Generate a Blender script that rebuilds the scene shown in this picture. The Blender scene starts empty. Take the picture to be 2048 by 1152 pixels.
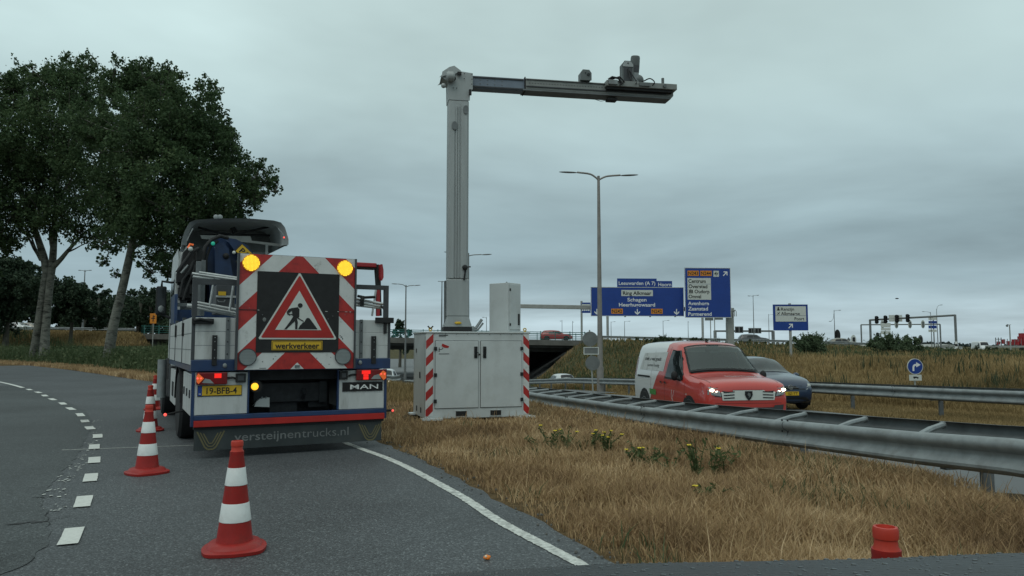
import bpy, math, random
import numpy as np
from mathutils import Vector, Matrix, noise
random.seed(7)
rng = np.random.default_rng(7)
S = bpy.context.scene
COL = S.collection
R = math.radians

# ------------------------------------------------------------------ camera, sky, sun, exposure
CAM_Z = 1.38
PITCH = math.atan(114 / 1500)
cam_d = bpy.data.cameras.new('camera'); cam = bpy.data.objects.new('camera', cam_d); COL.objects.link(cam)
cam.location = (0, 0, CAM_Z); cam.rotation_euler = (R(90) + PITCH, 0, 0)
cam_d.sensor_width = 36; cam_d.lens = 1500 / 2048 * 36; cam_d.clip_start = 0.05; cam_d.clip_end = 6000
S.camera = cam
S.view_settings.view_transform = 'Standard'; S.view_settings.look = 'None'
S.view_settings.exposure = 0.10; S.view_settings.gamma = 1; S.view_settings.use_curve_mapping = False


def lin(r, g, b):
    f = lambda c: (c / 255 / 12.92) if c / 255 <= 0.04045 else ((c / 255 + 0.055) / 1.055) ** 2.4
    return (f(r), f(g), f(b), 1)


SUN_EL, SUN_AZ = R(52), R(205)
world = bpy.data.worlds.new('World'); S.world = world; world.use_nodes = True
nt = world.node_tree; N = nt.nodes; LK = nt.links
for n_ in list(N): N.remove(n_)


def nd(tree, typ, **kw):
    n = tree.nodes.new(typ)
    for k, v in kw.items():
        if k.startswith('i_'):
            n.inputs[k[2:].replace('_', ' ')].default_value = v
        else: setattr(n, k, v)
    return n


def math_node(tree, op, a, b=None, clamp=False):
    n = tree.nodes.new('ShaderNodeMath'); n.operation = op; n.use_clamp = clamp
    for i, v in enumerate((a, b)):
        if v is None: continue
        if isinstance(v, (int, float)): n.inputs[i].default_value = v
        else: tree.links.new(v, n.inputs[i])
    return n.outputs[0]


def ramp_node(tree, fac, stops, interp='LINEAR'):
    n = tree.nodes.new('ShaderNodeValToRGB'); n.color_ramp.interpolation = interp
    el = n.color_ramp.elements
    while len(el) > 1: el.remove(el[-1])
    el[0].position = stops[0][0]; el[0].color = stops[0][1]
    for p, c in stops[1:]:
        e = el.new(p); e.color = c
    tree.links.new(fac, n.inputs[0])
    return n.outputs[0]


tc = nd(nt, 'ShaderNodeTexCoord'); sep = nd(nt, 'ShaderNodeSeparateXYZ'); LK.new(tc.outputs['Generated'], sep.inputs[0])
zz = math_node(nt, 'MAXIMUM', sep.outputs[2], 0.0)
den = math_node(nt, 'ADD', zz, 0.10)
cx_ = math_node(nt, 'DIVIDE', sep.outputs[0], den); cy_ = math_node(nt, 'DIVIDE', sep.outputs[1], den)
comb = nd(nt, 'ShaderNodeCombineXYZ'); LK.new(cx_, comb.inputs[0]); LK.new(cy_, comb.inputs[1]); comb.inputs[2].default_value = 3.7
n1 = nd(nt, 'ShaderNodeTexNoise', i_Scale=0.55, i_Detail=5.0, i_Roughness=0.52, i_Distortion=0.3); LK.new(comb.outputs[0], n1.inputs['Vector'])
n2 = nd(nt, 'ShaderNodeTexNoise', i_Scale=1.3, i_Detail=4.0, i_Roughness=0.5); LK.new(comb.outputs[0], n2.inputs['Vector'])
# overcast brightness against height above the horizon (same all the way round)
elev = ramp_node(nt, zz, [(0.0, lin(180, 200, 208)), (0.035, lin(176, 197, 205)), (0.075, lin(152, 174, 182)), (0.14, lin(146, 168, 174)),
                          (0.22, lin(170, 193, 197)), (0.32, lin(189, 212, 212)), (0.42, lin(192, 214, 213)), (0.7, lin(214, 230, 226)), (1.0, lin(222, 236, 231))])
var = math_node(nt, 'MULTIPLY_ADD', n1.outputs['Fac'], 1.25); var.node.inputs[2].default_value = 0.36
var2 = math_node(nt, 'MULTIPLY_ADD', n2.outputs['Fac'], 0.24); var2.node.inputs[2].default_value = 0.88
vm = math_node(nt, 'MULTIPLY', var, var2)
mulc = nd(nt, 'ShaderNodeVectorMath', operation='SCALE'); LK.new(elev, mulc.inputs[0]); LK.new(vm, mulc.inputs['Scale'])
bg1 = nd(nt, 'ShaderNodeBackground', i_Strength=1.0); LK.new(mulc.outputs[0], bg1.inputs['Color'])
sky = nd(nt, 'ShaderNodeTexSky', sky_type='NISHITA'); sky.sun_disc = False; sky.sun_elevation = SUN_EL; sky.sun_rotation = SUN_AZ
bg2 = nd(nt, 'ShaderNodeBackground', i_Strength=0.05); LK.new(sky.outputs[0], bg2.inputs['Color'])
mx = nd(nt, 'ShaderNodeMixShader'); mx.inputs[0].default_value = 0.10
LK.new(bg1.outputs[0], mx.inputs[1]); LK.new(bg2.outputs[0], mx.inputs[2])
wo = nd(nt, 'ShaderNodeOutputWorld'); LK.new(mx.outputs[0], wo.inputs[0])

sun_d = bpy.data.lights.new('sun', 'SUN'); sun_d.energy = 0.6; sun_d.angle = R(35); sun_d.color = (1, 0.97, 0.92)
sun = bpy.data.objects.new('sun', sun_d); COL.objects.link(sun)
sdir = Vector((math.sin(SUN_AZ) * math.cos(SUN_EL), math.cos(SUN_AZ) * math.cos(SUN_EL), math.sin(SUN_EL)))
sun.rotation_euler = (-sdir).to_track_quat('-Z', 'Y').to_euler()


# ------------------------------------------------------------------ materials
def mat(name, col, rough=0.6, metal=0.0, var=0.12, scale=6.0, bump=0.0, bscale=40.0, emit=None, estr=0.0, spec=0.4, dirt=None, coat=0.0, coord='Object', stretch=(1, 1, 1)):
    m = bpy.data.materials.new(name); m.use_nodes = True; t = m.node_tree
    b = t.nodes['Principled BSDF']
    col = tuple(col) + (1,) if len(col) == 3 else col
    co = nd(t, 'ShaderNodeTexCoord'); mp = nd(t, 'ShaderNodeMapping'); mp.inputs['Scale'].default_value = stretch
    t.links.new(co.outputs[coord], mp.inputs[0])
    n = nd(t, 'ShaderNodeTexNoise', i_Scale=scale, i_Detail=5.0, i_Roughness=0.6); t.links.new(mp.outputs[0], n.inputs['Vector'])
    lo = tuple(c * (1 - var) for c in col[:3]) + (1,); hi = tuple(min(1, c * (1 + var)) for c in col[:3]) + (1,)
    c = ramp_node(t, n.outputs['Fac'], [(0.3, lo), (0.7, hi)])
    if dirt:
        n3 = nd(t, 'ShaderNodeTexNoise', i_Scale=scale * 0.7, i_Detail=8.0, i_Roughness=0.7); t.links.new(mp.outputs[0], n3.inputs['Vector'])
        f = math_node(t, 'MULTIPLY', math_node(t, 'SUBTRACT', n3.outputs['Fac'], 0.5, True), dirt[1], True)
        mixn = nd(t, 'ShaderNodeMix', data_type='RGBA'); t.links.new(f, mixn.inputs[0]); t.links.new(c, mixn.inputs[6]); mixn.inputs[7].default_value = tuple(dirt[0]) + (1,)
        c = mixn.outputs[2]
    t.links.new(c, b.inputs['Base Color'])
    b.inputs['Roughness'].default_value = rough; b.inputs['Metallic'].default_value = metal
    b.inputs['Specular IOR Level'].default_value = spec
    if coat: b.inputs['Coat Weight'].default_value = coat; b.inputs['Coat Roughness'].default_value = 0.08
    if emit:
        b.inputs['Emission Color'].default_value = tuple(emit) + (1,); b.inputs['Emission Strength'].default_value = estr
    if bump:
        n4 = nd(t, 'ShaderNodeTexNoise', i_Scale=bscale, i_Detail=4.0); t.links.new(mp.outputs[0], n4.inputs['Vector'])
        bp = nd(t, 'ShaderNodeBump', i_Strength=bump, i_Distance=0.01); t.links.new(n4.outputs['Fac'], bp.inputs['Height']); t.links.new(bp.outputs[0], b.inputs['Normal'])
    return m


def leafmat(name, stops, rough=0.7, trans=0.25, nscale=0.35, mixn=0.5):
    """foliage or grass: colour varies per leaf and in patches"""
    m = bpy.data.materials.new(name); m.use_nodes = True; t = m.node_tree; b = t.nodes['Principled BSDF']
    g = nd(t, 'ShaderNodeNewGeometry'); co = nd(t, 'ShaderNodeTexCoord')
    n = nd(t, 'ShaderNodeTexNoise', i_Scale=nscale, i_Detail=3.0); t.links.new(co.outputs['Object'], n.inputs['Vector'])
    nn = math_node(t, 'MULTIPLY_ADD', n.outputs['Fac'], 2.0); nn.node.inputs[2].default_value = -0.5
    a = math_node(t, 'MULTIPLY', g.outputs['Random Per Island'], 1 - mixn); b2 = math_node(t, 'MULTIPLY', nn, mixn)
    f = math_node(t, 'ADD', a, b2, True)
    c = ramp_node(t, f, stops)
    t.links.new(c, b.inputs['Base Color']); b.inputs['Roughness'].default_value = rough; b.inputs['Specular IOR Level'].default_value = 0.2
    tr = nd(t, 'ShaderNodeBsdfTranslucent'); t.links.new(c, tr.inputs['Color'])
    ms = nd(t, 'ShaderNodeMixShader'); ms.inputs[0].default_value = trans
    t.links.new(b.outputs[0], ms.inputs[1]); t.links.new(tr.outputs[0], ms.inputs[2]); t.links.new(ms.outputs[0], t.nodes['Material Output'].inputs[0])
    return m


def asphalt(name, base, patch, wet=0.62):
    m = bpy.data.materials.new(name); m.use_nodes = True; t = m.node_tree; b = t.nodes['Principled BSDF']
    co = nd(t, 'ShaderNodeTexCoord')
    big = nd(t, 'ShaderNodeTexNoise', i_Scale=0.35, i_Detail=5.0, i_Roughness=0.6); t.links.new(co.outputs['Object'], big.inputs['Vector'])
    v = nd(t, 'ShaderNodeTexVoronoi', i_Scale=95.0); t.links.new(co.outputs['Object'], v.inputs['Vector'])
    fine = nd(t, 'ShaderNodeTexNoise', i_Scale=60.0, i_Detail=3.0, i_Roughness=0.7); t.links.new(co.outputs['Object'], fine.inputs['Vector'])
    c1 = ramp_node(t, big.outputs['Fac'], [(0.3, tuple(x * 0.70 for x in base) + (1,)), (0.52, tuple(base) + (1,)), (0.72, tuple(x * patch for x in base) + (1,))])
    sepc = nd(t, 'ShaderNodeSeparateColor'); t.links.new(v.outputs['Color'], sepc.inputs[0])
    st = ramp_node(t, sepc.outputs[0], [(0.0, (0.55, 0.55, 0.55, 1)), (0.55, (0.95, 0.95, 0.95, 1)), (0.86, (1.25, 1.25, 1.25, 1)), (0.95, (1.9, 1.9, 1.85, 1)), (1.0, (2.5, 2.5, 2.4, 1))])
    fn = ramp_node(t, fine.outputs['Fac'], [(0.25, (0.6, 0.6, 0.6, 1)), (0.75, (1.4, 1.4, 1.4, 1))])
    m1 = nd(t, 'ShaderNodeMix', data_type='RGBA', blend_type='MULTIPLY'); m1.inputs[0].default_value = 1
    t.links.new(c1, m1.inputs[6]); t.links.new(st, m1.inputs[7])
    m2 = nd(t, 'ShaderNodeMix', data_type='RGBA', blend_type='MULTIPLY'); m2.inputs[0].default_value = 1
    t.links.new(m1.outputs[2], m2.inputs[6]); t.links.new(fn, m2.inputs[7])
    t.links.new(m2.outputs[2], b.inputs['Base Color'])
    b.inputs['Roughness'].default_value = wet; b.inputs['Specular IOR Level'].default_value = 0.35
    bp = nd(t, 'ShaderNodeBump', i_Strength=0.35, i_Distance=0.005); t.links.new(v.outputs['Distance'], bp.inputs['Height']); t.links.new(bp.outputs[0], b.inputs['Normal'])
    return m


M = {}
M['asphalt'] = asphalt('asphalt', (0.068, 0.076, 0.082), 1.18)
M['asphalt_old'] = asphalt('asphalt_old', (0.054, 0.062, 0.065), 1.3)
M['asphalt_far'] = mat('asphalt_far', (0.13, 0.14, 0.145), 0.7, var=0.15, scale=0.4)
M['marking'] = mat('marking', (0.56, 0.58, 0.55), 0.7, var=0.06, scale=30, dirt=((0.2, 0.2, 0.2), 1.2))
M['line_paint'] = mat('line_paint', (0.50, 0.52, 0.49), 0.7, var=0.3, scale=22, dirt=((0.09, 0.09, 0.09), 4.5))
M['crack'] = mat('crack', (0.030, 0.033, 0.035), 0.8, var=0.4, scale=9)
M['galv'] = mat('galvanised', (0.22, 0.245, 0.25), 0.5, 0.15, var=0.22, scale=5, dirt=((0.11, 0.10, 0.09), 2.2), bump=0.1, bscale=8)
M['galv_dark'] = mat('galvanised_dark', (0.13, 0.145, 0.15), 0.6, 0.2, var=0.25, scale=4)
M['white'] = mat('white_paint', (0.47, 0.505, 0.505), 0.42, var=0.07, scale=2.5, dirt=((0.28, 0.28, 0.26), 2.0), coat=0.2)
M['board_white'] = mat('dropside_white', (0.46, 0.48, 0.475), 0.45, var=0.07, scale=3, dirt=((0.17, 0.17, 0.15), 2.6), stretch=(2.5, 2.5, 0.5))
M['navy'] = mat('navy_paint', (0.012, 0.035, 0.10), 0.38, var=0.2, scale=5, dirt=((0.06, 0.06, 0.06), 1.2), coat=0.3)
M['blue_crane'] = mat('crane_blue', (0.008, 0.024, 0.068), 0.4, var=0.25, scale=6)
M['black'] = mat('black_rubber', (0.012, 0.013, 0.014), 0.7, var=0.3, scale=10)
M['black_gloss'] = mat('black_gloss', (0.01, 0.011, 0.012), 0.25, var=0.2)
M['dark_grey'] = mat('dark_grey', (0.045, 0.05, 0.055), 0.55, var=0.2, scale=8)
M['chassis'] = mat('chassis', (0.018, 0.020, 0.023), 0.7, var=0.4, scale=12)
M['red'] = mat('red_reflective', (0.36, 0.018, 0.014), 0.42, var=0.15, scale=4, dirt=((0.14, 0.02, 0.02), 1.6))
M['red_machine'] = mat('red_machine', (0.30, 0.02, 0.025), 0.4, var=0.15)
M['yellow_plate'] = mat('yellow_plate', (0.54, 0.34, 0.02), 0.5, var=0.08)
M['black_print'] = mat('black_print', (0.012, 0.012, 0.012), 0.5, var=0.1)
M['white_print'] = mat('white_print', (0.72, 0.74, 0.73), 0.5, var=0.05)
M['flap'] = mat('mud_flap', (0.030, 0.038, 0.040), 0.75, var=0.25, scale=3, dirt=((0.08, 0.08, 0.07), 1.6))
M['gold'] = mat('gold_print', (0.13, 0.115, 0.055), 0.6, var=0.1)
M['flap_print'] = mat('flap_print', (0.14, 0.15, 0.15), 0.6, var=0.2)
M['alu'] = mat('aluminium', (0.48, 0.50, 0.50), 0.4, 0.6, var=0.15, scale=8)
M['glass'] = mat('dark_glass', (0.012, 0.016, 0.018), 0.08, var=0.1, spec=0.45)
M['glass_screen'] = mat('windscreen_glass', (0.030, 0.042, 0.045), 0.06, var=0.6, scale=2.2, spec=0.7)  # strong colour noise stands in for reflections in the glass
M['tail_lens'] = mat('tail_lens', (0.16, 0.006, 0.008), 0.2, coat=0.5)
M['tail_lit'] = mat('tail_lit', (0.5, 0.01, 0.01), 0.3, emit=(1, 0.02, 0.012), estr=0.75)
M['red_spot'] = mat('red_spot', (0.8, 0.05, 0.05), 0.3, emit=(1, 0.12, 0.09), estr=1.0)
M['amber_lit'] = mat('amber_lit', (0.9, 0.5, 0.02), 0.3, emit=(1, 0.70, 0.05), estr=1.0)
M['amber_bulb'] = mat('amber_bulb', (0.9, 0.5, 0.02), 0.3, emit=(1, 0.48, 0.03), estr=1.3)
M['orange_lens'] = mat('orange_lens', (0.65, 0.11, 0.02), 0.3, emit=(1, 0.2, 0.05), estr=0.25)
M['led_off'] = mat('led_panel', (0.25, 0.10, 0.005), 0.5, emit=(1, 0.50, 0.02), estr=0.30)
M['grey_lens'] = mat('grey_lens', (0.22, 0.25, 0.25), 0.4, var=0.1)
M['lamp_grey'] = mat('lamp_grey', (0.17, 0.18, 0.18), 0.5, 0.3, var=0.15, scale=2)
M['pole_grey'] = mat('pole_grey', (0.22, 0.21, 0.195), 0.6, 0.2, var=0.2, scale=2)
M['sign_blue'] = mat('sign_blue', (0.010, 0.045, 0.24), 0.42, var=0.08, scale=1)
M['sign_orange'] = mat('sign_orange', (0.62, 0.22, 0.02), 0.5, var=0.05)
M['sign_white'] = mat('sign_white', (0.52, 0.55, 0.52), 0.5, var=0.05)
M['sign_back'] = mat('sign_back', (0.15, 0.16, 0.155), 0.5, 0.4, var=0.2, scale=3)
M['gantry'] = mat('gantry_grey', (0.30, 0.31, 0.29), 0.55, 0.2, var=0.12, scale=2)
M['teal'] = mat('teal_paint', (0.03, 0.13, 0.12), 0.5, var=0.2)
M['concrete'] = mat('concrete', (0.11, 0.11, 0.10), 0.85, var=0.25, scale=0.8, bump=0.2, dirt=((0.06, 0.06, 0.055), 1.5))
M['concrete_dark'] = mat('concrete_shaded', (0.055, 0.058, 0.055), 0.85, var=0.3, scale=0.6)  # concrete with the shade under the bridge put into its colour
M['mast'] = mat('mast_grey', (0.31, 0.335, 0.335), 0.5, 0.25, var=0.08, scale=3, stretch=(4, 4, 0.4))
M['arm_blue'] = mat('arm_bluegrey', (0.15, 0.18, 0.22), 0.5, 0.3, var=0.1)
M['arm_grey'] = mat('arm_grey', (0.20, 0.21, 0.20), 0.5, 0.35, var=0.12)
M['housing'] = mat('camera_housing', (0.11, 0.125, 0.125), 0.5, 0.1, var=0.12)
M['cone_red'] = mat('cone_red', (0.29, 0.013, 0.010), 0.5, var=0.15, scale=8, dirt=((0.12, 0.03, 0.02), 2.5))
M['cone_orange'] = mat('cone_collar', (0.44, 0.035, 0.018), 0.45, var=0.1)
M['cone_white'] = mat('cone_white', (0.62, 0.65, 0.64), 0.4, var=0.08, scale=12, dirt=((0.35, 0.3, 0.28), 1.4))
M['bark'] = mat('poplar_bark', (0.13, 0.135, 0.115), 0.9, var=0.45, scale=2.2, bump=1.0, bscale=5, dirt=((0.022, 0.022, 0.018), 8.0), stretch=(1, 1, 2.6))
M['bark_dark'] = mat('bark_dark', (0.07, 0.068, 0.055), 0.9, var=0.3, scale=3, bump=0.6, bscale=6)
M['car_red'] = mat('van_red', (0.62, 0.045, 0.025), 0.28, var=0.04, coat=0.7)
M['car_blue'] = mat('car_blue', (0.013, 0.028, 0.062), 0.3, var=0.05, coat=0.7)
M['car_white'] = mat('car_white', (0.6, 0.62, 0.62), 0.35, coat=0.5)
M['car_beige'] = mat('car_beige', (0.20, 0.19, 0.16), 0.35, 0.4, coat=0.5)
M['car_dark'] = mat('car_dark', (0.05, 0.055, 0.06), 0.35, coat=0.5)
M['car_maroon'] = mat('car_maroon', (0.28, 0.035, 0.035), 0.35, coat=0.5)
M['plastic'] = mat('grey_plastic', (0.035, 0.04, 0.043), 0.6, var=0.15)
gw = bpy.data.materials.new('clear_glass'); gw.use_nodes = True; gt = gw.node_tree; M['clear_glass'] = gw
gl_ = nd(gt, 'ShaderNodeBsdfGlossy'); gl_.inputs['Roughness'].default_value = 0.04; gl_.inputs['Color'].default_value = (0.85, 0.95, 0.95, 1)
tr_ = nd(gt, 'ShaderNodeBsdfTransparent'); tr_.inputs['Color'].default_value = (0.45, 0.53, 0.52, 1)
fr_ = nd(gt, 'ShaderNodeFresnel', i_IOR=1.5); fm_ = math_node(gt, 'MULTIPLY_ADD', fr_.outputs[0], 1.0); fm_.node.inputs[2].default_value = 0.05
mg_ = nd(gt, 'ShaderNodeMixShader'); gt.links.new(fm_, mg_.inputs[0]); gt.links.new(tr_.outputs[0], mg_.inputs[1]); gt.links.new(gl_.outputs[0], mg_.inputs[2]); gt.links.new(mg_.outputs[0], gt.nodes['Material Output'].inputs[0])
M['seat'] = mat('seat_cloth', (0.05, 0.052, 0.056), 0.9, var=0.2)
M['lens_clear'] = mat('headlight_lens', (0.30, 0.33, 0.34), 0.12, 0.3, var=0.4, scale=9, coat=0.5)
M['headlit'] = mat('headlight_lit', (1, 0.9, 0.75), 0.2, emit=(1, 0.86, 0.62), estr=5.0)
M['chrome'] = mat('chrome', (0.6, 0.62, 0.63), 0.2, 0.9)
M['bonnet'] = mat('bonnet_black', (0.014, 0.017, 0.020), 0.42, var=0.3, spec=0.35, bump=0.9, bscale=55)
M['drop'] = mat('water_drop', (0.012, 0.015, 0.017), 0.08, spec=0.5)
M['peel'] = mat('orange_peel', (0.75, 0.20, 0.02), 0.5, bump=0.4)
M['pith'] = mat('peel_pith', (0.75, 0.62, 0.45), 0.6)
M['petal'] = mat('petal_yellow', (0.72, 0.55, 0.03), 0.5, var=0.1)
M['leaf'] = leafmat('poplar_leaf', [(0.0, (0.024, 0.043, 0.022, 1)), (0.4, (0.048, 0.086, 0.038, 1)), (0.75, (0.080, 0.125, 0.055, 1)), (1.0, (0.17, 0.21, 0.11, 1))], trans=0.35)
M['leaf_far'] = leafmat('wood_leaf', [(0.0, (0.014, 0.028, 0.018, 1)), (0.5, (0.030, 0.052, 0.030, 1)), (1.0, (0.060, 0.085, 0.048, 1))], trans=0.15, nscale=0.12)
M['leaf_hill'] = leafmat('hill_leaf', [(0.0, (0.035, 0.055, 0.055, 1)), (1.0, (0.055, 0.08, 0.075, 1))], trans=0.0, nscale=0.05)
M['shrub'] = leafmat('shrub_leaf', [(0.0, (0.032, 0.055, 0.030, 1)), (0.5, (0.075, 0.11, 0.058, 1)), (1.0, (0.15, 0.19, 0.11, 1))], trans=0.2, nscale=0.8)
M['scrub'] = leafmat('scrub_leaf', [(0.0, (0.022, 0.034, 0.018, 1)), (0.5, (0.045, 0.062, 0.032, 1)), (1.0, (0.085, 0.095, 0.05, 1))], trans=0.15, nscale=0.3)
M['weed'] = leafmat('weed_green', [(0.0, (0.035, 0.060, 0.025, 1)), (0.5, (0.070, 0.100, 0.045, 1)), (0.85, (0.125, 0.145, 0.075, 1)), (1.0, (0.24, 0.22, 0.13, 1))], trans=0.25, nscale=0.5)
M['plant'] = leafmat('plant_green', [(0.0, (0.04, 0.065, 0.025, 1)), (1.0, (0.12, 0.15, 0.06, 1))], trans=0.25, nscale=4)
M['straw'] = leafmat('dry_grass', [(0.0, (0.11, 0.072, 0.042, 1)), (0.28, (0.265, 0.172, 0.094, 1)), (0.6, (0.44, 0.305, 0.160, 1)), (1.0, (0.74, 0.575, 0.37, 1))], trans=0.3, nscale=0.7, mixn=0.55)
M['straw_far'] = leafmat('dry_grass_far', [(0.0, (0.085, 0.068, 0.030, 1)), (0.35, (0.20, 0.145, 0.064, 1)), (0.7, (0.34, 0.245, 0.115, 1)), (1.0, (0.50, 0.38, 0.20, 1))], trans=0.25, nscale=0.14, mixn=0.65)


# ------------------------------------------------------------------ mesh helpers: each shape is (verts, faces)
def B(x0, x1, y0, y1, z0, z1):
    v = [(x, y, z) for x in (x0, x1) for y in (y0, y1) for z in (z0, z1)]
    return v, [(0, 1, 3, 2), (4, 6, 7, 5), (0, 4, 5, 1), (2, 3, 7, 6), (0, 2, 6, 4), (1, 5, 7, 3)]


def tube(pts, r, n=8, cap=True):
    pts = [Vector(p) for p in pts]; rs = r if isinstance(r, (list, tuple)) else [r] * len(pts)
    V, F = [], []; prev = None
    for i, p in enumerate(pts):
        d = (pts[min(i + 1, len(pts) - 1)] - pts[max(i - 1, 0)]).normalized()
        if prev is None:
            a = Vector((0, 0, 1)) if abs(d.z) < 0.9 else Vector((1, 0, 0)); u = d.cross(a).normalized()
        else: u = (prev - d * prev.dot(d)).normalized()
        prev = u; w = d.cross(u)
        for k in range(n):
            t = 2 * math.pi * k / n; q = p + (u * math.cos(t) + w * math.sin(t)) * rs[i]; V.append(tuple(q))
    for i in range(len(pts) - 1):
        for k in range(n):
            a = i * n + k; b = i * n + (k + 1) % n; F.append((a, b, b + n, a + n))
    if cap:
        F.append(tuple(range(n - 1, -1, -1))); F.append(tuple(range((len(pts) - 1) * n, len(pts) * n)))
    return V, F


def lathe(prof, n=20, c=(0, 0, 0)):
    V, F = [], []
    for r, z in prof:
        for k in range(n):
            t = 2 * math.pi * k / n; V.append((c[0] + r * math.cos(t), c[1] + r * math.sin(t), c[2] + z))
    m = len(prof)
    for i in range(m - 1):
        for k in range(n):
            a = i * n + k; b = i * n + (k + 1) % n; F.append((a, b, b + n, a + n))
    F.append(tuple(range(n - 1, -1, -1))); F.append(tuple(range((m - 1) * n, m * n)))
    return V, F


def prism(poly, a, b, axis='y'):
    """polygon in the two other axes, extruded along axis from a to b. y: (x,z)  x: (y,z)  z: (x,y)"""
    f = {'y': lambda p, d: (p[0], d, p[1]), 'x': lambda p, d: (d, p[0], p[1]), 'z': lambda p, d: (p[0], p[1], d)}[axis]
    n = len(poly); V = [f(p, a) for p in poly] + [f(p, b) for p in poly]
    F = [tuple(range(n)), tuple(range(2 * n - 1, n - 1, -1))] + [(i, (i + 1) % n, n + (i + 1) % n, n + i) for i in range(n)]
    return V, F


def disc(cx, cz, r, y0, y1, n=24, rz=None):
    return prism([(cx + r * math.cos(2 * math.pi * k / n), cz + (rz or r) * math.sin(2 * math.pi * k / n)) for k in range(n)], y0, y1)


def ring(cx, cz, r0, r1, y0, y1, n=28):
    V, F = [], []
    for k in range(n):
        c, s = math.cos(2 * math.pi * k / n), math.sin(2 * math.pi * k / n)
        for r in (r0, r1):
            for y in (y0, y1): V.append((cx + r * c, y, cz + r * s))
    for k in range(n):
        a = 4 * k; b = 4 * ((k + 1) % n)
        F += [(a, b, b + 2, a + 2), (a + 1, a + 3, b + 3, b + 1), (a, a + 1, b + 1, b), (a + 2, b + 2, b + 3, a + 3)]
    return V, F


def ball(c, r, n=10, m=7, s=(1, 1, 1)):
    V, F = [], []
    for i in range(1, m):
        ph = math.pi * i / m
        for k in range(n):
            t = 2 * math.pi * k / n; V.append((c[0] + r * s[0] * math.sin(ph) * math.cos(t), c[1] + r * s[1] * math.sin(ph) * math.sin(t), c[2] + r * s[2] * math.cos(ph)))
    for i in range(m - 2):
        for k in range(n):
            a = i * n + k; b = i * n + (k + 1) % n; F.append((a, a + n, b + n, b))
    V.append((c[0], c[1], c[2] + r * s[2])); V.append((c[0], c[1], c[2] - r * s[2])); t_, b_ = len(V) - 2, len(V) - 1
    for k in range(n):
        F.append((t_, k, (k + 1) % n)); F.append((b_, (m - 2) * n + (k + 1) % n, (m - 2) * n + k))
    return V, F


def xf(sh, m):
    return [tuple(m @ Vector(v)) for v in sh[0]], sh[1]


def rot(sh, ang, axis='Y', c=(0, 0, 0)):
    m = Matrix.Translation(c) @ Matrix.Rotation(ang, 4, axis) @ Matrix.Translation(-Vector(c)); return xf(sh, m)


def bar(p, q, w, h=None):
    """rectangular bar between two points"""
    p, q = Vector(p), Vector(q); d = (q - p); L = d.length; d.normalize(); h = h or w
    up = Vector((0, 0, 1)) if abs(d.z) < 0.95 else Vector((0, 1, 0))
    s = d.cross(up).normalized(); u = s.cross(d)
    V = [tuple(a + s * sx * w / 2 + u * sz * h / 2) for a in (p, q) for sx, sz in ((-1, -1), (1, -1), (1, 1), (-1, 1))]
    return V, [(3, 2, 1, 0), (4, 5, 6, 7)] + [(i, (i + 1) % 4, 4 + (i + 1) % 4, 4 + i) for i in range(4)]


def mesh_of(name, shapes, m, smooth=False):
    V, F = [], []
    for sh in shapes:
        o = len(V); V += sh[0]; F += [tuple(i + o for i in f) for f in sh[1]]
    me = bpy.data.meshes.new(name); me.from_pydata(V, [], F)
    if m: me.materials.append(m if not isinstance(m, str) else M[m])
    if smooth:
        me.polygons.foreach_set('use_smooth', [True] * len(me.polygons))
        try: me.set_sharp_from_angle(angle=R(38))
        except Exception: pass
    me.update(); return me


def part(name, m, parent, *shapes, bevel=0.0, smooth=False, label=None, kind=None):
    me = mesh_of(name, shapes, m, smooth)
    o = bpy.data.objects.new(name, me); COL.objects.link(o)
    if parent is not None: o.parent = parent
    if bevel:
        b = o.modifiers.new('bevel', 'BEVEL'); b.width = bevel; b.segments = 2; b.limit_method = 'ANGLE'; b.angle_limit = R(40)
    if label: o['label'] = label
    if kind: o['kind'] = kind
    return o


def tag(o, label, cat, group=None, kind=None):
    if label: o['label'] = label
    if cat: o['category'] = cat
    if group: o['group'] = group
    if kind: o['kind'] = kind
    return o


def thing(name, label, cat, loc=(0, 0, 0), rz=0.0, group=None, s=1.0):
    o = bpy.data.objects.new(name, None); COL.objects.link(o); o.empty_display_size = 0.2
    o.location = loc; o.rotation_euler = (0, 0, rz); o.scale = (s, s, s)
    return tag(o, label, cat, group)


def dup(o, loc=None, rz=None, label=None, group=None, parent=None):
    c = o.copy(); COL.objects.link(c)
    if parent is not None: c.parent = parent
    if loc is not None: c.location = loc
    if rz is not None: c.rotation_euler = (0, 0, rz)
    if label: c['label'] = label
    if group: c['group'] = group
    for ch in list(o.children): dup(ch, parent=c)
    return c


def np_mesh(name, V, F, m, parent=None, kind=None, smooth=False):
    V = np.asarray(V, dtype=np.float32); F = np.asarray(F, dtype=np.int32); k = F.shape[1]
    me = bpy.data.meshes.new(name); me.vertices.add(len(V)); me.vertices.foreach_set('co', V.ravel())
    me.loops.add(F.size); me.loops.foreach_set('vertex_index', F.ravel())
    me.polygons.add(len(F)); me.polygons.foreach_set('loop_start', np.arange(0, F.size, k, dtype=np.int32)); me.polygons.foreach_set('loop_total', np.full(len(F), k, dtype=np.int32))
    if smooth: me.polygons.foreach_set('use_smooth', np.ones(len(F), dtype=bool))
    me.update(calc_edges=True); me.materials.append(M[m] if isinstance(m, str) else m)
    o = bpy.data.objects.new(name, me); COL.objects.link(o)
    if parent is not None: o.parent = parent
    if kind: o['kind'] = kind
    return o


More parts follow.
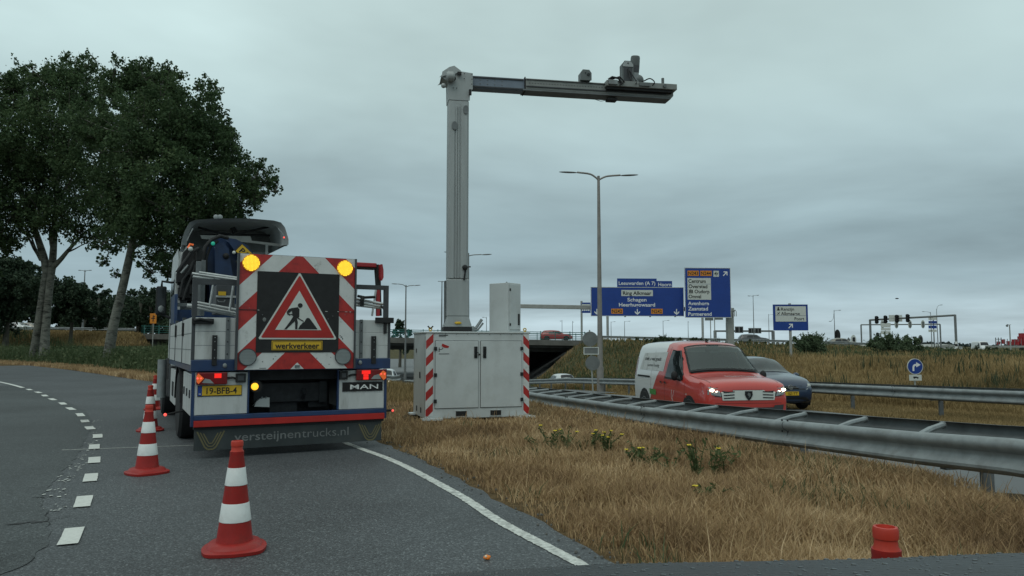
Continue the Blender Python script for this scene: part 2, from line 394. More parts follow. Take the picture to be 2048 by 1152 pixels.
def text_shape(s, height=None, width=None, cx=0.0, cz=0.0, y=0.0, depth=0.003, bold=0.0, align='C', shear=0.0):
    """lettering as a solid in the x-z plane, read from -y"""
    cu = bpy.data.curves.new('t', 'FONT'); cu.body = s; cu.size = 1; cu.offset = bold; cu.extrude = 0.01; cu.shear = shear; cu.resolution_u = 3
    ob = bpy.data.objects.new('t', cu); me = bpy.data.meshes.new_from_object(ob)
    V = np.array([v.co[:] for v in me.vertices]); F = [tuple(p.vertices) for p in me.polygons]
    bpy.data.objects.remove(ob); bpy.data.curves.remove(cu); bpy.data.meshes.remove(me)
    x0, x1, y0, y1 = V[:, 0].min(), V[:, 0].max(), V[:, 1].min(), V[:, 1].max()
    sy = (height / 0.72) if height else None
    sx = width / (x1 - x0) if width else sy
    if sy is None: sy = sx
    X = (V[:, 0] - (x0 + x1) / 2) * sx + cx if align == 'C' else (V[:, 0] - x0) * sx + cx
    Z = (V[:, 1] - 0.36) * sy + cz
    Y = y + np.where(V[:, 2] > 0, -depth, 0.0)
    return list(zip(X.tolist(), Y.tolist(), Z.tolist())), F


def gr(px, py, z=0.0):
    """ground point seen at a photo position"""
    dz = (576 - py) / 1500; v = Vector(((px - 1024) / 1500, math.cos(PITCH) - dz * math.sin(PITCH), math.sin(PITCH) + dz * math.cos(PITCH)))
    k = (z - CAM_Z) / v.z; return (v.x * k, v.y * k)


def fx(P_):
    """correct points that were read off with the level-camera rule for the camera's tilt"""
    return [gr(1024 + 1500 * p[0] / p[1], 690 + 1500 * CAM_Z / p[1]) if p[1] > 3.4 else (p[0], p[1]) for p in P_]


def at(px, py, Y):
    dx = (px - 1024) / 1500; dz = (576 - py) / 1500
    vy = math.cos(PITCH) - dz * math.sin(PITCH); vz = math.sin(PITCH) + dz * math.cos(PITCH)
    return Vector((dx * Y / vy, Y, CAM_Z + vz * Y / vy))
# ------------------------------------------------------------------ ground
def spline(P_, n=12):
    P_ = [Vector(p) for p in P_]; Q = [P_[0] * 2 - P_[1]] + P_ + [P_[-1] * 2 - P_[-2]]; out = []
    for i in range(1, len(Q) - 2):
        for k in range(n):
            t = k / n; a, b, c, d = Q[i - 1:i + 3]
            out.append(0.5 * ((2 * b) + (c - a) * t + (2 * a - 5 * b + 4 * c - d) * t * t + (3 * b - a - 3 * c + d) * t ** 3))
    out.append(P_[-1]); return out


EDGE = spline(fx([(5.1, -6), (2.55, 0.2), (0.60, 4.84), (-0.22, 6.9), (-1.75, 10.4), (-4.3, 15.2), (-8.2, 21.5), (-12.5, 26.9), (-15.9, 31), (-20.8, 37), (-27.6, 45), (-37, 54.5), (-60, 72), (-110, 98), (-190, 128)]), 14)
EX = np.array([p[0] for p in EDGE]); EY = np.array([p[1] for p in EDGE])


def sm(t):
    t = np.clip(t, 0, 1); return t * t * (3 - 2 * t)


def edge_x(Y): return np.interp(Y, EY, EX)
def mway(Y): return np.interp(Y, [-30, 0, 7, 13, 19, 27, 47, 62, 73, 100, 140, 220, 330], [0.05, -0.12, -0.2, -0.38, -0.55, -0.75, -1.5, -2.35, -2.95, -3.3, -3.3, -2.0, 0.0])
def rail_a(Y): return 5.79 - 0.261 * Y
def rail_b(Y): return np.interp(Y, [-30, 50, 62, 80, 120], [24.3, 2.7, 0.2, -1.5, -2.5])
def corr_r(Y): return np.interp(Y, [-30, 50, 57, 63, 72, 80, 94, 99, 130, 400], [25.3, 4.2, 5.6, 5.6, 2.6, 1.5, 1.5, 9.4, 9.4, 9.4])
def deck_z(X): return np.interp(X, [-200, -60, 9, 40, 50, 60, 78, 96, 140, 400], [3.1, 2.95, 1.9, 1.15, 0.75, 0.42, 0.1, -0.2, -0.3, -0.3])


def T(X, Y):
    X = np.asarray(X, float); Y = np.asarray(Y, float)
    xe, m, xa, E = edge_x(Y), mway(Y), rail_a(Y) + 1.2, corr_r(Y)
    far = np.clip((Y - 16) / 20, 0, 1)
    s0 = np.minimum(xa - 2.4, np.maximum(xe + 2.0, xa - 2.4 - 8 * far))
    left = m * sm((X - s0) / (xa - s0)) + 0.15 * sm((X - s0) / 1.2) * (1 - sm((X - xa + 0.05) / 0.3)) * (1 - np.clip((Y - 30) / 10, 0, 1))
    z = np.where(X < s0, 0.0, np.where(X < xa + 0.3, left, m))
    w = np.interp(Y, [10, 30, 60, 90, 100], [22, 17, 12, 9, 6])
    tgt = np.interp(X, [8, 24], [0.68, 0.38]) * (1 - sm((Y - 70) / 20)) + (deck_z(X) - 0.06) * sm((Y - 70) / 20)
    back = sm((Y - 118) / 60); tgt = tgt * (1 - back * (X < 40)) + np.minimum(deck_z(X), 0.9) * back * (X < 40)
    z = np.where(X > E, m + (tgt - m) * sm((X - E) / w), z)
    # left embankment that carries the overpass road
    emb = sm((Y - 82) / 12) * (1 - sm((Y - 112) / 14)) * sm((-45.5 - X) / 2.5)
    z = np.where(X < -40, z * (1 - emb) + (deck_z(X) - 0.06) * emb, z)
    chan = (X > -45) & (X < E) & (Y > 84) & (Y < 150)
    z = np.where(chan, np.minimum(z, -3.3 + 3.3 * sm((-35 - X) / 9)), z)
    z = np.where((Y > 330) | (Y < -15), np.where(Y > 330, -0.3, z), z)
    bumps = 0.05 * np.sin(X * 0.9 + Y * 0.4) * np.sin(Y * 0.7 - X * 0.3)
    verge = np.where(X < xe + 1, 0, 1) * np.where((X > xa - 0.5) & (X < E + 0.5), 0, 1) * np.clip((Y - 18) / 20, 0, 1) * (Y < 84)
    return z + bumps * verge


def axis_pts(segs):
    out = []
    for a, b, s in segs: out += list(np.arange(a, b, s))
    return np.array(out + [segs[-1][1]])


gx = axis_pts([(-2600, -400, 200), (-400, -120, 20), (-120, -60, 3), (-60, -30, 1.2), (-30, 24, 0.5), (24, 60, 1.2), (60, 150, 4), (150, 500, 30), (500, 2600, 250)])
gy = axis_pts([(-400, -20, 40), (-20, 0, 1.5), (0, 32, 0.5), (32, 80, 1.0), (80, 130, 1.2), (130, 340, 8), (340, 600, 40), (600, 4200, 300)])
GX, GY = np.meshgrid(gx, gy)
GZ = T(GX, GY) - 0.012
V_ = np.stack([GX.ravel(), GY.ravel(), GZ.ravel()], 1)
nx_, ny_ = len(gx), len(gy)
ii, jj = np.meshgrid(np.arange(nx_ - 1), np.arange(ny_ - 1)); a_ = (jj * nx_ + ii).ravel()
F_ = np.stack([a_, a_ + 1, a_ + nx_ + 1, a_ + nx_], 1)

gm = bpy.data.materials.new('ground_soil'); gm.use_nodes = True; t = gm.node_tree; b = t.nodes['Principled BSDF']
at_ = nd(t, 'ShaderNodeAttribute', attribute_name='green'); co = nd(t, 'ShaderNodeTexCoord')
na = nd(t, 'ShaderNodeTexNoise', i_Scale=0.5, i_Detail=8.0, i_Roughness=0.65); t.links.new(co.outputs['Object'], na.inputs['Vector'])
nb = nd(t, 'ShaderNodeTexNoise', i_Scale=9.0, i_Detail=6.0, i_Roughness=0.7); t.links.new(co.outputs['Object'], nb.inputs['Vector'])
dry = ramp_node(t, na.outputs['Fac'], [(0.3, (0.085, 0.062, 0.034, 1)), (0.5, (0.155, 0.108, 0.056, 1)), (0.72, (0.22, 0.155, 0.080, 1))])
grn = ramp_node(t, na.outputs['Fac'], [(0.3, (0.030, 0.045, 0.020, 1)), (0.7, (0.07, 0.085, 0.038, 1))])
mixg = nd(t, 'ShaderNodeMix', data_type='RGBA'); t.links.new(at_.outputs['Fac'], mixg.inputs[0]); t.links.new(dry, mixg.inputs[6]); t.links.new(grn, mixg.inputs[7])
fb = ramp_node(t, nb.outputs['Fac'], [(0.3, (0.45, 0.45, 0.45, 1)), (0.7, (1.2, 1.2, 1.2, 1))])
mm = nd(t, 'ShaderNodeMix', data_type='RGBA', blend_type='MULTIPLY'); mm.inputs[0].default_value = 1; t.links.new(mixg.outputs[2], mm.inputs[6]); t.links.new(fb, mm.inputs[7])
t.links.new(mm.outputs[2], b.inputs['Base Color']); b.inputs['Roughness'].default_value = 0.95; b.inputs['Specular IOR Level'].default_value = 0.1
bp = nd(t, 'ShaderNodeBump', i_Strength=1.0, i_Distance=0.08); t.links.new(nb.outputs['Fac'], bp.inputs['Height']); t.links.new(bp.outputs[0], b.inputs['Normal'])
ground = np_mesh('ground', V_, F_, gm, smooth=True); tag(ground, 'dry brown grassland with green patches around the roads', None, kind='structure')


def green_of(X, Y):
    xe = edge_x(Y)
    g = np.zeros_like(X)
    weeds = (X > xe + 1.5) & (X < xe + 26) & (X < -7) & (Y > 24) & (Y < 82)
    g = np.where(weeds, 0.85, g)
    E = corr_r(Y)
    g = np.where((X > E) & (Y > 56) & (Y < 92), 0.75, g)
    g = np.where((X > 8) & (Y > 92), 0.5, g)
    g = np.where((X < -47) & (Y > 80) & (Y < 100), 0.12, g)
    g = np.where((X > E - 1) & (X < E + 3.2) & (Y > 60) & (Y < 80), 0.95, g)
    g = np.where(Y > 125, 0.6, g)
    return g


att = ground.data.attributes.new('green', 'FLOAT', 'POINT'); att.data.foreach_set('value', green_of(V_[:, 0], V_[:, 1]).astype(np.float32))


def strip(name, L, Rr, m, zf, label=None, kind='structure', parent=None, lift=0.004):
    """road sheet between two equal-length polylines"""
    n = len(L); V = [(p[0], p[1], zf(p[0], p[1]) + lift) for p in L] + [(p[0], p[1], zf(p[0], p[1]) + lift) for p in Rr]
    F = [(i, i + 1, n + i + 1, n + i) for i in range(n - 1)]
    me = bpy.data.meshes.new(name); me.from_pydata(V, [], [f[::-1] if True else f for f in F]); me.materials.append(M[m] if isinstance(m, str) else m); me.update()
    if me.polygons[0].normal.z < 0: me.flip_normals()
    o = bpy.data.objects.new(name, me); COL.objects.link(o)
    if parent is not None: o.parent = parent
    if kind: o['kind'] = kind
    if label: o['label'] = label
    return o


z0 = lambda x, y: 0.0
E2 = [Vector(p) for p in EDGE]
def offs(pts, d):
    out = []
    for i, p in enumerate(pts):
        tt = (pts[min(i + 1, len(pts) - 1)] - pts[max(i - 1, 0)]).normalized(); out.append(p + Vector((-tt.y, tt.x)) * d)
    return out


def fine(pts, step):
    out = [pts[0]]
    for a, b in zip(pts[:-1], pts[1:]):
        n = max(1, int((b - a).length / step))
        for k in range(1, n + 1): out.append(a.lerp(b, k / n))
    return out


EF = fine(E2[:150], 0.12)
rag = [p + Vector((0.07 * noise.noise(Vector((p.x * 2.2, p.y * 2.2, 0))) + 0.04 * noise.noise(Vector((p.x * 11, p.y * 11, 2))), 0)) for p in EF]
road = strip('road', rag, offs(EF, 12.5), 'asphalt', z0, 'grey asphalt slip road curving away to the left')
# inner older asphalt left of the dashes, with a ragged seam
seam = spline(fx([(-3.3, 3.6), (-3.05, 4.4), (-3.26, 5.27), (-4.31, 6.92), (-5.22, 8.92), (-6.2, 10.9), (-7.7, 13.7), (-9.6, 16.6), (-12.6, 20.4), (-17, 25.5)]), 30)
sj = [p + Vector((0.05 * noise.noise(Vector((p.x * 5, p.y * 5, 9))), 0.05 * noise.noise(Vector((p.x * 7, p.y * 7, 4))))) for p in seam]
strip('old_lane', offs(seam, 8.0), sj, 'asphalt_old', z0, 'worn older asphalt left of the dashed line', parent=road, lift=0.008)
# crumbled seam and cracks
for k, (u0, u1, w) in enumerate([(40, 49, 0.04), (70, 78, 0.03)]):
    ps = sj[u0:u1]
    L_ = [p + Vector((-w * 0.35 * abs(noise.noise(Vector((p.x * 4, p.y * 4, k)))) * 2.4, 0)) for p in ps]
    R_ = [p + Vector((w * 0.25 * abs(noise.noise(Vector((p.x * 6, p.y * 6, k + 5)))), 0)) for p in ps]
    strip('asphalt_crack', L_, R_, 'crack', z0, parent=road, lift=0.0115, kind=None)
for (x0, y0, x1, y1, w) in [(-3.88, 5.86, -3.60, 5.99, 0.045), (-4.33, 6.85, -4.16, 6.93, 0.02), (-3.62, 6.02, -3.55, 6.2, 0.015)]:
    n = 14; L_ = []; R_ = []
    for i in range(n):
        u = i / (n - 1); c = Vector((x0 + (x1 - x0) * u, y0 + (y1 - y0) * u + 0.05 * noise.noise(Vector((u * 5, x0, 0)))))
        ww = w * math.sin(math.pi * (0.06 + 0.88 * u)) * (0.6 + 0.7 * abs(noise.noise(Vector((u * 9, y0, 3))))); L_.append(c + Vector((0, ww))); R_.append(c - Vector((0, ww)))
    strip('asphalt_crack', L_, R_, 'crack', z0, parent=road, lift=0.0115, kind=None)
# ghost of the removed old marking: speckled flecks of paint
fl = []
for i in range(150):
    u = random.uniform(75, 185); p = seam[int(u)]; blk = (u / 11.0) % 1
    if blk > 0.62: continue
    c = Vector((p.x + random.uniform(0.02, 0.17), p.y + random.uniform(-0.06, 0.06), 0.0135)); r = random.uniform(0.005, 0.018)
    fl.append(([(c.x + r * math.cos(a) * random.uniform(.6, 1.3), c.y + 1.6 * r * math.sin(a) * random.uniform(.6, 1.3), c.z) for a in (0, 1.2, 2.5, 3.7, 5)], [(0, 1, 2, 3, 4)]))
part('old_marking_flecks', 'line_paint', road, *fl, kind='stuff')

dash = spline(fx([(-2.42, 3.6), (-2.77, 4.5), (-3.16, 5.38), (-3.77, 6.6), (-4.37, 7.78), (-4.99, 8.96), (-5.68, 10.2), (-6.3, 11.4), (-7.05, 12.5), (-8.66, 15), (-9.7, 16.4), (-10.7, 17.8), (-11.9, 19.3), (-13.1, 20.9), (-13.8, 21.8), (-18.8, 27.6), (-27, 36)]), 40)
dlen = [0]
for a, b in zip(dash[:-1], dash[1:]): dlen.append(dlen[-1] + (b - a).length)


def along(s):
    i = int(np.searchsorted(dlen, s)); i = min(max(i, 1), len(dash) - 1)
    f = (s - dlen[i - 1]) / max(1e-6, dlen[i] - dlen[i - 1]); p = dash[i - 1].lerp(dash[i], f); tt = (dash[i] - dash[i - 1]).normalized()
    return p, Vector((-tt.y, tt.x))


s = 0.345; k = 0
while s < 23.2:
    Ld = 0.52 if s < 12 else 0.75
    pts = [along(s + Ld * q / 6) for q in range(7)]; w = 0.064
    L_ = [p + n * (w + 0.002 * random.uniform(-1, 1)) for p, n in pts]; R_ = [p - n * (w + 0.002 * random.uniform(-1, 1)) for p, n in pts]
    strip('lane_dash', L_, R_, 'marking' if k != 8 else 'line_paint', z0, parent=road, lift=0.0145, kind=None)
    s += 1.335 if s < 12 else 1.75; k += 1
pts = [along(s + q * 0.4) for q in range(36)]
strip('lane_line', [p + n * 0.06 for p, n in pts], [p - n * 0.06 for p, n in pts], 'marking', z0, parent=road, lift=0.011, kind=None)
# right edge line, ragged
wl = spline(fx([(1.6, 2.3), (0.40, 4.76), (-0.10, 5.85), (-0.50, 6.9), (-1.36, 8.8), (-2.32, 10.5), (-4.75, 14.9)]), 70)
wf = fine(wl, 0.03)
def jag(p, q): return 0.010 * noise.noise(Vector((p.x * 38, p.y * 38, q))) + 0.007 * noise.noise(Vector((p.x * 90, p.y * 90, q)))
o1, o2 = offs(wf, 0.047), offs(wf, -0.047)
strip('edge_line', [p + Vector((jag(p, 0), 0)) for p in o1], [p + Vector((jag(p, 7), 0)) for p in o2], 'line_paint', z0, parent=road, lift=0.009, kind=None)
# repair seams across the lane
strip('asphalt_seam', [Vector((-5.9 + 0.3 * i, 9.95 + 0.09 * i)) for i in range(9)], [Vector((-5.9 + 0.3 * i, 9.98 + 0.09 * i)) for i in range(9)], M['line_paint'], z0, parent=road, lift=0.009, kind=None)
fg = []
for i in range(900):      # loose grit along the road edge
    p = EF[random.randrange(60, min(len(EF), 420))]; d = random.gauss(0.02, 0.14); r = random.uniform(0.004, 0.014)
    fg.append(ball((p.x + d, p.y, 0.006 + r * 0.3), r, 5, 4))
tag(part('edge_gravel', 'concrete', None, *fg), 'loose grit along the right edge of the road', None, kind='stuff')

# motorway carriageway and roads beneath and on the overpass
ys = np.concatenate([np.arange(-20, 60, 1.0), np.arange(60, 200, 2.0)])
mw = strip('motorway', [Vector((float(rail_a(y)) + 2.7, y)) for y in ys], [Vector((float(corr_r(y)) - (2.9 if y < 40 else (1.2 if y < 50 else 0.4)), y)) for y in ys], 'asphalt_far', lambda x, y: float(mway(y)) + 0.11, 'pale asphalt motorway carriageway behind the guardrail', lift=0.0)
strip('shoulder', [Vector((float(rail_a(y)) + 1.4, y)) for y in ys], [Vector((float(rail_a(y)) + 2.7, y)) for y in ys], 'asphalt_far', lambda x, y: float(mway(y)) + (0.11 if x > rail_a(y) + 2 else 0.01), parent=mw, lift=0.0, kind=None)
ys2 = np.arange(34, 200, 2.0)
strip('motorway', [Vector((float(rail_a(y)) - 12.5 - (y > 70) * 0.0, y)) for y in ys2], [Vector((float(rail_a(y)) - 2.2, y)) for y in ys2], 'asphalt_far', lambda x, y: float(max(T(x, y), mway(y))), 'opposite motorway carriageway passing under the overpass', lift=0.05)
for off in (3.2, 6.6):
    for y in np.arange(4, 110, 9.0):
        L_ = [Vector((float(rail_a(yy)) + 0.95 + off, yy)) for yy in (y, y + 1.5, y + 3)]; R_ = [p + Vector((0.15, 0)) for p in L_]
        if off > 5 or y < 0: continue
        strip('lane_dash', L_, R_, 'marking', lambda x, y: float(mway(y)) + 0.11, parent=mw, lift=0.006, kind=None)
xs = np.concatenate([np.arange(-200, -50, 10.0), np.arange(-50, 130, 3.0)])
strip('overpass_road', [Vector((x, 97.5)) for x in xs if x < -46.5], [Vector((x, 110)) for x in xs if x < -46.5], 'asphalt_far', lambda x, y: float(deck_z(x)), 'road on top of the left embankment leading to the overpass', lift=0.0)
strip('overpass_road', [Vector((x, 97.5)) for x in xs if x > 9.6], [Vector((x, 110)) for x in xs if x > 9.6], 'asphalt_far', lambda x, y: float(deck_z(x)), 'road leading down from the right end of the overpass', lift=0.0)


# ------------------------------------------------------------------ grass and weeds
def blades(name, P3, h, w, lean, m, kind='stuff', parent=None, label=None):
    n = len(P3); ang = rng.uniform(0, math.pi, n); la = rng.uniform(0, 2 * math.pi, n)
    h = h * rng.uniform(0.45, 1.25, n); w = w * rng.uniform(0.7, 1.3, n)
    dx, dy = np.cos(ang) * w / 2, np.sin(ang) * w / 2
    lx, ly = np.cos(la) * lean * h * rng.uniform(0.2, 1.4, n), np.sin(la) * lean * h * rng.uniform(0.2, 1.4, n)
    P3 = np.asarray(P3); X, Y, Z = P3[:, 0], P3[:, 1], P3[:, 2]
    b0 = np.stack([X - dx, Y - dy, Z - 0.02], 1); b1 = np.stack([X + dx, Y + dy, Z - 0.02], 1)
    m0 = np.stack([X - dx * 0.8 + lx * 0.35, Y - dy * 0.8 + ly * 0.35, Z + h * 0.55], 1); m1 = np.stack([X + dx * 0.8 + lx * 0.35, Y + dy * 0.8 + ly * 0.35, Z + h * 0.55], 1)
    tp = np.stack([X + lx, Y + ly, Z + h], 1)
    V = np.stack([b0, b1, m0, m1, tp], 1).reshape(-1, 3); i = np.arange(n) * 5
    F = np.stack([np.stack([i, i + 1, i + 3], 1), np.stack([i, i + 3, i + 2], 1), np.stack([i + 2, i + 3, i + 4], 1)], 1).reshape(-1, 3)
    o = np_mesh(name, V, F, m, parent, kind)
    if label: o['label'] = label
    return o


def nz(X, Y, s, q=0.0):
    return np.array([noise.noise(Vector((x * s, y * s, q))) for x, y in zip(X.tolist(), Y.tolist())])


def leaves(P3, size, up=0.3, asp=0.6):
    n = len(P3); u = rng.normal(size=(n, 3)); u /= np.linalg.norm(u, axis=1)[:, None]
    nn = rng.normal(size=(n, 3)) + np.array([0, 0, up]); v = np.cross(u, nn); v /= (np.linalg.norm(v, axis=1)[:, None] + 1e-9)
    s = (size * rng.uniform(0.6, 1.3, n))[:, None]
    V = np.stack([P3 - u * s / 2, P3 + v * s * asp / 2, P3 + u * s / 2, P3 - v * s * asp / 2], 1).reshape(-1, 3)
    i = np.arange(n) * 4; return V, np.stack([i, i + 1, i + 2, i + 3], 1)


# verge between the slip road and the guardrail: density falls with distance, blades get coarser
def verge_pts(n, y0, y1):
    u = rng.uniform(0, 1, n); Y = 1 / (1 / y0 + u * (1 / y1 - 1 / y0))
    xl = edge_x(Y) + 0.03; xr = rail_a(Y) + 1.25
    X = xl + (xr - xl) * rng.uniform(0, 1, n); keep = (X / np.maximum(Y, 0.1) < 0.78) & (X / Y > -0.75)
    return X[keep], Y[keep]


X, Y = verge_pts(210000, 2.6, 19.0)
d = X - edge_x(Y); ra = rail_a(Y)
c = nz(X, Y, 1.3); thin = (d < 0.35) & (rng.uniform(size=len(X)) > 0.15 + d * 2.2)
pave = (X > ra + 0.1) & (Y < 8)
bald = (c < -0.20) & (rng.uniform(size=len(X)) < 0.6)
# nothing grows through the cabinet
cbx = (X > -2.1) & (X < 0.5) & (Y > 13.9) & (Y < 15.4) & (Y > 13.8 + (X + 1.58) * 0.30 + 0.03)
k_ = ~(thin | pave | bald | cbx); X, Y, c = X[k_], Y[k_], c[k_]; d = X - edge_x(Y)
hh = (0.075 + 0.08 * np.clip(c + 0.4, 0, 1)) * np.clip(0.45 + d * 0.6, 0.45, 1) * np.where(Y > 12.6, 0.75, 1)
Z = T(X, Y)
blades('dry_grass', np.stack([X, Y, Z], 1), hh, 0.0042 + 0.00075 * Y, 1.0, 'straw', label='dry straw-coloured grass covering the verge')
pk = rng.choice(len(X), 2600, replace=False)       # taller seeding stalks
blades('grass_stalks', np.stack([X[pk], Y[pk], Z[pk]], 1), 0.24, 0.004 + 0.0005 * Y[pk], 0.5, 'straw', label='tall pale stalks standing out of the verge grass')
gk = np.where((nz(X, Y, 0.8, 5.0) > 0.30) & (rng.uniform(size=len(X)) < 0.10))[0]
blades('green_tufts', np.stack([X[gk], Y[gk], Z[gk]], 1), 0.15, 0.006 + 0.0006 * Y[gk], 0.6, 'weed', label='small green tufts among the dry verge grass')
# farther verge, left and right of the cabinet
u = rng.uniform(0, 1, 60000); Y = 18 + u * 44; X = edge_x(Y) + 0.2 + (rail_a(Y) - 0.1 - edge_x(Y)) * rng.uniform(0, 1, 60000)
k_ = (X > -0.36 * Y - 0.3) & (X < 0.1 * Y); X, Y = X[k_], Y[k_]
ok = ~((X < rail_a(Y) - 2.2) & (X > rail_a(Y) - 12.5) & (Y > 33))
X, Y = X[ok], Y[ok]
blades('dry_grass', np.stack([X, Y, T(X, Y)], 1), 0.2, 0.02, 0.6, 'straw_far', label='dry grass on the verge farther along, behind the cabinet')

# bank right of the motorway
n = 190000; u = rng.uniform(0, 1, n); Y = 1 / (1 / 14.0 + u * (1 / 92.0 - 1 / 14.0))
X = corr_r(Y) - 2.8 + (0.75 * Y + 4.8 - corr_r(Y)) * rng.uniform(0, 1, n); k_ = (X > corr_r(Y) - np.where(Y < 38, 2.7, 0.9)); X, Y = X[k_], Y[k_]
c = nz(X, Y, 0.22); c2 = nz(X, Y, 0.9, 3)
hb = 0.26 + 0.28 * np.clip(c + 0.3, 0, 1) + 0.2 * np.clip(c2, 0, 1)
hb = np.where(X < corr_r(Y) + 1.5, 0.15, hb)
blades('bank_grass', np.stack([X, Y, T(X, Y)], 1), hb, 0.006 + 0.0011 * Y, 0.45, 'straw_far', label='tall dry grass on the bank right of the motorway')
g2 = np.where((c2 > 0.12) & (c > 0.0) & (Y > 20) & (X > corr_r(Y) + 2))[0]; g2 = g2[rng.uniform(size=len(g2)) < 0.16]
blades('bank_weeds', np.stack([X[g2], Y[g2], T(X[g2], Y[g2])], 1), 0.72, 0.012 + 0.0012 * Y[g2], 0.22, 'scrub', label='dark dock and weeds standing in the bank grass')
g4 = np.where((Y > 62) & (Y < 82) & (X < corr_r(Y) + 4.5) & (X > corr_r(Y) + 0.3))[0]
blades('bank_greens', np.stack([X[g4], Y[g4], T(X[g4], Y[g4])], 1), 0.5, 0.09, 0.4, 'weed', label='green patch on the slope beside the overpass')
g3 = np.where((Y > 48 + 3 * c2))[0]; g3 = g3[rng.uniform(size=len(g3)) < 0.75 * np.clip((Y[g3] - 46) / 10, 0.15, 1)]
blades('bank_greens', np.stack([X[g3], Y[g3], T(X[g3], Y[g3])], 1), 0.42, 0.075, 0.4, 'weed', label='green growth along the top of the bank')

n = 5000; Y = rng.uniform(49, 60, n); X = rail_b(Y) + rng.uniform(0.9, 3.0, n)
blades('bank_grass', np.stack([X, Y, T(X, Y)], 1), 0.5, 0.05, 0.4, 'straw_far', label='tall grass just behind the far guardrail')

# weeds on the left verge
def outward(n, d0, d1, i0, i1):
    idx = rng.integers(i0, i1, n); f = rng.uniform(0, 1, n)
    X0, Y0 = EX[idx] * (1 - f) + EX[idx + 1] * f, EY[idx] * (1 - f) + EY[idx + 1] * f
    tx, ty = EX[idx + 1] - EX[idx], EY[idx + 1] - EY[idx]; L = np.hypot(tx, ty); dd = rng.uniform(d0, d1, n)
    return X0 + ty / L * dd, Y0 - tx / L * dd, dd


X, Y, dd = outward(26000, 0.05, 2.4, 14 * 6, 14 * 12)
blades('verge_grass', np.stack([X, Y, T(X, Y)], 1), 0.20, 0.032, 0.6, 'straw', label='strip of dry grass beside the left curve of the road')
X, Y, dd = outward(95000, 1.3, 17.0, 14 * 6 + 4, 14 * 13)
c = nz(X, Y, 0.25, 8); k_ = (rng.uniform(size=len(X)) < np.clip((dd - 0.9) / 2.2, 0.1, 1) * 0.95) & (X / Y < -0.40); X, Y, dd, c = X[k_], Y[k_], dd[k_], c[k_]
blades('tall_weeds', np.stack([X, Y, T(X, Y)], 1), (0.75 + 0.9 * np.clip(c + 0.25, 0, 1)) * np.clip(dd / 3.2, 0.4, 1), 0.055, 0.3, 'weed', label='tall green weeds below the poplars')
sel = rng.choice(len(X), 30000); P3 = np.stack([X[sel], Y[sel], T(X[sel], Y[sel]) + rng.uniform(0.2, 1.25, 30000) * np.clip(dd[sel] / 3.2, 0.4, 1)], 1)
Vl, Fl = leaves(P3, np.full(30000, 0.17)); o = np_mesh('weed_leaves', Vl, Fl, 'weed', kind='stuff'); o['label'] = 'broad leaves of the weeds below the poplars'
# brown slope of the left embankment
n = 40000; X = rng.uniform(-80, -44, n); Y = rng.uniform(76, 97, n)
blades('embankment_grass', np.stack([X, Y, T(X, Y)], 1), 0.4, 0.11, 0.5, 'straw_far', label='brown grass on the embankment slope on the left')


# ------------------------------------------------------------------ trees
def crown_points(blobs, n, sub=9, cs=0.42, loose=0.0):
    """blobs: (x,y,z,r). leaves gather in clumps inside each blob"""
    vol = np.array([b[3] ** 2.4 for b in blobs]); cnt = (vol / vol.sum() * n).astype(int); out = []
    for (x, y, z, r), c in zip(blobs, cnt):
        m = max(6, int(sub * r)); d = rng.normal(size=(m, 3)); d /= np.linalg.norm(d, axis=1)[:, None]
        cc = np.array([x, y, z]) + d * (r * rng.uniform(0.25, 1.0, m) ** 0.6)[:, None]
        cr = r * cs * rng.uniform(0.45, 1.0, m); w = cr ** 2; w /= w.sum()
        pick = rng.choice(m, c, p=w); q = rng.normal(size=(c, 3)); q /= np.linalg.norm(q, axis=1)[:, None]
        out.append(cc[pick] + q * (cr[pick] * rng.uniform(0, 1, c) ** 0.5)[:, None])
        if loose:
            k = int(c * loose); q = rng.normal(size=(k, 3)); q /= np.linalg.norm(q, axis=1)[:, None]; out[-1][:k] = np.array([x, y, z]) + q * (r * 1.12 * rng.uniform(0, 1, k) ** 0.5)[:, None]
    return np.concatenate(out)


def limb(a, b, r0, r1, wob=0.25, n=7, sag=0.0):
    a, b = Vector(a), Vector(b); pts = []; L = (b - a).length
    for i in range(n):
        t = i / (n - 1); p = a.lerp(b, t); k = math.sin(math.pi * t) * wob * L * 0.12
        p += Vector((noise.noise(Vector((t * 2.2, a.x, b.z))) * k * 2, noise.noise(Vector((t * 2.2, a.y + 4, b.x))) * k * 2, sag * math.sin(math.pi * t)))
        pts.append(p)
    return tube(pts, [r0 + (r1 - r0) * (i / (n - 1)) ** 0.8 for i in range(n)], 8, cap=False)


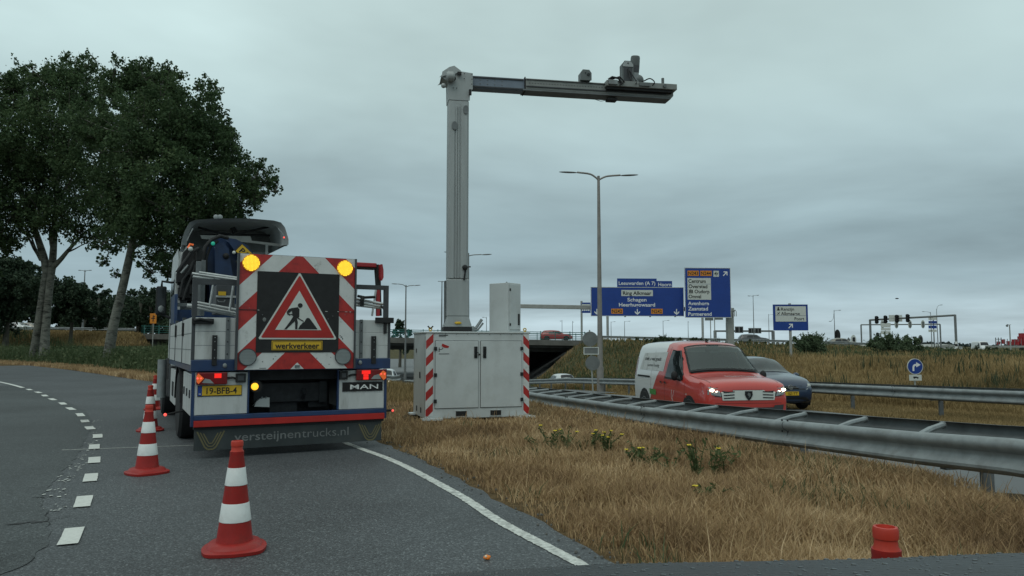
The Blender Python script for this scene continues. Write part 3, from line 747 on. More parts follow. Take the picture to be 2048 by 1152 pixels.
def big_tree(label, D, trunks, limbs, blobs_px, nleaf, size, seed):
    global rng
    rng = np.random.default_rng(seed); random.seed(seed)
    base = at(trunks[0][0][0], trunks[0][0][1], D); base.z = float(T(base.x, base.y))
    t = thing('poplar_tree', label, 'tree', base)
    sh = []
    def P_(q, dd=0): v = at(q[0], q[1], D + dd) - base; return v
    for tr in trunks:
        pts = [P_(q, q[3] if len(q) > 3 else 0) for q in tr]; rs = [q[2] for q in tr]
        pts[0].z = -0.2
        sp = spline(pts, 5); rr = []
        for i in range(len(sp)): u = i / 5; k = min(int(u), len(rs) - 2); rr.append((rs[k] + (rs[k + 1] - rs[k]) * (u - k)) * (1 + 0.10 * noise.noise(Vector((i * 0.9, seed, 0)))))
        sh.append(tube(sp, rr, 12, cap=False))
    part('trunk', 'bark', t, *sh, smooth=True)
    k = D / 1500
    blobs = []
    for (px, py, rp) in blobs_px:
        r = rp * k
        for q in range(2):
            v = P_((px + random.uniform(-0.2, 0.2) * rp, py + random.uniform(-0.2, 0.2) * rp), random.uniform(-1, 1) * r * 1.6); blobs.append((v.x, v.y, v.z, r * (1 if q == 0 else 0.85)))
    for lb in limbs:
        (x0, y0), (x1, y1), r0 = lb[:3]
        a = P_((x0, y0)); e = P_((x1, y1), random.uniform(-2.5, 2.5))
        sh2 = [limb(a, e, r0, r0 * 0.35)]
        for q in range(4):
            tt = random.uniform(0.45, 1.0); s_ = a.lerp(e, tt); b_ = min(blobs, key=lambda b: (Vector(b[:3]) - e).length + random.uniform(0, 4))
            f_ = Vector(b_[:3]) + Vector((random.uniform(-1, 1), random.uniform(-1, 1), random.uniform(-.6, 1))) * b_[3] * 0.7
            sh2.append(limb(s_, f_, r0 * 0.35, 0.02, 0.5))
        part('limb', 'bark', t, *sh2, smooth=True)
    tw = []
    for b_ in blobs:
        for q in range(5):
            a = Vector(b_[:3]) + Vector((random.uniform(-.3, .3), random.uniform(-.3, .3), -0.4)) * b_[3]
            e = Vector(b_[:3]) + Vector((random.gauss(0, 1), random.gauss(0, 1), random.gauss(0.4, 0.8))).normalized() * b_[3] * 1.05
            tw.append(limb(a, e, 0.035, 0.008, 0.4, 5))
    part('branches', 'bark_dark', t, *tw, kind='stuff')
    tufts = []
    for b_ in blobs:
        for q in range(7):
            dv = Vector((random.gauss(0, 1), random.gauss(0, 1), random.gauss(0.25, 1))).normalized(); rr = b_[3] * random.uniform(0.14, 0.26)
            for s3 in (0.95, 1.12, 1.25): e = Vector(b_[:3]) + dv * b_[3] * s3 + Vector((0, 0, 0.1 * (s3 - 0.9) * b_[3])); tufts.append((e.x, e.y, e.z, rr * (1.5 - s3)* 1.6))
    main = crown_points([(b[0], b[1], b[2], b[3] * 0.93) for b in blobs], int(nleaf * 0.80), 15, 0.33, 0.10)
    CP = np.concatenate([main, crown_points(tufts, int(nleaf * 0.26), 5, 0.8)])
    Vl, Fl = leaves(CP, np.full(len(CP), size), 0.4, 0.75)
    np_mesh('crown', Vl, Fl, 'leaf', t)
    return t


big_tree('right-hand poplar with one pale trunk leaning right over the weeds', 48,
         [[(214, 712, 0.36), (226, 655, 0.29), (243, 585, 0.26), (262, 500, 0.23), (275, 430, 0.20), (285, 330, 0.17), (290, 230, 0.09)]],
         [((262, 500), (350, 420), 0.15), ((268, 465), (200, 390), 0.15), ((275, 430), (430, 330), 0.15), ((280, 370), (330, 220), 0.12), ((283, 350), (230, 240), 0.11), ((270, 450), (440, 440), 0.12), ((285, 400), (500, 370), 0.12)],
         [(262, 190, 62), (318, 195, 68), (405, 225, 62), (355, 262, 80), (290, 280, 80), (425, 292, 58), (455, 330, 46), (240, 350, 70), (320, 370, 88), (400, 385, 74), (505, 352, 38), (535, 362, 26), (550, 375, 17), (475, 400, 48), (470, 440, 34), (510, 395, 30),
          (300, 445, 66), (370, 455, 60), (425, 462, 44), (335, 500, 48), (310, 530, 28), (385, 500, 38), (345, 545, 18), (262, 420, 60), (240, 150, 34), (290, 150, 30), (415, 180, 30), (215, 470, 30), (205, 520, 15), (230, 545, 12), (420, 265, 45), (195, 250, 60)], 112000, 0.178, 11)
big_tree('left-hand poplar with a pale double trunk forking low', 60,
         [[(66, 712, 0.36, 0.5), (78, 640, 0.28), (87, 575, 0.26), (92, 535, 0.30), (75, 475, 0.24), (48, 400, 0.18), (20, 300, 0.1)], [(88, 712, 0.38, -0.4), (92, 650, 0.30), (98, 585, 0.27), (104, 535, 0.28), (108, 480, 0.24), (112, 400, 0.17), (118, 250, 0.08)]],
         [((100, 540), (165, 470), 0.24), ((82, 520), (40, 450), 0.15), ((106, 500), (95, 430), 0.16), ((60, 440), (-30, 330), 0.14), ((112, 400), (190, 300), 0.13), ((108, 450), (60, 330), 0.12), ((100, 545), (42, 440), 0.13)],
         [(152, 135, 40), (120, 180, 62), (185, 190, 55), (55, 190, 58), (0, 205, 55), (-60, 220, 80), (100, 260, 82), (170, 280, 75), (20, 280, 85), (-70, 320, 100), (110, 350, 80), (190, 370, 66), (30, 370, 80), (70, 430, 52), (140, 430, 55), (-10, 440, 60), (215, 430, 42),
          (240, 470, 34), (190, 480, 26), (-60, 430, 70), (10, 490, 30), (175, 130, 22), (60, 150, 25), (20, 170, 28), (95, 155, 30), (-15, 540, 18)], 106000, 0.208, 23)


def small_tree(name, label, cat, px, py_top, w_px, D, n, size, m='leaf_far', group=None, trunk=True, py_bot=None):
    k = D / 1500; x = at(px, 690, D).x; zb = float(T(x, D)); top = at(px, py_top, D).z; H = top - zb; W = w_px * k / 2
    t = thing(name, label, cat, (x, D, zb), group=group)
    bl = []
    for i in range(14):
        a = random.uniform(0, 6.28); rr = random.uniform(0, 0.75) * W; zc = random.uniform(0.25 if not trunk else 0.35, 0.82) * H; r = min(W, H) * random.uniform(0.28, 0.45) * (1.1 - 0.5 * abs(zc / H - 0.45))
        bl.append((math.cos(a) * rr * (1.15 - 0.6 * max(0, zc / H - .4)), math.sin(a) * rr, zc, r))
    bl.append((0, 0, H * 0.8, min(W, H) * 0.3))
    P3 = crown_points(bl, n)
    P3[:, 2] = np.maximum(P3[:, 2], 0.02); Vl, Fl = leaves(P3, np.full(len(P3), size), 0.4, 0.6)
    np_mesh('crown' if trunk else 'foliage', Vl, Fl, m, t)
    if trunk: part('trunk', 'bark_dark', t, tube([(0, 0, -0.3), (0.1, 0, H * 0.3), (0, 0, H * 0.7)], [0.03 * H, 0.022 * H, 0.01 * H], 8))
    else: part('stems', 'bark_dark', t, *[tube([(0, 0, -0.1), (math.cos(a) * W * 0.3, math.sin(a) * W * 0.3, H * 0.45), (math.cos(a) * W * 0.6, math.sin(a) * W * 0.6, H * 0.85)], [0.05, 0.03, 0.01], 5) for a in (0.3, 1.5, 2.7, 4.1, 5.4)], kind='stuff')
    return t


def twiggy(o, n, W, H, m='shrub'):
    """upright willow shoots of a shrub: thin leaves along rods"""
    pts = []
    for i in range(n):
        a = random.uniform(0, 6.28); r0 = random.uniform(0, 0.3) * W; r1 = r0 + random.uniform(0.1, 0.85) * W; h = H * random.uniform(0.6, 1.12) * (1.05 - 0.35 * (r1 / W) ** 2)
        for q in np.linspace(0.15, 1, 46):
            rr = r0 + (r1 - r0) * q ** 1.4; pts.append((math.cos(a) * rr + random.gauss(0, 0.04), math.sin(a) * rr + random.gauss(0, 0.04), h * q + random.gauss(0, 0.04)))
    Vl, Fl = leaves(np.array(pts), np.full(len(pts), 0.21), 0.2, 0.35); np_mesh('shoots', Vl, Fl, m, o, kind='stuff')


random.seed(3)
small_tree('woodland_tree', 'dark bushy tree at the left edge behind the double-trunk poplar', 'tree', 10, 500, 190, 84, 26000, 0.34)
small_tree('woodland_tree', 'rounded dark tree seen between the two poplar trunks', 'tree', 140, 556, 130, 88, 16000, 0.34)
# the rest of the wood reads as one mass
bl = []
for px in range(-160, 356, 9):
    tp = np.interp(px, [-160, 0, 60, 120, 170, 215, 260, 300, 345, 360], [500, 512, 530, 560, 578, 592, 590, 578, 588, 600]); D = random.uniform(118, 132)
    for q in range(5):
        yy = tp + 12 + q * (650 - tp) / 4.6; v = at(px + random.uniform(-5, 5), yy + random.uniform(-4, 6), D + random.uniform(-3, 3)); bl.append((v.x, v.y, v.z, random.uniform(1.2, 1.9)))
P3 = crown_points(bl, 75000, 6); Vl, Fl = leaves(P3, np.full(len(P3), 0.48), 0.4, 0.7)
o = np_mesh('woodland', Vl, Fl, 'leaf_far'); tag(o, 'dense dark green wood beyond the embankment on the left', None, kind='stuff')
part('woodland_trunks', 'bark_dark', None, *[tube([(at(px, 690, 124).x, 124 + random.uniform(-3, 3), 0), (at(px, 690, 124).x + .4, 124, 9)], 0.25, 6) for px in range(-150, 350, 17)], kind='stuff')['label'] = 'dark trunks of the wood on the left'
for (px, tp, w, D, lab) in [(800, 626, 52, 150, 'dark tree just right of the truck above the overpass'), (948, 636, 30, 150, 'small dark tree showing behind the box on the cabinet'), (1089, 656, 34, 135, 'low dark tree left of the maroon car on the overpass')]:
    small_tree('roadside_tree', lab, 'tree', px, tp, w, D, 5000, 0.42)
for (px, tp, w, D, lab) in [(1622, 668, 78, 66, 'willow shrub right of the blue parking route sign'), (1783, 668, 100, 64, 'large willow shrub below the traffic light gantry'), (1330, 671, 46, 80, 'pale shrub on the ridge above the red van roof'), (1890, 697, 44, 72, 'low round shrub right of the large willow'), (1850, 694, 34, 78, 'small shrub touching the large willow on its right')]:
    sb = small_tree('willow_shrub' if w > 60 else 'shrub', lab, 'shrub', px, tp + 5, w * 1.1, D, 12000, 0.22, 'shrub', trunk=False)
    k = D / 1500; twiggy(sb, 110 if w > 60 else 36, w * k / 2, (at(px, tp, D).z - sb.location.z))
bl = []
for px in range(1195, 1640, 7):
    D = 90; v = at(px, 690 + (1 if px > 1400 else -4) + random.uniform(-3, 3), D + random.uniform(-2, 3)); bl.append((v.x, v.y, v.z - 0.2, random.uniform(0.5, 0.95)))
for px in range(1650, 2080, 9):
    v = at(px, 706 + random.uniform(-2, 3), 82); bl.append((v.x, v.y, v.z - 0.1, random.uniform(0.45, 0.75)))
P3 = crown_points(bl, 34000, 8); Vl, Fl = leaves(P3, np.full(len(P3), 0.2), 0.4, 0.6)
tag(np_mesh('scrub', Vl, Fl, 'scrub'), 'low dark scrub along the top of the bank behind the red van', None, kind='stuff')
bl = []
for px in range(1760, 2120, 6):
    tp = np.interp(px, [1760, 1830, 1900, 1960, 2010, 2120], [694, 686, 683, 690, 688, 686]); v = at(px, tp + 5, 700); bl.append((v.x, v.y + random.uniform(-8, 8), v.z - 1.5, random.uniform(3, 4.5)))
P3 = crown_points(bl, 14000, 3); Vl, Fl = leaves(P3, np.full(len(P3), 1.7), 0.4, 0.7)
tag(np_mesh('distant_wood', Vl, Fl, 'leaf_hill'), 'distant bluish tree line on the horizon at the right', None, kind='stuff')
random.seed(5); rng = np.random.default_rng(5)


# flowering plants in the verge
def primrose(px, py, h, label, nst=5, flowers=3):
    g = at(px, py, 8)            # meet the ground
    dirv = (g - Vector((0, 0, CAM_Z))); s_ = CAM_Z / -dirv.z
    for _ in range(6):
        x, y = dirv.x * s_, dirv.y * s_; zt = float(T(x, y)); s_ = (CAM_Z - zt) / -dirv.z
    t = thing('evening_primrose', label, 'plant', (dirv.x * s_, dirv.y * s_, zt), random.uniform(0, 6), group='flowering weeds in the dry verge')
    st, lp = [], []
    for i in range(nst):
        a = random.uniform(0, 6.28); sp = random.uniform(0.05, 0.24); hh = h * random.uniform(0.7, 1.1)
        pts = [Vector((math.cos(a) * 0.02, math.sin(a) * 0.02, 0)), Vector((math.cos(a) * sp * 0.4, math.sin(a) * sp * 0.4, hh * 0.5)), Vector((math.cos(a) * sp, math.sin(a) * sp, hh))]
        st.append(tube(pts, [0.006, 0.005, 0.003], 5))
        for q in np.linspace(0.1, 1, 16): 
            p = pts[0].lerp(pts[1], q * 2) if q < 0.5 else pts[1].lerp(pts[2], q * 2 - 1); lp.append(p + Vector((random.gauss(0, 0.018), random.gauss(0, 0.018), 0)))
        if i < flowers:
            e = pts[2]; fs = []
            for q in range(4):
                b_ = q * math.pi / 2 + a; c_ = e + Vector((math.cos(b_), math.sin(b_), 0.25)) * 0.016
                fs.append(ball(c_, 0.012, 6, 4, (1, 1, 0.6)))
            part('flower', 'petal', t, *fs)
    part('stems', 'plant', t, *st)
    Vl, Fl = leaves(np.array([p[:] for p in lp]), np.full(len(lp), 0.075), 0.5, 0.3); np_mesh('leaves', Vl, Fl, 'plant', t, kind='stuff')


for a in [(1098, 900, .28, 'yellow flowering weed left of the pair nearest the cabinet', 5, 2), (1136, 898, .26, 'yellow flowering weed third from the left in the verge', 5, 2), (1184, 898, .24, 'yellow flowering weed in the middle of the left cluster', 4, 2), (1212, 902, .27, 'yellow flowering weed with most flowers, at the right of the left cluster', 7, 5),
          (1272, 932, .22, 'low spreading weed with two flowers below the guardrail', 6, 2), (1305, 936, .22, 'green weed with one flower beside the low spreading one', 6, 1), (1341, 948, .26, 'upright green weed without flowers, narrow', 3, 0), (1396, 960, .42, 'tallest green weed in the middle of the verge', 8, 1),
          (1425, 950, .28, 'weed with pale flower right of the tallest one', 4, 1), (1450, 942, .28, 'leaning green weed right of the tallest one', 3, 0), (1412, 1006, .16, 'lowest green weed, nearest the road, with one pale flower', 6, 1), (1076, 900, .2, 'small weed nearest the cabinet corner', 4, 0)]:
    primrose(*a)
# ------------------------------------------------------------------ guardrails
WB = [(0.0, 0.155), (0.035, 0.154), (0.068, 0.140), (0.085, 0.112), (0.084, 0.085), (0.070, 0.060), (0.022, 0.030), (0.012, 0.0), (0.022, -0.030), (0.062, -0.060), (0.080, -0.085), (0.078, -0.110), (0.045, -0.142), (0.0, -0.155)]


def wbeam(path, side, th=0.008):
    """W profile swept along path (x,y,z of beam centre); side=+1 bulges to the right of travel, -1 left"""
    V, F = [], []; n = len(WB)
    for i, p in enumerate(path):
        d = (path[min(i + 1, len(path) - 1)] - path[max(i - 1, 0)]); d.z = 0; d.normalize(); nrm = Vector((d.y, -d.x, 0)) * side
        for o, z in WB: V.append(tuple(p + nrm * o + Vector((0, 0, z))))
        for o, z in WB: V.append(tuple(p + nrm * (o - th) + Vector((0, 0, z))))
    for i in range(len(path) - 1):
        a, b = i * 2 * n, (i + 1) * 2 * n
        for k in range(n - 1):
            F.append((a + k, b + k, b + k + 1, a + k + 1)); F.append((a + n + k, a + n + k + 1, b + n + k + 1, b + n + k))
        F.append((a, a + n, b + n, b)); F.append((a + n - 1, b + n - 1, b + 2 * n - 1, a + 2 * n - 1))
    return V, F


def guardrail(name, label, xf_, y0, y1, width, zf, seg=4.0, post=2.66, strut=1.15, top=0.75, back=True, near_side=-1):
    t = thing(name, label, 'guardrail', (float(xf_(y0)), y0, float(zf(y0))))
    o = t.location
    def P3(y, off=0.0, dz=0.0):
        a = Vector((float(xf_(y)), y, 0)); b = Vector((float(xf_(y + 0.1)), y + 0.1, 0)); d = (b - a).normalized(); r = Vector((d.y, -d.x, 0))
        q = a + r * off; return Vector((q.x, q.y, float(zf(y)) + dz)) - o
    lines = [(0.0, near_side)] + ([(width, -near_side)] if back else [])
    for off, side in lines:
        y = y0; k = 0
        while y < y1 - 0.1:
            ye = min(y + seg, y1); yy = np.linspace(y - 0.14, ye, 5)
            jit = random.uniform(-0.006, 0.006); lap = 0.003 * (k % 2)
            path = [P3(q, off + side * lap * 1.0, top - 0.155 + jit + (0.03 if off else 0)) for q in yy]
            part('rail_beam', 'galv' if (off == 0 or not strut) else 'galv_dark', t, wbeam(path, side), smooth=True)  # back beam coloured darker for the shade on its inner face
            if y > y0 and y < 45: part('splice_edge', 'chassis', t, wbeam([P3(y - 0.150, off + side * 0.004, top - 0.155), P3(y - 0.139, off + side * 0.004, top - 0.155)], side))
            k += 1; y = ye
    bolts = []
    y = y0 + 0.3
    while y < y1:
        c = P3(y, width / 2 if back else 0.10); 
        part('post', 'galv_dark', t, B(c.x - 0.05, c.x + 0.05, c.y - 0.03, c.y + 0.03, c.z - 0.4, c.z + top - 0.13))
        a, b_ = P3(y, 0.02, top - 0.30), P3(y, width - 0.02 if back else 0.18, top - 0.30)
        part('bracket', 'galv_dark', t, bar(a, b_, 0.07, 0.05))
        y += post
    if strut:
        y = y0 + 0.2
        while y < y1 - 1 and y < 34:
            a, b_ = P3(y, 0.06, top - 0.05), P3(y + 0.60, width - 0.06, top + 0.0)
            part('spacer_strut', 'galv', t, tube([a, a.lerp(b_, .5) + Vector((0, 0, 0.012)), b_], [0.030, 0.033, 0.033], 8), smooth=True)
            part('strut_clamp', 'galv_dark', t, ball(b_, 0.042, 7, 5), ball(a, 0.03, 6, 4)) if y < 20 else None
            y += strut
    y = y0 + seg
    while y < y1 and y < 26:
        for off, side in lines[:1]:
            for dz in (-0.06, -0.10, 0.035, 0.0, -0.2):
                for dy in (-0.09, -0.2):
                    c = P3(y + dy, off, top - 0.155 + 0.155 + dz - 0.01) ; d2 = P3(y + dy + 0.1) - P3(y + dy); r = Vector((d2.y, -d2.x, 0)).normalized() * side
                    bolts.append(ball(c + r * 0.05 + Vector((0, 0, -0.02)), 0.013, 5, 4))
            c = P3(y - 0.0, off, top - 0.155); d2 = (P3(y + 0.1) - P3(y)).normalized(); r = Vector((d2.y, -d2.x, 0)) * side
        y += seg
    if bolts: part('splice_bolts', 'chassis', t, *bolts, kind='stuff')
    return t


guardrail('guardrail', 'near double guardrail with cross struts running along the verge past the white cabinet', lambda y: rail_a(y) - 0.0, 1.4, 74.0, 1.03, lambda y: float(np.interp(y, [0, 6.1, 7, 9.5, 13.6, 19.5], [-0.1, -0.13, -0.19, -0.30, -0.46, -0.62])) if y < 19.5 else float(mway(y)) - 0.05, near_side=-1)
guardrail('guardrail', 'far double guardrail between the motorway lanes and the grassy bank', lambda y: rail_b(y), 13.0, 66.0, 0.7, lambda y: float(mway(y)) + 0.09, post=3.2, strut=0, near_side=-1, top=0.74)
# rail of the opposite carriageway seen between truck and cabinet
guardrail('guardrail', 'short far guardrail seen between the truck and the white cabinet', lambda y: rail_a(y) - 1.9, 34.0, 78.0, 0.6, lambda y: float(T(rail_a(y) - 1.9, y)) - 0.02, post=4.0, strut=0, near_side=-1, back=False)


def rail_x(label, x0, x1, Y, zf, post=3.0, m='galv'):
    t = thing('guardrail', label, 'guardrail', (x0, Y, float(zf(x0)))); o = t.location; x = x0
    while x < x1 - 0.1:
        xe = min(x + 6, x1); path = [Vector((q, Y, float(zf(q)) + 0.6)) - o for q in np.linspace(x, xe, 4)]
        part('rail_beam', m, t, wbeam(path, 1)); x = xe
    x = x0 + 0.5
    while x < x1: part('post', 'galv_dark', t, B(x - 0.06 - o.x, x + 0.06 - o.x, 0.01, 0.11, float(zf(x)) - 0.3 - o.z, float(zf(x)) + 0.7 - o.z)); x += post
    return t


rail_x('pale guardrail on top of the left embankment in front of the wood', -100, -48.5, 97.0, deck_z)
rail_x('thin guardrail on the ridge right of the overpass', 10.5, 46, 97.0, deck_z)

# ------------------------------------------------------------------ overpass
t = thing('overpass_bridge', 'grey concrete motorway overpass with teal railings and a dark underside', 'bridge', (0, 97.0, 0))
xs_ = np.linspace(-48, 10.5, 24)
def slab(x0, x1, y0, y1, dz0, dz1):
    V = []; F = []
    for x in xs_[(xs_ >= x0 - 0.01) & (xs_ <= x1 + 0.01)]:
        z = float(deck_z(x)); V += [(x, y0, z + dz0), (x, y1, z + dz0), (x, y1, z + dz1), (x, y0, z + dz1)]
    n = len(V) // 4
    for i in range(n - 1):
        for k in range(4): F.append((i * 4 + k, i * 4 + (k + 1) % 4, (i + 1) * 4 + (k + 1) % 4, (i + 1) * 4 + k))
    F += [(3, 2, 1, 0), tuple(range(4 * n - 4, 4 * n))]
    return V, F
part('deck', 'concrete_dark', t, slab(-48, 10.5, 16.0, 30.0, -0.95, -0.02)); part('deck', 'concrete_dark', t, slab(-48, 10.5, 0.6, 13.4, -0.95, -0.02), slab(-48, 10.5, 2.5, 11.5, -1.5, -0.951))  # rear deck added to deepen the darkness under the bridge
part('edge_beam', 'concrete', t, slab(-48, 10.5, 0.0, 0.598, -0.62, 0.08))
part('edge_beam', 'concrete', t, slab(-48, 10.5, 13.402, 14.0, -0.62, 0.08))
part('roadway', 'asphalt_far', t, slab(-48, 10.5, 0.7, 13.3, -0.015, 0.004))
for yy in (0.25, 13.7):
    for dz, h in ((1.12, 0.09), (0.82, 0.045), (0.56, 0.045), (0.30, 0.045)):
        part('railing_bar', 'teal', t, slab(-48, 10.5, yy - 0.03, yy + 0.03, dz - h, dz))
    for x in np.arange(-47.6, 10.6, 1.9):
        z = float(deck_z(x)); part('railing_post', 'teal', t, B(x - 0.05, x + 0.05, yy - 0.06, yy + 0.06, z + 0.081, z + 1.2))
for x in (-31, -19.5, -8.2):
    for yy in (2.2, 7, 11.8): part('pier', 'concrete', t, lathe([(0.55, -3.6), (0.55, float(deck_z(x)) - 1.75)], 16, (x, yy, 0)))
    part('crosshead', 'concrete', t, B(x - 0.6, x + 0.6, 1.2, 12.8, float(deck_z(x)) - 1.75, float(deck_z(x)) - 1.501))
part('added_back_wall', 'concrete_dark', t, B(-3.0, 9.6, 29.5, 30.0, -3.7, 1.0))  # wall added behind the opening so that it stays dark
# abutments: sloped revetment under the deck ends, with a curved wing wall to the right
for sx, xb in ((1, 9.4), (-1, -46.5)):
    zt = float(deck_z(xb)) - 0.96
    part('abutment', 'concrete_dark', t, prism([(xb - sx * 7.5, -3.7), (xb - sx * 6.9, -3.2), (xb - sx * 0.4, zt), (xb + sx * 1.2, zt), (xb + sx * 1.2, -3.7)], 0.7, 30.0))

# ------------------------------------------------------------------ lamps and posts
def lamp(name, label, px, py_top, D, r0, arms, base_z=None, group=None, head=0.8, m='lamp_grey', lift=0.0):
    """arms: list of (dx, dz_end, dy) reaching from the pole top"""
    tp = at(px, py_top, D); zb = float(T(tp.x, tp.y)) if base_z is None else base_z; H = tp.z - zb
    t = thing(name, label, 'street lamp', (tp.x, tp.y, zb), group=group)
    part('pole', m, t, tube([(0, 0, -0.3), (0, 0, H * 0.12), (0, 0, H * 0.121), (0, 0, H)], [r0, r0 * 0.96, r0 * 0.78, r0 * 0.38], 12), smooth=True)
    for dx, dz, dy in arms:
        s_ = 1 if dx > 0 else -1; L = abs(dx)
        hd = min(head, L * 0.45)
        pts = [(0, 0, H - 0.25), (0.07 * dx, dy * .07, H - 0.25 + 0.35 * dz), (0.22 * dx, dy * .22, H - 0.25 + 0.8 * dz), (0.5 * dx, dy * .5, H - 0.25 + dz), ((L - hd) * s_, dy * (1 - hd / L), H - 0.25 + dz * 1.04)]
        part('arm', m, t, tube(spline(pts, 4), r0 * 0.27, 6), smooth=True)
        e = Vector(((L - hd * 0.5) * s_, dy, H - 0.25 + dz * 1.06)); ang = math.atan2(dy, dx)
        h = xf(ball((0, 0, 0), 1, 12, 8, (hd * 0.55, 0.11, 0.05)), Matrix.Translation(e) @ Matrix.Rotation(-0.05 * s_, 4, 'Y') @ Matrix.Rotation(ang if dx > 0 else ang + math.pi, 4, 'Z'))
        part('lamp_head', 'lamp_grey', t, h, smooth=True)
    return t


lamp('street_lamp', 'tallest double-armed street lamp, right of the mast and in front of the blue gantry sign', 1197, 352, 42, 0.20, [(-2.2, 0.46, 0.1), (2.25, 0.30, 0.1)], m='pole_grey', head=1.0)
lamp('street_lamp', 'double-armed street lamp standing right of the truck', 812, 570, 88, 0.17, [(-1.7, 0.36, 0), (1.7, 0.2, 0)])
lamp('street_lamp', 'tall single street lamp close left of the mast, with two short arms', 884, 562, 108, 0.17, [(-0.6, 0.2, 0), (0.55, 0.2, 0)], base_z=1.5)
lamp('street_lamp', 'street lamp whose arms stick out on both sides of the mast', 937, 506, 60, 0.15, [(-1.95, 0.3, 0), (1.85, 0.12, 0)])
lamp('street_lamp', 'slim street lamp between the two poplars in front of the wood', 170, 540, 99, 0.14, [(-0.9, 0.2, 0), (0.9, 0.2, 0)])
for (px, pt, D, arms, lab) in [(1222, 643, 150, [(0.9, .2, 0)], 'small street lamp below the left part of the gantry sign'), (1249, 642, 152, [(1.2, .2, 0)], 'second small street lamp below the gantry sign from the left'), (1326, 641, 148, [(1.3, .25, 0)], 'third small street lamp below the gantry sign, above the pale shrub'),
                               (1506, 590, 118, [(-0.85, .1, 0), (0.95, .2, 0)], 'double-armed street lamp between the tall blue sign and the parking route sign'), (1537, 628, 150, [(1.6, .15, 0)], 'single-arm street lamp close left of the parking route sign'),
                               (1668, 620, 122, [(1.15, .2, 0), (-0.9, -1.5, 0)], 'street lamp behind the beige car with one high and one low arm'), (1861, 624, 132, [(-1.5, .3, 0)], 'street lamp with arm to the left behind the stacked signs'),
                               (1873, 618, 130, [(1.1, .9, 0)], 'street lamp with arm rising to the right beside the stacked signs'), (1145, 642, 140, [(0.25, .05, 0)], 'very thin lamp post left of the overpass sign post'), (1124, 640, 146, [(-0.4, .05, 0)], 'faint thin lamp post right of the maroon car'),
                               (973, 634, 120, [(-0.7, 0.2, 0)], 'small street lamp showing between the mast and the box'), (1376, 642, 150, [(0.2, .05, 0)], 'thin post below the joint of the two gantry signs')]:
    lamp('street_lamp', lab, px, pt, D, 0.10, arms, head=0.5)
# camera pole at the far right
tp = at(2019, 650, 105); zb = float(T(tp.x, tp.y)); t = thing('camera_pole', 'thin pole with a small traffic camera, in front of the flatbed load', 'camera pole', (tp.x, tp.y, zb)); H = tp.z - zb
part('pole', 'gantry', t, tube([(0, 0, -0.2), (0, 0, H)], [0.11, 0.07], 8)); part('camera', 'housing', t, ball((-0.35, 0, H - 0.1), 0.16), bar((0, 0, H), (-0.35, 0, H + 0.1), 0.05)); part('crossarm', 'gantry', t, bar((-0.3, 0, H), (0.2, 0, H + 0.05), 0.06))


# ------------------------------------------------------------------ signs
def frame_of(t, x0, x1, z0_, z1_, y=0.0, m='sign_white', w=0.04, d=0.012):
    return part('border', m, t, B(x0, x1, y - d, y, z1_ - w, z1_), B(x0, x1, y - d, y, z0_, z0_ + w), B(x0, x0 + w, y - d, y, z0_ + w, z1_ - w), B(x1 - w, x1, y - d, y, z0_ + w, z1_ - w))


def arrow_down(cx, z0_, h, w):
    s = w / 2; k = h * 0.16
    return [(cx - k / 2, z0_ + h), (cx - k / 2, z0_ + h * .33), (cx - s, z0_ + h * .62), (cx - s, z0_ + h * .36), (cx, z0_), (cx + s, z0_ + h * .36), (cx + s, z0_ + h * .62), (cx + k / 2, z0_ + h * .33), (cx + k / 2, z0_ + h)]


def arrow_ne(cx, cz, s, y):
    a = rot(prism([(-0.09 * s, -0.55 * s), (0.09 * s, -0.55 * s), (0.09 * s, 0.5 * s), (-0.09 * s, 0.5 * s)], y - 0.004, y), R(45))
    h = prism([(-0.28 * s, 0.46 * s), (0.46 * s, 0.46 * s), (0.46 * s, -0.28 * s), (0.28 * s, -0.28 * s), (0.28 * s, 0.28 * s), (-0.28 * s, 0.28 * s)], y - 0.005, y)
    return [xf(a, Matrix.Translation((cx, 0, cz))), xf(h, Matrix.Translation((cx, 0, cz)))]


# big gantry at D=75, sign plane facing the camera
D = 75.0; K = D / 1500 * 1.003
gx0 = at(1462, 640, D)
t = thing('sign_gantry', 'grey portal beam and thick post that carry the two big blue motorway signs', 'sign gantry', (gx0.x, D, float(T(gx0.x, D))))
def gl(px, py, dd=0): return at(px, py, D + dd) - t.location
pb = gl(1462, 700); pt_ = gl(1462, 622)
part('post', 'gantry', t, B(-0.33, 0.33, 0.1, 0.75, -0.3, pt_.z - 0.02), bevel=0.04)
part('post_cap', 'gantry', t, B(-0.42, 0.5, 0.0, 0.85, pt_.z, pt_.z + 0.12), *[B(-0.4 + 0.18 * k, -0.34 + 0.18 * k, -0.05, 0.0, pt_.z - 0.55, pt_.z - 0.01) for k in range(6)])
bl_ = gl(985, 612, 2); br = gl(1470, 619.5)
part('beam', 'gantry', t, bar((bl_.x, 1.4, bl_.z), (br.x, 0.45, br.z - 0.0), 0.42, 0.40), bevel=0.03)
part('hanger', 'galv_dark', t, *[B(gl(px, 600).x - 0.06, gl(px, 600).x + 0.06, -0.12, 0.25, gl(px, 634).z, gl(px, 560).z - (0.8 if px < 1366 else 0)) for px in (1200, 1250, 1300, 1350, 1385, 1440)])


def sign_at(name, label, cat, px0, px1, py0, py1, D, rz=0.0, dy=0.0):
    a, b = at(px0, py1, D), at(px1, py0, D); W, H = b.x - a.x, b.z - a.z
    t = thing(name, label, cat, ((a.x + b.x) / 2, D + dy, a.z), rz); return t, W, H


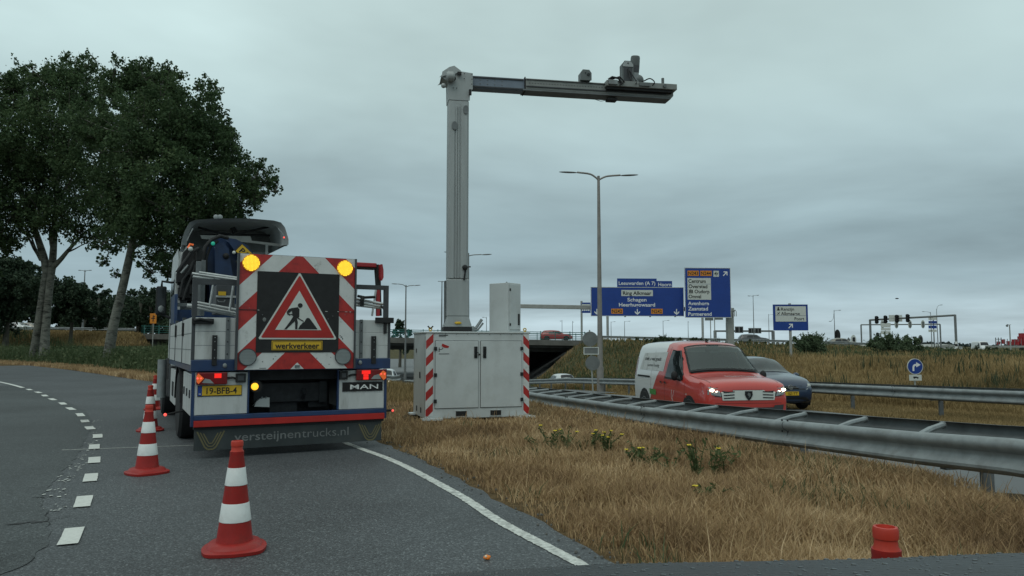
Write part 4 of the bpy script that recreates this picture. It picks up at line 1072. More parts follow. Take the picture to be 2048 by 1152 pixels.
t, W, H = sign_at('direction_sign', 'wide blue gantry sign with three down arrows, reading Ring Alkmaar, Schagen and Heerhugowaard', 'road sign', 1180, 1366, 575, 633, D, R(3), -0.55)
sc = W / 186  # metres per photo pixel
def U(px): return (px - 1273) * sc
def Wz(py): return (633 - py) * sc + 0.0
part('panel', 'sign_blue', t, B(-W / 2, W / 2, 0, 0.08, 0, H), bevel=0.01); frame_of(t, -W / 2, W / 2, 0, H, -0.001, w=0.05)
a0, a1 = U(1233), U(1343)
part('top_board', 'sign_blue', t, prism([(a0, H + 0.003), (a1, H + 0.003), (a1, H + 0.62), (U(1312), H + 0.62), (U(1312), H + 0.86), (a0, H + 0.86)], 0.0, 0.08))
for w_ in (text_shape('Leeuwarden (A 7)', width=U(1309) - U(1236), height=0.36, cx=U(1272.5), cz=H + 0.40, y=-0.003, bold=0.012), text_shape('Hoorn', width=U(1341) - U(1315), height=0.36, cx=U(1328), cz=H + 0.28, y=-0.003, bold=0.012)): part('lettering', 'white_print', t, w_)
part('name_plate', 'sign_white', t, B(U(1241), U(1304), -0.014, -0.002, Wz(593), Wz(581)))
part('lettering', 'black_print', t, text_shape('Ring Alkmaar', width=U(1301) - U(1244), height=0.36, cx=U(1272.5), cz=Wz(587), y=-0.017, bold=0.022))
for w_ in (text_shape('Schagen', width=U(1291) - U(1253), height=0.36, cx=U(1272), cz=Wz(600), y=-0.003, bold=0.012), text_shape('Heerhugowaard', width=U(1308) - U(1236), height=0.36, cx=U(1272), cz=Wz(610), y=-0.003, bold=0.018)): part('lettering', 'white_print', t, w_)
for cx in (1192, 1272.5, 1351): part('arrow', 'white_print', t, prism(arrow_down(U(cx), Wz(630), 0.58, 0.52), -0.006, -0.002))
for cx in (1232, 1311.5): 
    q = part('route_plate', 'sign_orange', t, B(U(cx - 11.5), U(cx + 11.5), -0.014, -0.002, Wz(628), Wz(618))); part('lettering', 'black_print', q, text_shape('N242', width=1.0, height=0.33, cx=U(cx), cz=Wz(623), y=-0.017, bold=0.015))

t, W, H = sign_at('direction_sign', 'tall blue gantry sign reading Centrum, Overstad and Purmerend, with arrow to upper right', 'road sign', 1366.5, 1457, 537, 636, D, R(3), -0.75)
def U(px): return (px - 1411.7) * sc
def Wz(py): return (636 - py) * sc
part('panel', 'sign_blue', t, B(-W / 2, W / 2, 0, 0.08, 0, H), bevel=0.01); frame_of(t, -W / 2, W / 2, 0, H, -0.001, w=0.05)
for cx, s_ in ((1383, 'N243'), (1408.5, 'N244')):
    q = part('route_plate', 'sign_orange', t, B(U(cx - 11.3), U(cx + 11.3), -0.014, -0.002, Wz(553.3), Wz(543))); part('lettering', 'black_print', q, text_shape(s_, width=1.0, height=0.34, cx=U(cx), cz=Wz(548), y=-0.017, bold=0.015))
q = part('symbol_plate', 'sign_white', t, B(U(1423.5), U(1434.5), -0.012, -0.002, Wz(555), Wz(543)))
part('symbol', 'black_print', q, ring(U(1429), Wz(549), 0.17, 0.21, -0.016, -0.0125, 4), B(U(1426), U(1432), -0.016, -0.0125, Wz(550.2), Wz(548.4)), B(U(1427.5), U(1429), -0.0165, -0.0125, Wz(548.2), Wz(546.4)))
[part('arrow', 'white_print', t, a_) for a_ in arrow_ne(U(1447), Wz(549), 0.52, -0.002)]
part('name_plate', 'sign_white', t, B(U(1371), U(1418), -0.012, -0.002, Wz(569.3), Wz(557.5))); part('name_plate', 'sign_white', t, B(U(1371), U(1418), -0.012, -0.002, Wz(600.5), Wz(569.8)))
for w_ in (text_shape('Centrum', width=1.75, height=0.36, cx=U(1373), cz=Wz(563.5), y=-0.015, bold=0.022, align='L'), text_shape('Overstad', width=1.9, height=0.36, cx=U(1373), cz=Wz(574), y=-0.015, bold=0.022, align='L'), text_shape('Oudorp', width=1.5, height=0.36, cx=U(1385), cz=Wz(584), y=-0.015, bold=0.022, align='L'), text_shape('Omval', width=1.25, height=0.36, cx=U(1373), cz=Wz(594), y=-0.015, bold=0.022, align='L')): part('lettering', 'black_print', t, w_)
part('symbol', 'black_print', t, B(U(1374), U(1376), -0.015, -0.0125, Wz(586.5), Wz(581)), B(U(1376.6), U(1378.4), -0.015, -0.0125, Wz(586.5), Wz(580)), B(U(1379), U(1381.5), -0.015, -0.0125, Wz(586.5), Wz(581)), B(U(1373.5), U(1382), -0.0152, -0.0125, Wz(588), Wz(586.8)))
for w_ in (text_shape('Avenhorn', width=2.1, height=0.36, cx=U(1371.5), cz=Wz(607.5), y=-0.003, bold=0.018, align='L'), text_shape('Zaanstad', width=2.0, height=0.36, cx=U(1371.5), cz=Wz(618), y=-0.003, bold=0.018, align='L'), text_shape('Purmerend', width=2.35, height=0.36, cx=U(1371.5), cz=Wz(628.5), y=-0.003, bold=0.018, align='L')): part('lettering', 'white_print', t, w_)

# parking route sign on its own post
D = 48.0
t, W, H = sign_at('direction_sign', 'smaller blue and white sign on a grey post reading Ranzijn and Alkmaarse Poort', 'road sign', 1547, 1615, 609, 661, D)
sc = W / 68
def U(px): return (px - 1581) * sc
def Wz(py): return (661 - py) * sc
zg = float(T(t.location.x, D)) - t.location.z
part('post', 'gantry', t, tube([(0, 0.1, zg - 0.3), (0, 0.1, H + 0.08)], 0.085, 12), smooth=True)
part('panel', 'sign_blue', t, B(-W / 2, W / 2, 0, 0.04, 0, H), bevel=0.008); frame_of(t, -W / 2, W / 2, 0, H, -0.001, m='sign_blue', w=0.025, d=0.02)
part('name_plate', 'sign_white', t, B(U(1551.5), U(1611.5), -0.012, -0.002, Wz(631.5), Wz(613.5))); part('name_plate', 'sign_white', t, B(U(1551.5), U(1611.5), -0.012, -0.002, Wz(643.5), Wz(632)))
for w_ in (text_shape('Ranzijn', width=0.84, height=0.2, cx=U(1562.5), cz=Wz(619), y=-0.015, bold=0.01, align='L'), text_shape('Alkmaarse', width=1.2, height=0.2, cx=U(1562.5), cz=Wz(627.7), y=-0.015, bold=0.01, align='L'), text_shape('Poort', width=0.62, height=0.2, cx=U(1588.5), cz=Wz(637.8), y=-0.015, bold=0.01, align='L')): part('lettering', 'black_print', t, w_)
part('symbol', 'black_print', t, rot(B(U(1555), U(1560), -0.015, -0.0125, Wz(628.3), Wz(627.2)), R(45), 'Y', (U(1557.5), 0, Wz(627.8))), rot(B(U(1554), U(1561), -0.0152, -0.0125, Wz(628.3), Wz(627.2)), R(-45), 'Y', (U(1557.5), 0, Wz(627.8))), disc(U(1557.5), Wz(617), 0.06, -0.015, -0.0125, 10), prism([(U(1554), Wz(622)), (U(1561), Wz(622)), (U(1559), Wz(618.5)), (U(1556), Wz(618.5))], -0.0155, -0.0125))
part('arrow', 'white_print', t, *arrow_ne(U(1580.5), Wz(652.5), 0.33, -0.002))

# small blue and white sign behind the left end of the gantry sign
t, W, H = sign_at('direction_sign', 'small blue and white sign peeking out left of the wide gantry sign', 'road sign', 1162, 1181, 605, 626, 100)
part('panel', 'sign_blue', t, B(-W / 2, W / 2, 0, 0.06, 0, H)); part('name_plate', 'sign_white', t, B(-W / 2 + .1, W / 2 - .1, -0.012, -0.002, H * 0.5, H * .85)); part('post', 'gantry', t, tube([(-0.55, 0.12, float(T(t.location.x, 100)) - t.location.z), (-0.55, 0.12, H + 0.2)], 0.14, 8)); part('lettering', 'white_print', t, *[B(-W / 2 + .15 + .27 * k, -W / 2 + .33 + .27 * k, -0.006, -0.002, H * .2, H * .34) for k in range(4)])
for (px, py, D, lab) in [(1215, 632, 100, 'grey sign support post below the wide gantry sign'), (1405, 640, 110, 'grey post below the tall gantry sign')]:
    p = at(px, py, D); tag(part('sign_post', 'gantry', None, tube([(p.x, D, float(T(p.x, D)) - 0.2), (p.x, D, p.z + 0.5)], 0.17, 10)), lab, 'post')
t, W, H = sign_at('direction_sign', 'dark backs of signs showing just below the tall gantry sign', 'road sign', 1410, 1446, 633, 641, 110)
part('panel', 'sign_back', t, B(-W / 2, -0.1, 0, 0.06, 0, H), B(0.15, W / 2, 0, 0.06, 0.1, H)); part('post', 'gantry', t, tube([(-0.5, 0.1, float(T(t.location.x, 110)) - t.location.z), (-0.5, 0.1, H)], 0.07, 8), tube([(0.1, 0.1, float(T(t.location.x, 110)) - t.location.z), (0.1, 0.1, H)], 0.07, 8))

# backs of two round signs and a plate on a leaning pole
D = 31.0; c = at(1184, 770, D); zg = float(T(c.x, D)); t = thing('sign_post', 'leaning pole with the grey backs of two round signs and a white-edged plate', 'road sign', (c.x, D, zg)); 
def lp(px, py): v = at(px, py, D) - t.location; return v
part('pole', 'gantry', t, tube([lp(1187, 775) + Vector((0, 0, -0.6)), lp(1179, 660)], 0.03, 8))
a = lp(1180, 678); part('round_sign', 'sign_back', t, disc(a.x, a.z, 0.31, -0.06, -0.035, 32)); a = lp(1185, 726); part('round_sign', 'sign_back', t, disc(a.x, a.z, 0.30, -0.06, -0.035, 32))
a, b_ = lp(1167, 709), lp(1197, 694); part('plate', 'sign_back', t, B(a.x + .03, b_.x - .03, -0.06, -0.04, a.z + .03, b_.z - .03)); frame_of(t, a.x, b_.x, a.z, b_.z, -0.038, 'sign_white', 0.03, 0.03)

# blue round right-turn sign
D = 29.0; c = at(1830, 733, D); zg = float(T(c.x, D)); t = thing('turn_sign', 'round blue sign with white right-turn arrow above a white plate with a truck', 'road sign', (c.x, D, zg)); r = 15.7 * D / 1500; cz = c.z - zg
part('pole', 'gantry', t, tube([(0, 0.05, -0.3), (0, 0.05, cz + r * 0.8)], 0.035, 10))
part('disc', 'sign_blue', t, disc(0, cz, r * 0.93, -0.012, 0.012, 36)); part('rim', 'sign_white', t, ring(0, cz, r * 0.931, r, -0.014, 0.012, 36))
part('arrow', 'white_print', t, prism([(-0.105, cz - 0.17), (-0.04, cz - 0.17), (-0.04, cz - 0.03), (-0.015, cz + 0.02), (0.04, cz + 0.035), (0.04, cz - 0.03), (0.21, cz + 0.065), (0.04, cz + 0.165), (0.04, cz + 0.10), (-0.03, cz + 0.09), (-0.085, cz + 0.045), (-0.105, cz - 0.03)], -0.018, -0.0125))
part('plate', 'sign_white', t, B(-0.235, 0.235, -0.01, 0.012, cz - r - 0.235, cz - r - 0.01)); zz_ = cz - r - 0.13
part('truck_symbol', 'black_print', t, B(-0.09, 0.05, -0.014, -0.011, zz_ - 0.01, zz_ + 0.05), B(0.055, 0.11, -0.014, -0.011, zz_ - 0.01, zz_ + 0.035), disc(-0.05, zz_ - 0.02, 0.018, -0.014, -0.011, 10), disc(0.08, zz_ - 0.02, 0.018, -0.014, -0.011, 10))

# signs on the left
p = at(5, 655, 92); zg = float(T(p.x, 92)); t = thing('small_sign', 'small white sign on a thin post at the left edge before the wood', 'road sign', (p.x, 92, zg)); h = at(5, 620, 92).z - zg
part('post', 'gantry', t, tube([(0, 0, -0.2), (0, 0, h)], 0.06, 6)); part('plate', 'white', t, B(-0.28, 0.28, -0.08, -0.05, h - 0.9, h))
p = at(307, 637, 84); zg = float(T(p.x, 84)); t = thing('small_sign', 'square yellow sign with a dark symbol just below the truck mirror', 'road sign', (p.x, 84, zg)); h = p.z - zg
part('post', 'gantry', t, tube([(0, 0, -0.2), (0, 0, h + 0.5)], 0.05, 6)); part('plate', M['sign_orange'], t, B(-0.37, 0.37, -0.08, -0.05, h - 0.56, h + 0.56), bevel=0.02); part('symbol', 'black_print', t, B(-0.22, 0.22, -0.09, -0.081, h - 0.03, h + 0.07), B(-0.05, 0.05, -0.0905, -0.081, h - 0.35, h + 0.35), B(0.05, 0.2, -0.09, -0.081, h + 0.2, h + 0.27))

# ------------------------------------------------------------------ traffic lights of the far junction
def signal(parent, x, y, z, s=1.0, back='black', lens=True):
    H_ = 1.25 * s; W_ = 0.56 * s
    q = part('signal_head', back, parent, prism([(x + W_ / 2 * math.cos(a) * (1 if abs(math.sin(a)) < .8 else 1), z + H_ / 2 * (0.75 * math.copysign(1, math.sin(a)) * (abs(math.sin(a)) > 0.01) + 0.25 * math.sin(a))) for a in [2 * math.pi * k / 20 + 0.08 for k in range(20)]], y - 0.03, y + 0.03))
    part('signal_box', 'black', q, B(x - 0.17 * s, x + 0.17 * s, y - 0.22, y - 0.031, z - 0.5 * s, z + 0.5 * s))
    if lens:
        for k in (-1, 0, 1): part('visor', 'black', q, ring(x, z + k * 0.33 * s, 0.13 * s, 0.155 * s, y - 0.5, y - 0.221, 12), disc(x, z + k * 0.33 * s, 0.13 * s, y - 0.24, y - 0.2205, 12))
    return q


Dl, Dr = 140.0, 126.0
pl, pr = at(1740, 640, Dl), at(1910, 630.5, Dr); zl, zr_ = float(T(pl.x, Dl)), float(T(pr.x, Dr))
t = thing('signal_gantry', 'grey portal across the junction carrying four black traffic lights', 'signal gantry', (pr.x, pr.y, zr_)); o = t.location
a = Vector((pl.x, pl.y, pl.z)) - o; b_ = Vector((pr.x, pr.y, pr.z)) - o
part('post', 'lamp_grey', t, tube([(0, 0, -0.2), (0, 0, b_.z + 0.1)], 0.2, 10)); part('post', 'lamp_grey', t, tube([(a.x, a.y, zl - o.z - 0.2), (a.x, a.y, a.z + 0.1)], 0.2, 10)); part('beam', 'lamp_grey', t, tube([a, b_], 0.17, 8))
for k in range(4): part('post_band', 'white_print' if k % 2 else 'black', t, tube([(0, 0, 0.25 + 0.4 * k), (0, 0, 0.65 + 0.4 * k)], 0.215, 10)); part('post_band', 'white_print' if k % 2 else 'black', t, tube([(a.x, a.y, zl - o.z + 0.25 + 0.4 * k), (a.x, a.y, zl - o.z + 0.65 + 0.4 * k)], 0.215, 10))
for px in (1753, 1772, 1796, 1818):
    u = (px - 1740) / 170; c = a.lerp(b_, u); signal(t, c.x, c.y - 0.25, c.z - 0.05, 1.18)
signal(t, a.x + 1.15, a.y - 0.3, a.z - 2.9, 0.9)
part('sign_panel', 'sign_white', t, *[B(a.lerp(b_, .31).x - 1.2, a.lerp(b_, .31).x + 1.2, a.lerp(b_, .31).y - 0.4, a.lerp(b_, .31).y - 0.34, a.lerp(b_, .31).z - 0.55 + k * 0.62, a.lerp(b_, .31).z + 0.02 + k * 0.62) for k in range(2)])
# second portal behind with grey backboards
Dl = 152.0; pl, pr = at(1722, 649.5, Dl), at(1880, 648.5, Dl); zl = float(T(pl.x, Dl))
t = thing('signal_gantry', 'thinner portal behind the first, with pale grey signal backboards', 'signal gantry', (pl.x, Dl, zl)); o = t.location
part('post', 'lamp_grey', t, tube([(0, 0, -0.2), (0, 0, pl.z - o.z)], 0.15, 8)); part('post', 'lamp_grey', t, tube([(pr.x - o.x, 0, -1), (pr.x - o.x, 0, pr.z - o.z)], 0.15, 8)); part('beam', 'lamp_grey', t, tube([(0, 0, pl.z - o.z), (pr.x - o.x, 0, pr.z - o.z)], 0.12, 8))
for px in (1765, 1793, 1820, 1846):
    c = at(px, 648.5, Dl - 0.4) - o; q = part('backboard', 'sign_white', t, disc(c.x, c.z, 0.40, -0.40, -0.35, 18, 0.85)); part('signal_box', 'sign_back', q, B(c.x - 0.17, c.x + 0.17, -0.6, -0.41, c.z - 0.55, c.z + 0.55))
for (px0, px1, py0, py1) in [(1761, 1780, 646, 655), (1761, 1780, 656, 661), (1761, 1780, 662, 668)]:
    a, b_ = at(px0, py1, Dl - 0.5) - o, at(px1, py0, Dl - 0.5) - o; part('sign_panel', 'sign_white', t, B(a.x, b_.x, -0.72, -0.66, a.z, b_.z))
# stacked small signs on a mast
p = at(1867, 636, 134); zg = float(T(p.x, 134)); t = thing('stacked_signs', 'post with four small stacked white and blue direction signs', 'road sign', (p.x, 134, zg)); o = t.location
part('post', 'lamp_grey', t, tube([(0, 0.1, -0.2), (0, 0.1, p.z - zg)], 0.1, 8))
for py0, py1, mm_ in ((635, 640, 'sign_white'), (642, 647, 'sign_blue'), (651, 657, 'sign_blue'), (659, 664, 'sign_white')):
    a, b_ = at(1857, py1, 134) - o, at(1873, py0, 134) - o; part('sign_panel', mm_, t, B(a.x, b_.x, -0.05, 0.0, a.z, b_.z))
for (px, py, D, mm_, lab, s_) in [(1675, 671, 118, 'black', 'black traffic light standing behind the beige car', 1.1), (1707, 681, 120, 'sign_white', 'traffic light with pale oval backboard right of the beige car', 1.05), (1841, 680, 130, 'sign_back', 'grey traffic light between the willow and the right portal post', 1.0)]:
    p = at(px, py, D); zg = float(T(p.x, D)); t = thing('traffic_light', lab, 'traffic light', (p.x, D, zg)); z = p.z - zg
    part('post', 'lamp_grey', t, tube([(0, 0, -0.2), (0, 0, z - 0.3)], 0.06, 8)); part('backboard', mm_, t, disc(0, z, 0.42 * s_, -0.04, 0.04, 20, 0.86 * s_)); part('signal_box', 'black', t, B(-0.16, 0.16, -0.24, -0.041, z - 0.5, z + 0.5))
p = at(1697, 680, 125); zg = float(T(p.x, 125)); t = thing('small_sign', 'grey diamond sign seen edge-on right of the beige car', 'road sign', (p.x, 125, zg)); z = p.z - zg
part('post', 'lamp_grey', t, tube([(0, 0, -0.2), (0, 0, z)], 0.05, 6)); part('plate', 'sign_back', t, prism([(0, z - 0.45), (0.33, z), (0, z + 0.45), (-0.33, z)], -0.05, -0.02))
p = at(1829, 673, 122); zg = float(T(p.x, 122)); t = thing('small_sign', 'small dark panel on a post above the right side of the big willow', 'road sign', (p.x, 122, zg)); z = p.z - zg
part('post', 'lamp_grey', t, tube([(0, 0, -0.2), (0, 0, z)], 0.06, 6)); part('plate', 'black', t, prism([(-0.35, z), (-0.2, z - 0.4), (0.3, z - 0.4), (0.3, z)], -0.05, -0.02))
# lane-control portal farthest away
Dl = 300.0; pl, pr = at(1430, 661, Dl), at(1546, 662, Dl); zl = 0.6; t = thing('lane_gantry', 'distant motorway portal with small black lane panels under the blue signs', 'sign gantry', (pl.x, Dl, zl)); o = t.location
for p in (pl, pr): part('post', 'lamp_grey', t, B(p.x - o.x - 0.5, p.x - o.x + 0.5, -0.5, 0.5, -0.5, p.z - zl))
part('beam', 'lamp_grey', t, B(0, pr.x - o.x, -0.4, 0.4, pl.z - zl - 0.6, pl.z - zl + 0.1))
for x0, x1, y0, y1 in ((1451, 1457, 646, 666), (1469, 1485, 653, 666), (1496, 1508, 656, 667), (1509, 1521, 656, 667)):
    a, b_ = at(x0, y1, Dl) - o, at(x1, y0, Dl) - o; q = part('lane_panel', 'lamp_grey', t, B(a.x, b_.x, -0.9, -0.5, a.z, b_.z)); w = (b_.x - a.x)
    part('panel_face', 'black', q, *[B(a.x + w * (k + .15) / 2, a.x + w * (k + .85) / 2, -0.94, -0.901, a.z + .3, b_.z - .3) for k in range(2)])
# tiny bird
p = at(1794, 597, 60); t = part('bird', 'black', None, ball(p, 0.07, 8, 6, (2.2, 1, 0.7)), prism([(p.x - 0.05, p.y), (p.x + 0.05, p.y), (p.x + 0.12, p.y + 0.25)], p.z, p.z + 0.02, 'z')); tag(t, 'tiny dark bird gliding above the traffic light gantry', 'bird')


# ------------------------------------------------------------------ traffic cones
def make_cone():
    t = thing('traffic_cone', 'x', 'traffic cone', (0, 0, 0), group='red and white traffic cones')
    zt = 0.75; f = lambda z: 0.118 - 0.078 * (z - 0.06) / (0.69 - 0.06)
    part('cone_body', 'cone_red', t, lathe([(0.122, 0.045), (f(0.06), 0.062), (f(0.14), 0.14), (f(0.65), 0.65), (0.046, 0.655), (0.046, 0.675)], 36), smooth=True)
    part('collar', 'cone_orange', t, lathe([(0.045, 0.668), (0.037, 0.688), (0.036, 0.708), (0.0395, 0.710), (0.0405, 0.738), (0.037, 0.747), (0.030, 0.748), (0.028, 0.735)], 32), smooth=True)
    for a, b_ in ((0.20, 0.325), (0.445, 0.565)):
        part('reflective_band', 'cone_white', t, lathe([(f(a) + 0.0015, a), (f(a) + 0.003, a + 0.002), (f(b_) + 0.003, b_ - 0.002), (f(b_) + 0.0015, b_)], 36), smooth=True)
    # octagonal foot
    V, F = [], []
    prof = [(0.205, 0.0), (0.207, 0.022), (0.198, 0.028), (0.178, 0.032), (0.165, 0.055), (0.135, 0.068), (0.118, 0.066)]
    n = 48
    for r, z in prof:
        for k in range(n):
            a = 2 * math.pi * k / n; q = 1.0 + 0.13 * (max(0.0, (abs(math.cos(a)) ** 8 + abs(math.sin(a)) ** 8)) ** (-1 / 8) - 1.0) / 0.3 * (r / 0.205) ** 2
            V.append((r * q * math.cos(a), r * q * math.sin(a), z))
    for i in range(len(prof) - 1):
        for k in range(n): a = i * n + k; b_ = i * n + (k + 1) % n; F.append((a, b_, b_ + n, a + n))
    F.append(tuple(range(n - 1, -1, -1))); F.append(tuple(range((len(prof) - 1) * n, len(prof) * n)))
    part('foot', 'cone_red', t, (V, F), smooth=True)
    return t


cone = make_cone()
g1 = at(468, 1097, 4.93)
spots = [((-1.87, 5.17), 0.3, 'nearest traffic cone, standing full in front of the truck mud flap'), ((-3.93, 8.20), 0.9, 'second traffic cone from the camera, left of the truck rear'),
         ((-5.82, 12.2), 0.5, 'third traffic cone, partly hidden behind the second'), ((-7.65, 16.2), 0.2, 'farthest traffic cone, beside the front wheel of the truck'),
         ((1.243, 2.55), 1.1, 'traffic cone at the lower right whose top rises above the car bonnet')]
for i, ((x, y), a, lab) in enumerate(spots):
    c = cone if i == 0 else dup(cone); c.location = (x, y, float(T(x, y)) + (0.006 if i < 4 else 0.03)); c.rotation_euler = (0.0, 0.0, a); c['label'] = lab; c.scale = (1, 1, 0.97 if i < 4 else 1.0)
for c in [o for o in bpy.data.objects if o.name.startswith('traffic_cone')]:
    if c.get('label', '').startswith('third'): c.rotation_euler = (0, R(-1.2), 0.5)

# orange peel on the road
t = thing('orange_peel', 'crumpled orange fruit peel lying on the asphalt near the edge line', 'peel', (-0.158, 4.93, 0.008))
V, F = ball((0, 0, 0.013), 0.021, 14, 9, (1.15, 0.9, 0.75)); V = [(x * (1 + 0.35 * noise.noise(Vector((x * 60, y * 60, z * 60)))), y * (1 + 0.35 * noise.noise(Vector((x * 60, y * 60, z * 60 + 3)))), max(0.0, z * (1 + 0.3 * noise.noise(Vector((x * 70, y * 50, 1)))))) for x, y, z in V]
part('peel', 'peel', t, (V, F), smooth=True); part('pith', 'pith', t, ball((-0.009, -0.012, 0.022), 0.009, 8, 6))


# ------------------------------------------------------------------ camera cabinet with mast
def stripe_mat(name, period, slope, mode, red='red', off=0.0):
    """diagonal red and white reflective print; mode 'chevron' mirrors about x=0"""
    m = bpy.data.materials.new(name); m.use_nodes = True; t = m.node_tree; b = t.nodes['Principled BSDF']
    co = nd(t, 'ShaderNodeTexCoord'); sp = nd(t, 'ShaderNodeSeparateXYZ'); t.links.new(co.outputs['Object'], sp.inputs[0])
    ax = math_node(t, 'ABSOLUTE', sp.outputs[0]); a = math_node(t, 'MULTIPLY', ax, slope); s_ = math_node(t, 'ADD', a, sp.outputs[2]); s_ = math_node(t, 'ADD', s_, off)
    f = math_node(t, 'FRACT', math_node(t, 'DIVIDE', s_, period)); g = math_node(t, 'GREATER_THAN', f, 0.5)
    n = nd(t, 'ShaderNodeTexNoise', i_Scale=7.0, i_Detail=7.0, i_Roughness=0.7); t.links.new(co.outputs['Object'], n.inputs['Vector'])
    rd = ramp_node(t, n.outputs['Fac'], [(0.28, (0.16, 0.012, 0.012, 1)), (0.5, (0.36, 0.018, 0.015, 1)), (0.8, (0.42, 0.03, 0.022, 1))])
    wh = ramp_node(t, n.outputs['Fac'], [(0.25, (0.26, 0.26, 0.24, 1)), (0.42, (0.52, 0.54, 0.53, 1)), (0.8, (0.60, 0.62, 0.61, 1))])
    mx_ = nd(t, 'ShaderNodeMix', data_type='RGBA'); t.links.new(g, mx_.inputs[0]); t.links.new(wh, mx_.inputs[6]); t.links.new(rd, mx_.inputs[7]); t.links.new(mx_.outputs[2], b.inputs['Base Color'])
    b.inputs['Roughness'].default_value = 0.35
    M[name] = m


stripe_mat('cabinet_stripe', 0.315, 1.0, 'chevron', off=0.10)
CW, CD, CH = 2.0, 1.3, 1.60
ca = R(17)
org = Vector((-1.585, 13.82, 0.0)) + Vector((math.cos(ca), math.sin(ca), 0)) * (CW / 2)
t = thing('camera_cabinet', 'white steel trailer cabinet with double doors and red-white corner stripes on the verge', 'cabinet', (org.x, org.y, 0.03), ca)
hw = CW / 2
part('body', 'white', t, B(-hw, hw, 0.0, CD, 0.0, CH - 0.035), bevel=0.008)
part('lid', 'white', t, B(-hw - 0.02, hw + 0.02, -0.02, CD + 0.02, CH - 0.033, CH), bevel=0.01)
def FX(u): return (u - 590) / 350 * 1.0     # front-face picture measure to metres
def FZ(v): return (1017 - v) / 354
for x0, x1 in ((303, 588), (605, 886)):
    part('door_seam', 'black_print', t, B(FX(x0) - .006, FX(x1) + .006, -0.004, -0.001, FZ(951) - .006, FZ(512) + .006))
    d = part('door', 'white', t, B(FX(x0), FX(x1), -0.018, -0.0045, FZ(950), FZ(513)), bevel=0.006)
    hx = 570 if x0 < 400 else 630
    part('door_handle', 'black', d, B(FX(hx - 11), FX(hx + 11), -0.034, -0.0185, FZ(626), FZ(549)), bevel=0.006)
    part('door_grip', 'black_gloss', d, B(FX(hx - 5), FX(hx + 5), -0.046, -0.0345, FZ(615), FZ(562)), bevel=0.004)
    for z in (563, 734, 903):
        hx2 = x0 if x0 < 400 else x1; part('hinge', 'black', d, B(FX(hx2 - 10), FX(hx2 + 10), -0.036, -0.019, FZ(z + 12), FZ(z - 12)), bevel=0.005)
part('padlock', 'black_gloss', t, ball((FX(592), -0.04, FZ(600)), 0.013), tube([(FX(575), -0.045, FZ(585)), (FX(585), -0.05, FZ(590)), (FX(592), -0.045, FZ(597))], 0.006, 6), B(FX(586), FX(598), -0.05, -0.036, FZ(608), FZ(600)))
for x0, x1 in ((241, 289), (898, 941)):
    part('warning_stripe', 'cabinet_stripe', t, B(FX(x0) + 0.004, min(FX(x1), hw - 0.004), -0.006, -0.001, 0.05, FZ(458)))
for x0 in (440, 672): part('fork_pocket', 'black_print', t, B(FX(x0), FX(x0 + 73), -0.004, -0.001, FZ(1004), FZ(971))); part('pocket_rim', 'white', t, *[B(FX(x0 - 3), FX(x0 + 76), -0.012, -0.001, z, z + 0.008) for z in (FZ(1004) - .009, FZ(971) + .001)])
part('notice_print', 'black_print', t, text_shape('MOBIELE UNIT', width=0.17, height=0.02, cx=FX(355), cz=FZ(476), y=-0.001, depth=0.002) if False else B(FX(325), FX(386), -0.003, -0.001, FZ(478), FZ(473)), B(FX(325), FX(372), -0.003, -0.001, FZ(486), FZ(483)), *[B(FX(331 + 9 * k), FX(334 + 9 * k), -0.0035, -0.001, FZ(480), FZ(471)) for k in range(6)], B(FX(325), FX(393), -0.021, -0.0185, FZ(599), FZ(595)), B(FX(324), FX(329), -0.021, -0.0185, FZ(584), FZ(555)), bar((FX(330), -0.02, FZ(569)), (FX(345), -0.02, FZ(567)), 0.004, 0.010), bar((FX(345), -0.02, FZ(567)), (FX(352), -0.02, FZ(556)), 0.004, 0.010), kind='stuff')
part('camera_pictogram', 'red', t, prism([(FX(341), FZ(545)), (FX(348), FZ(530)), (FX(393), FZ(548)), (FX(386), FZ(559)), (FX(360), FZ(557))], -0.021, -0.0185))
part('rivets', 'sign_back', t, *[ball((x, -0.021, CH - 0.05), 0.008, 6, 4) for x in np.linspace(-hw + 0.15, hw - 0.15, 9)], kind='stuff')
# side face
part('side_latch', 'black', t, B(-hw - 0.012, -hw - 0.001, 0.52, 0.60, 0.72, 0.84), bevel=0.004); part('side_latch', 'black', t, B(-hw - 0.01, -hw - 0.001, 0.95, 1.0, 1.2, 1.28))
part('side_vent', 'black', t, B(-hw - 0.006, -hw - 0.001, 0.40, 0.50, 0.08, 0.18), B(-hw - 0.006, -hw - 0.001, 0.85, 0.95, 0.08, 0.18))
part('side_seam', 'dark_grey', t, B(-hw - 0.003, -hw - 0.001, 0.06, 0.068, 0.06, CH - 0.1), B(-hw - 0.003, -hw - 0.001, CD - 0.07, CD - 0.062, 0.06, CH - 0.1))
for x, y in ((-hw + 0.12, 0.0), (hw - 0.1, 0.0), (-hw + 0.1, CD - 0.05)): part('foot_plate', 'white', t, B(x - 0.19, x + 0.19, y - 0.14, y + 0.14, -0.02, 0.012), tube([(x, y + 0.05, 0.0), (x, y + 0.05, 0.06)], 0.04, 10))
for x in (-hw + 0.1, hw - 0.06):
    part('lifting_eye', 'yellow_plate', t, xf(ring(0, 0, 0.018, 0.034, -0.01, 0.01, 14), Matrix.Translation((x, 0.08, CH + 0.045))), tube([(x, .08, CH), (x, .08, CH + .02)], 0.022, 8))
part('beacon_clamp', 'black', t, *[tube([(-hw + 0.1, 0.08, CH + 0.05), (-hw + 0.1 + s_ * 0.05, 0.08, CH + 0.10)], 0.014, 6) for s_ in (-1, 1)])
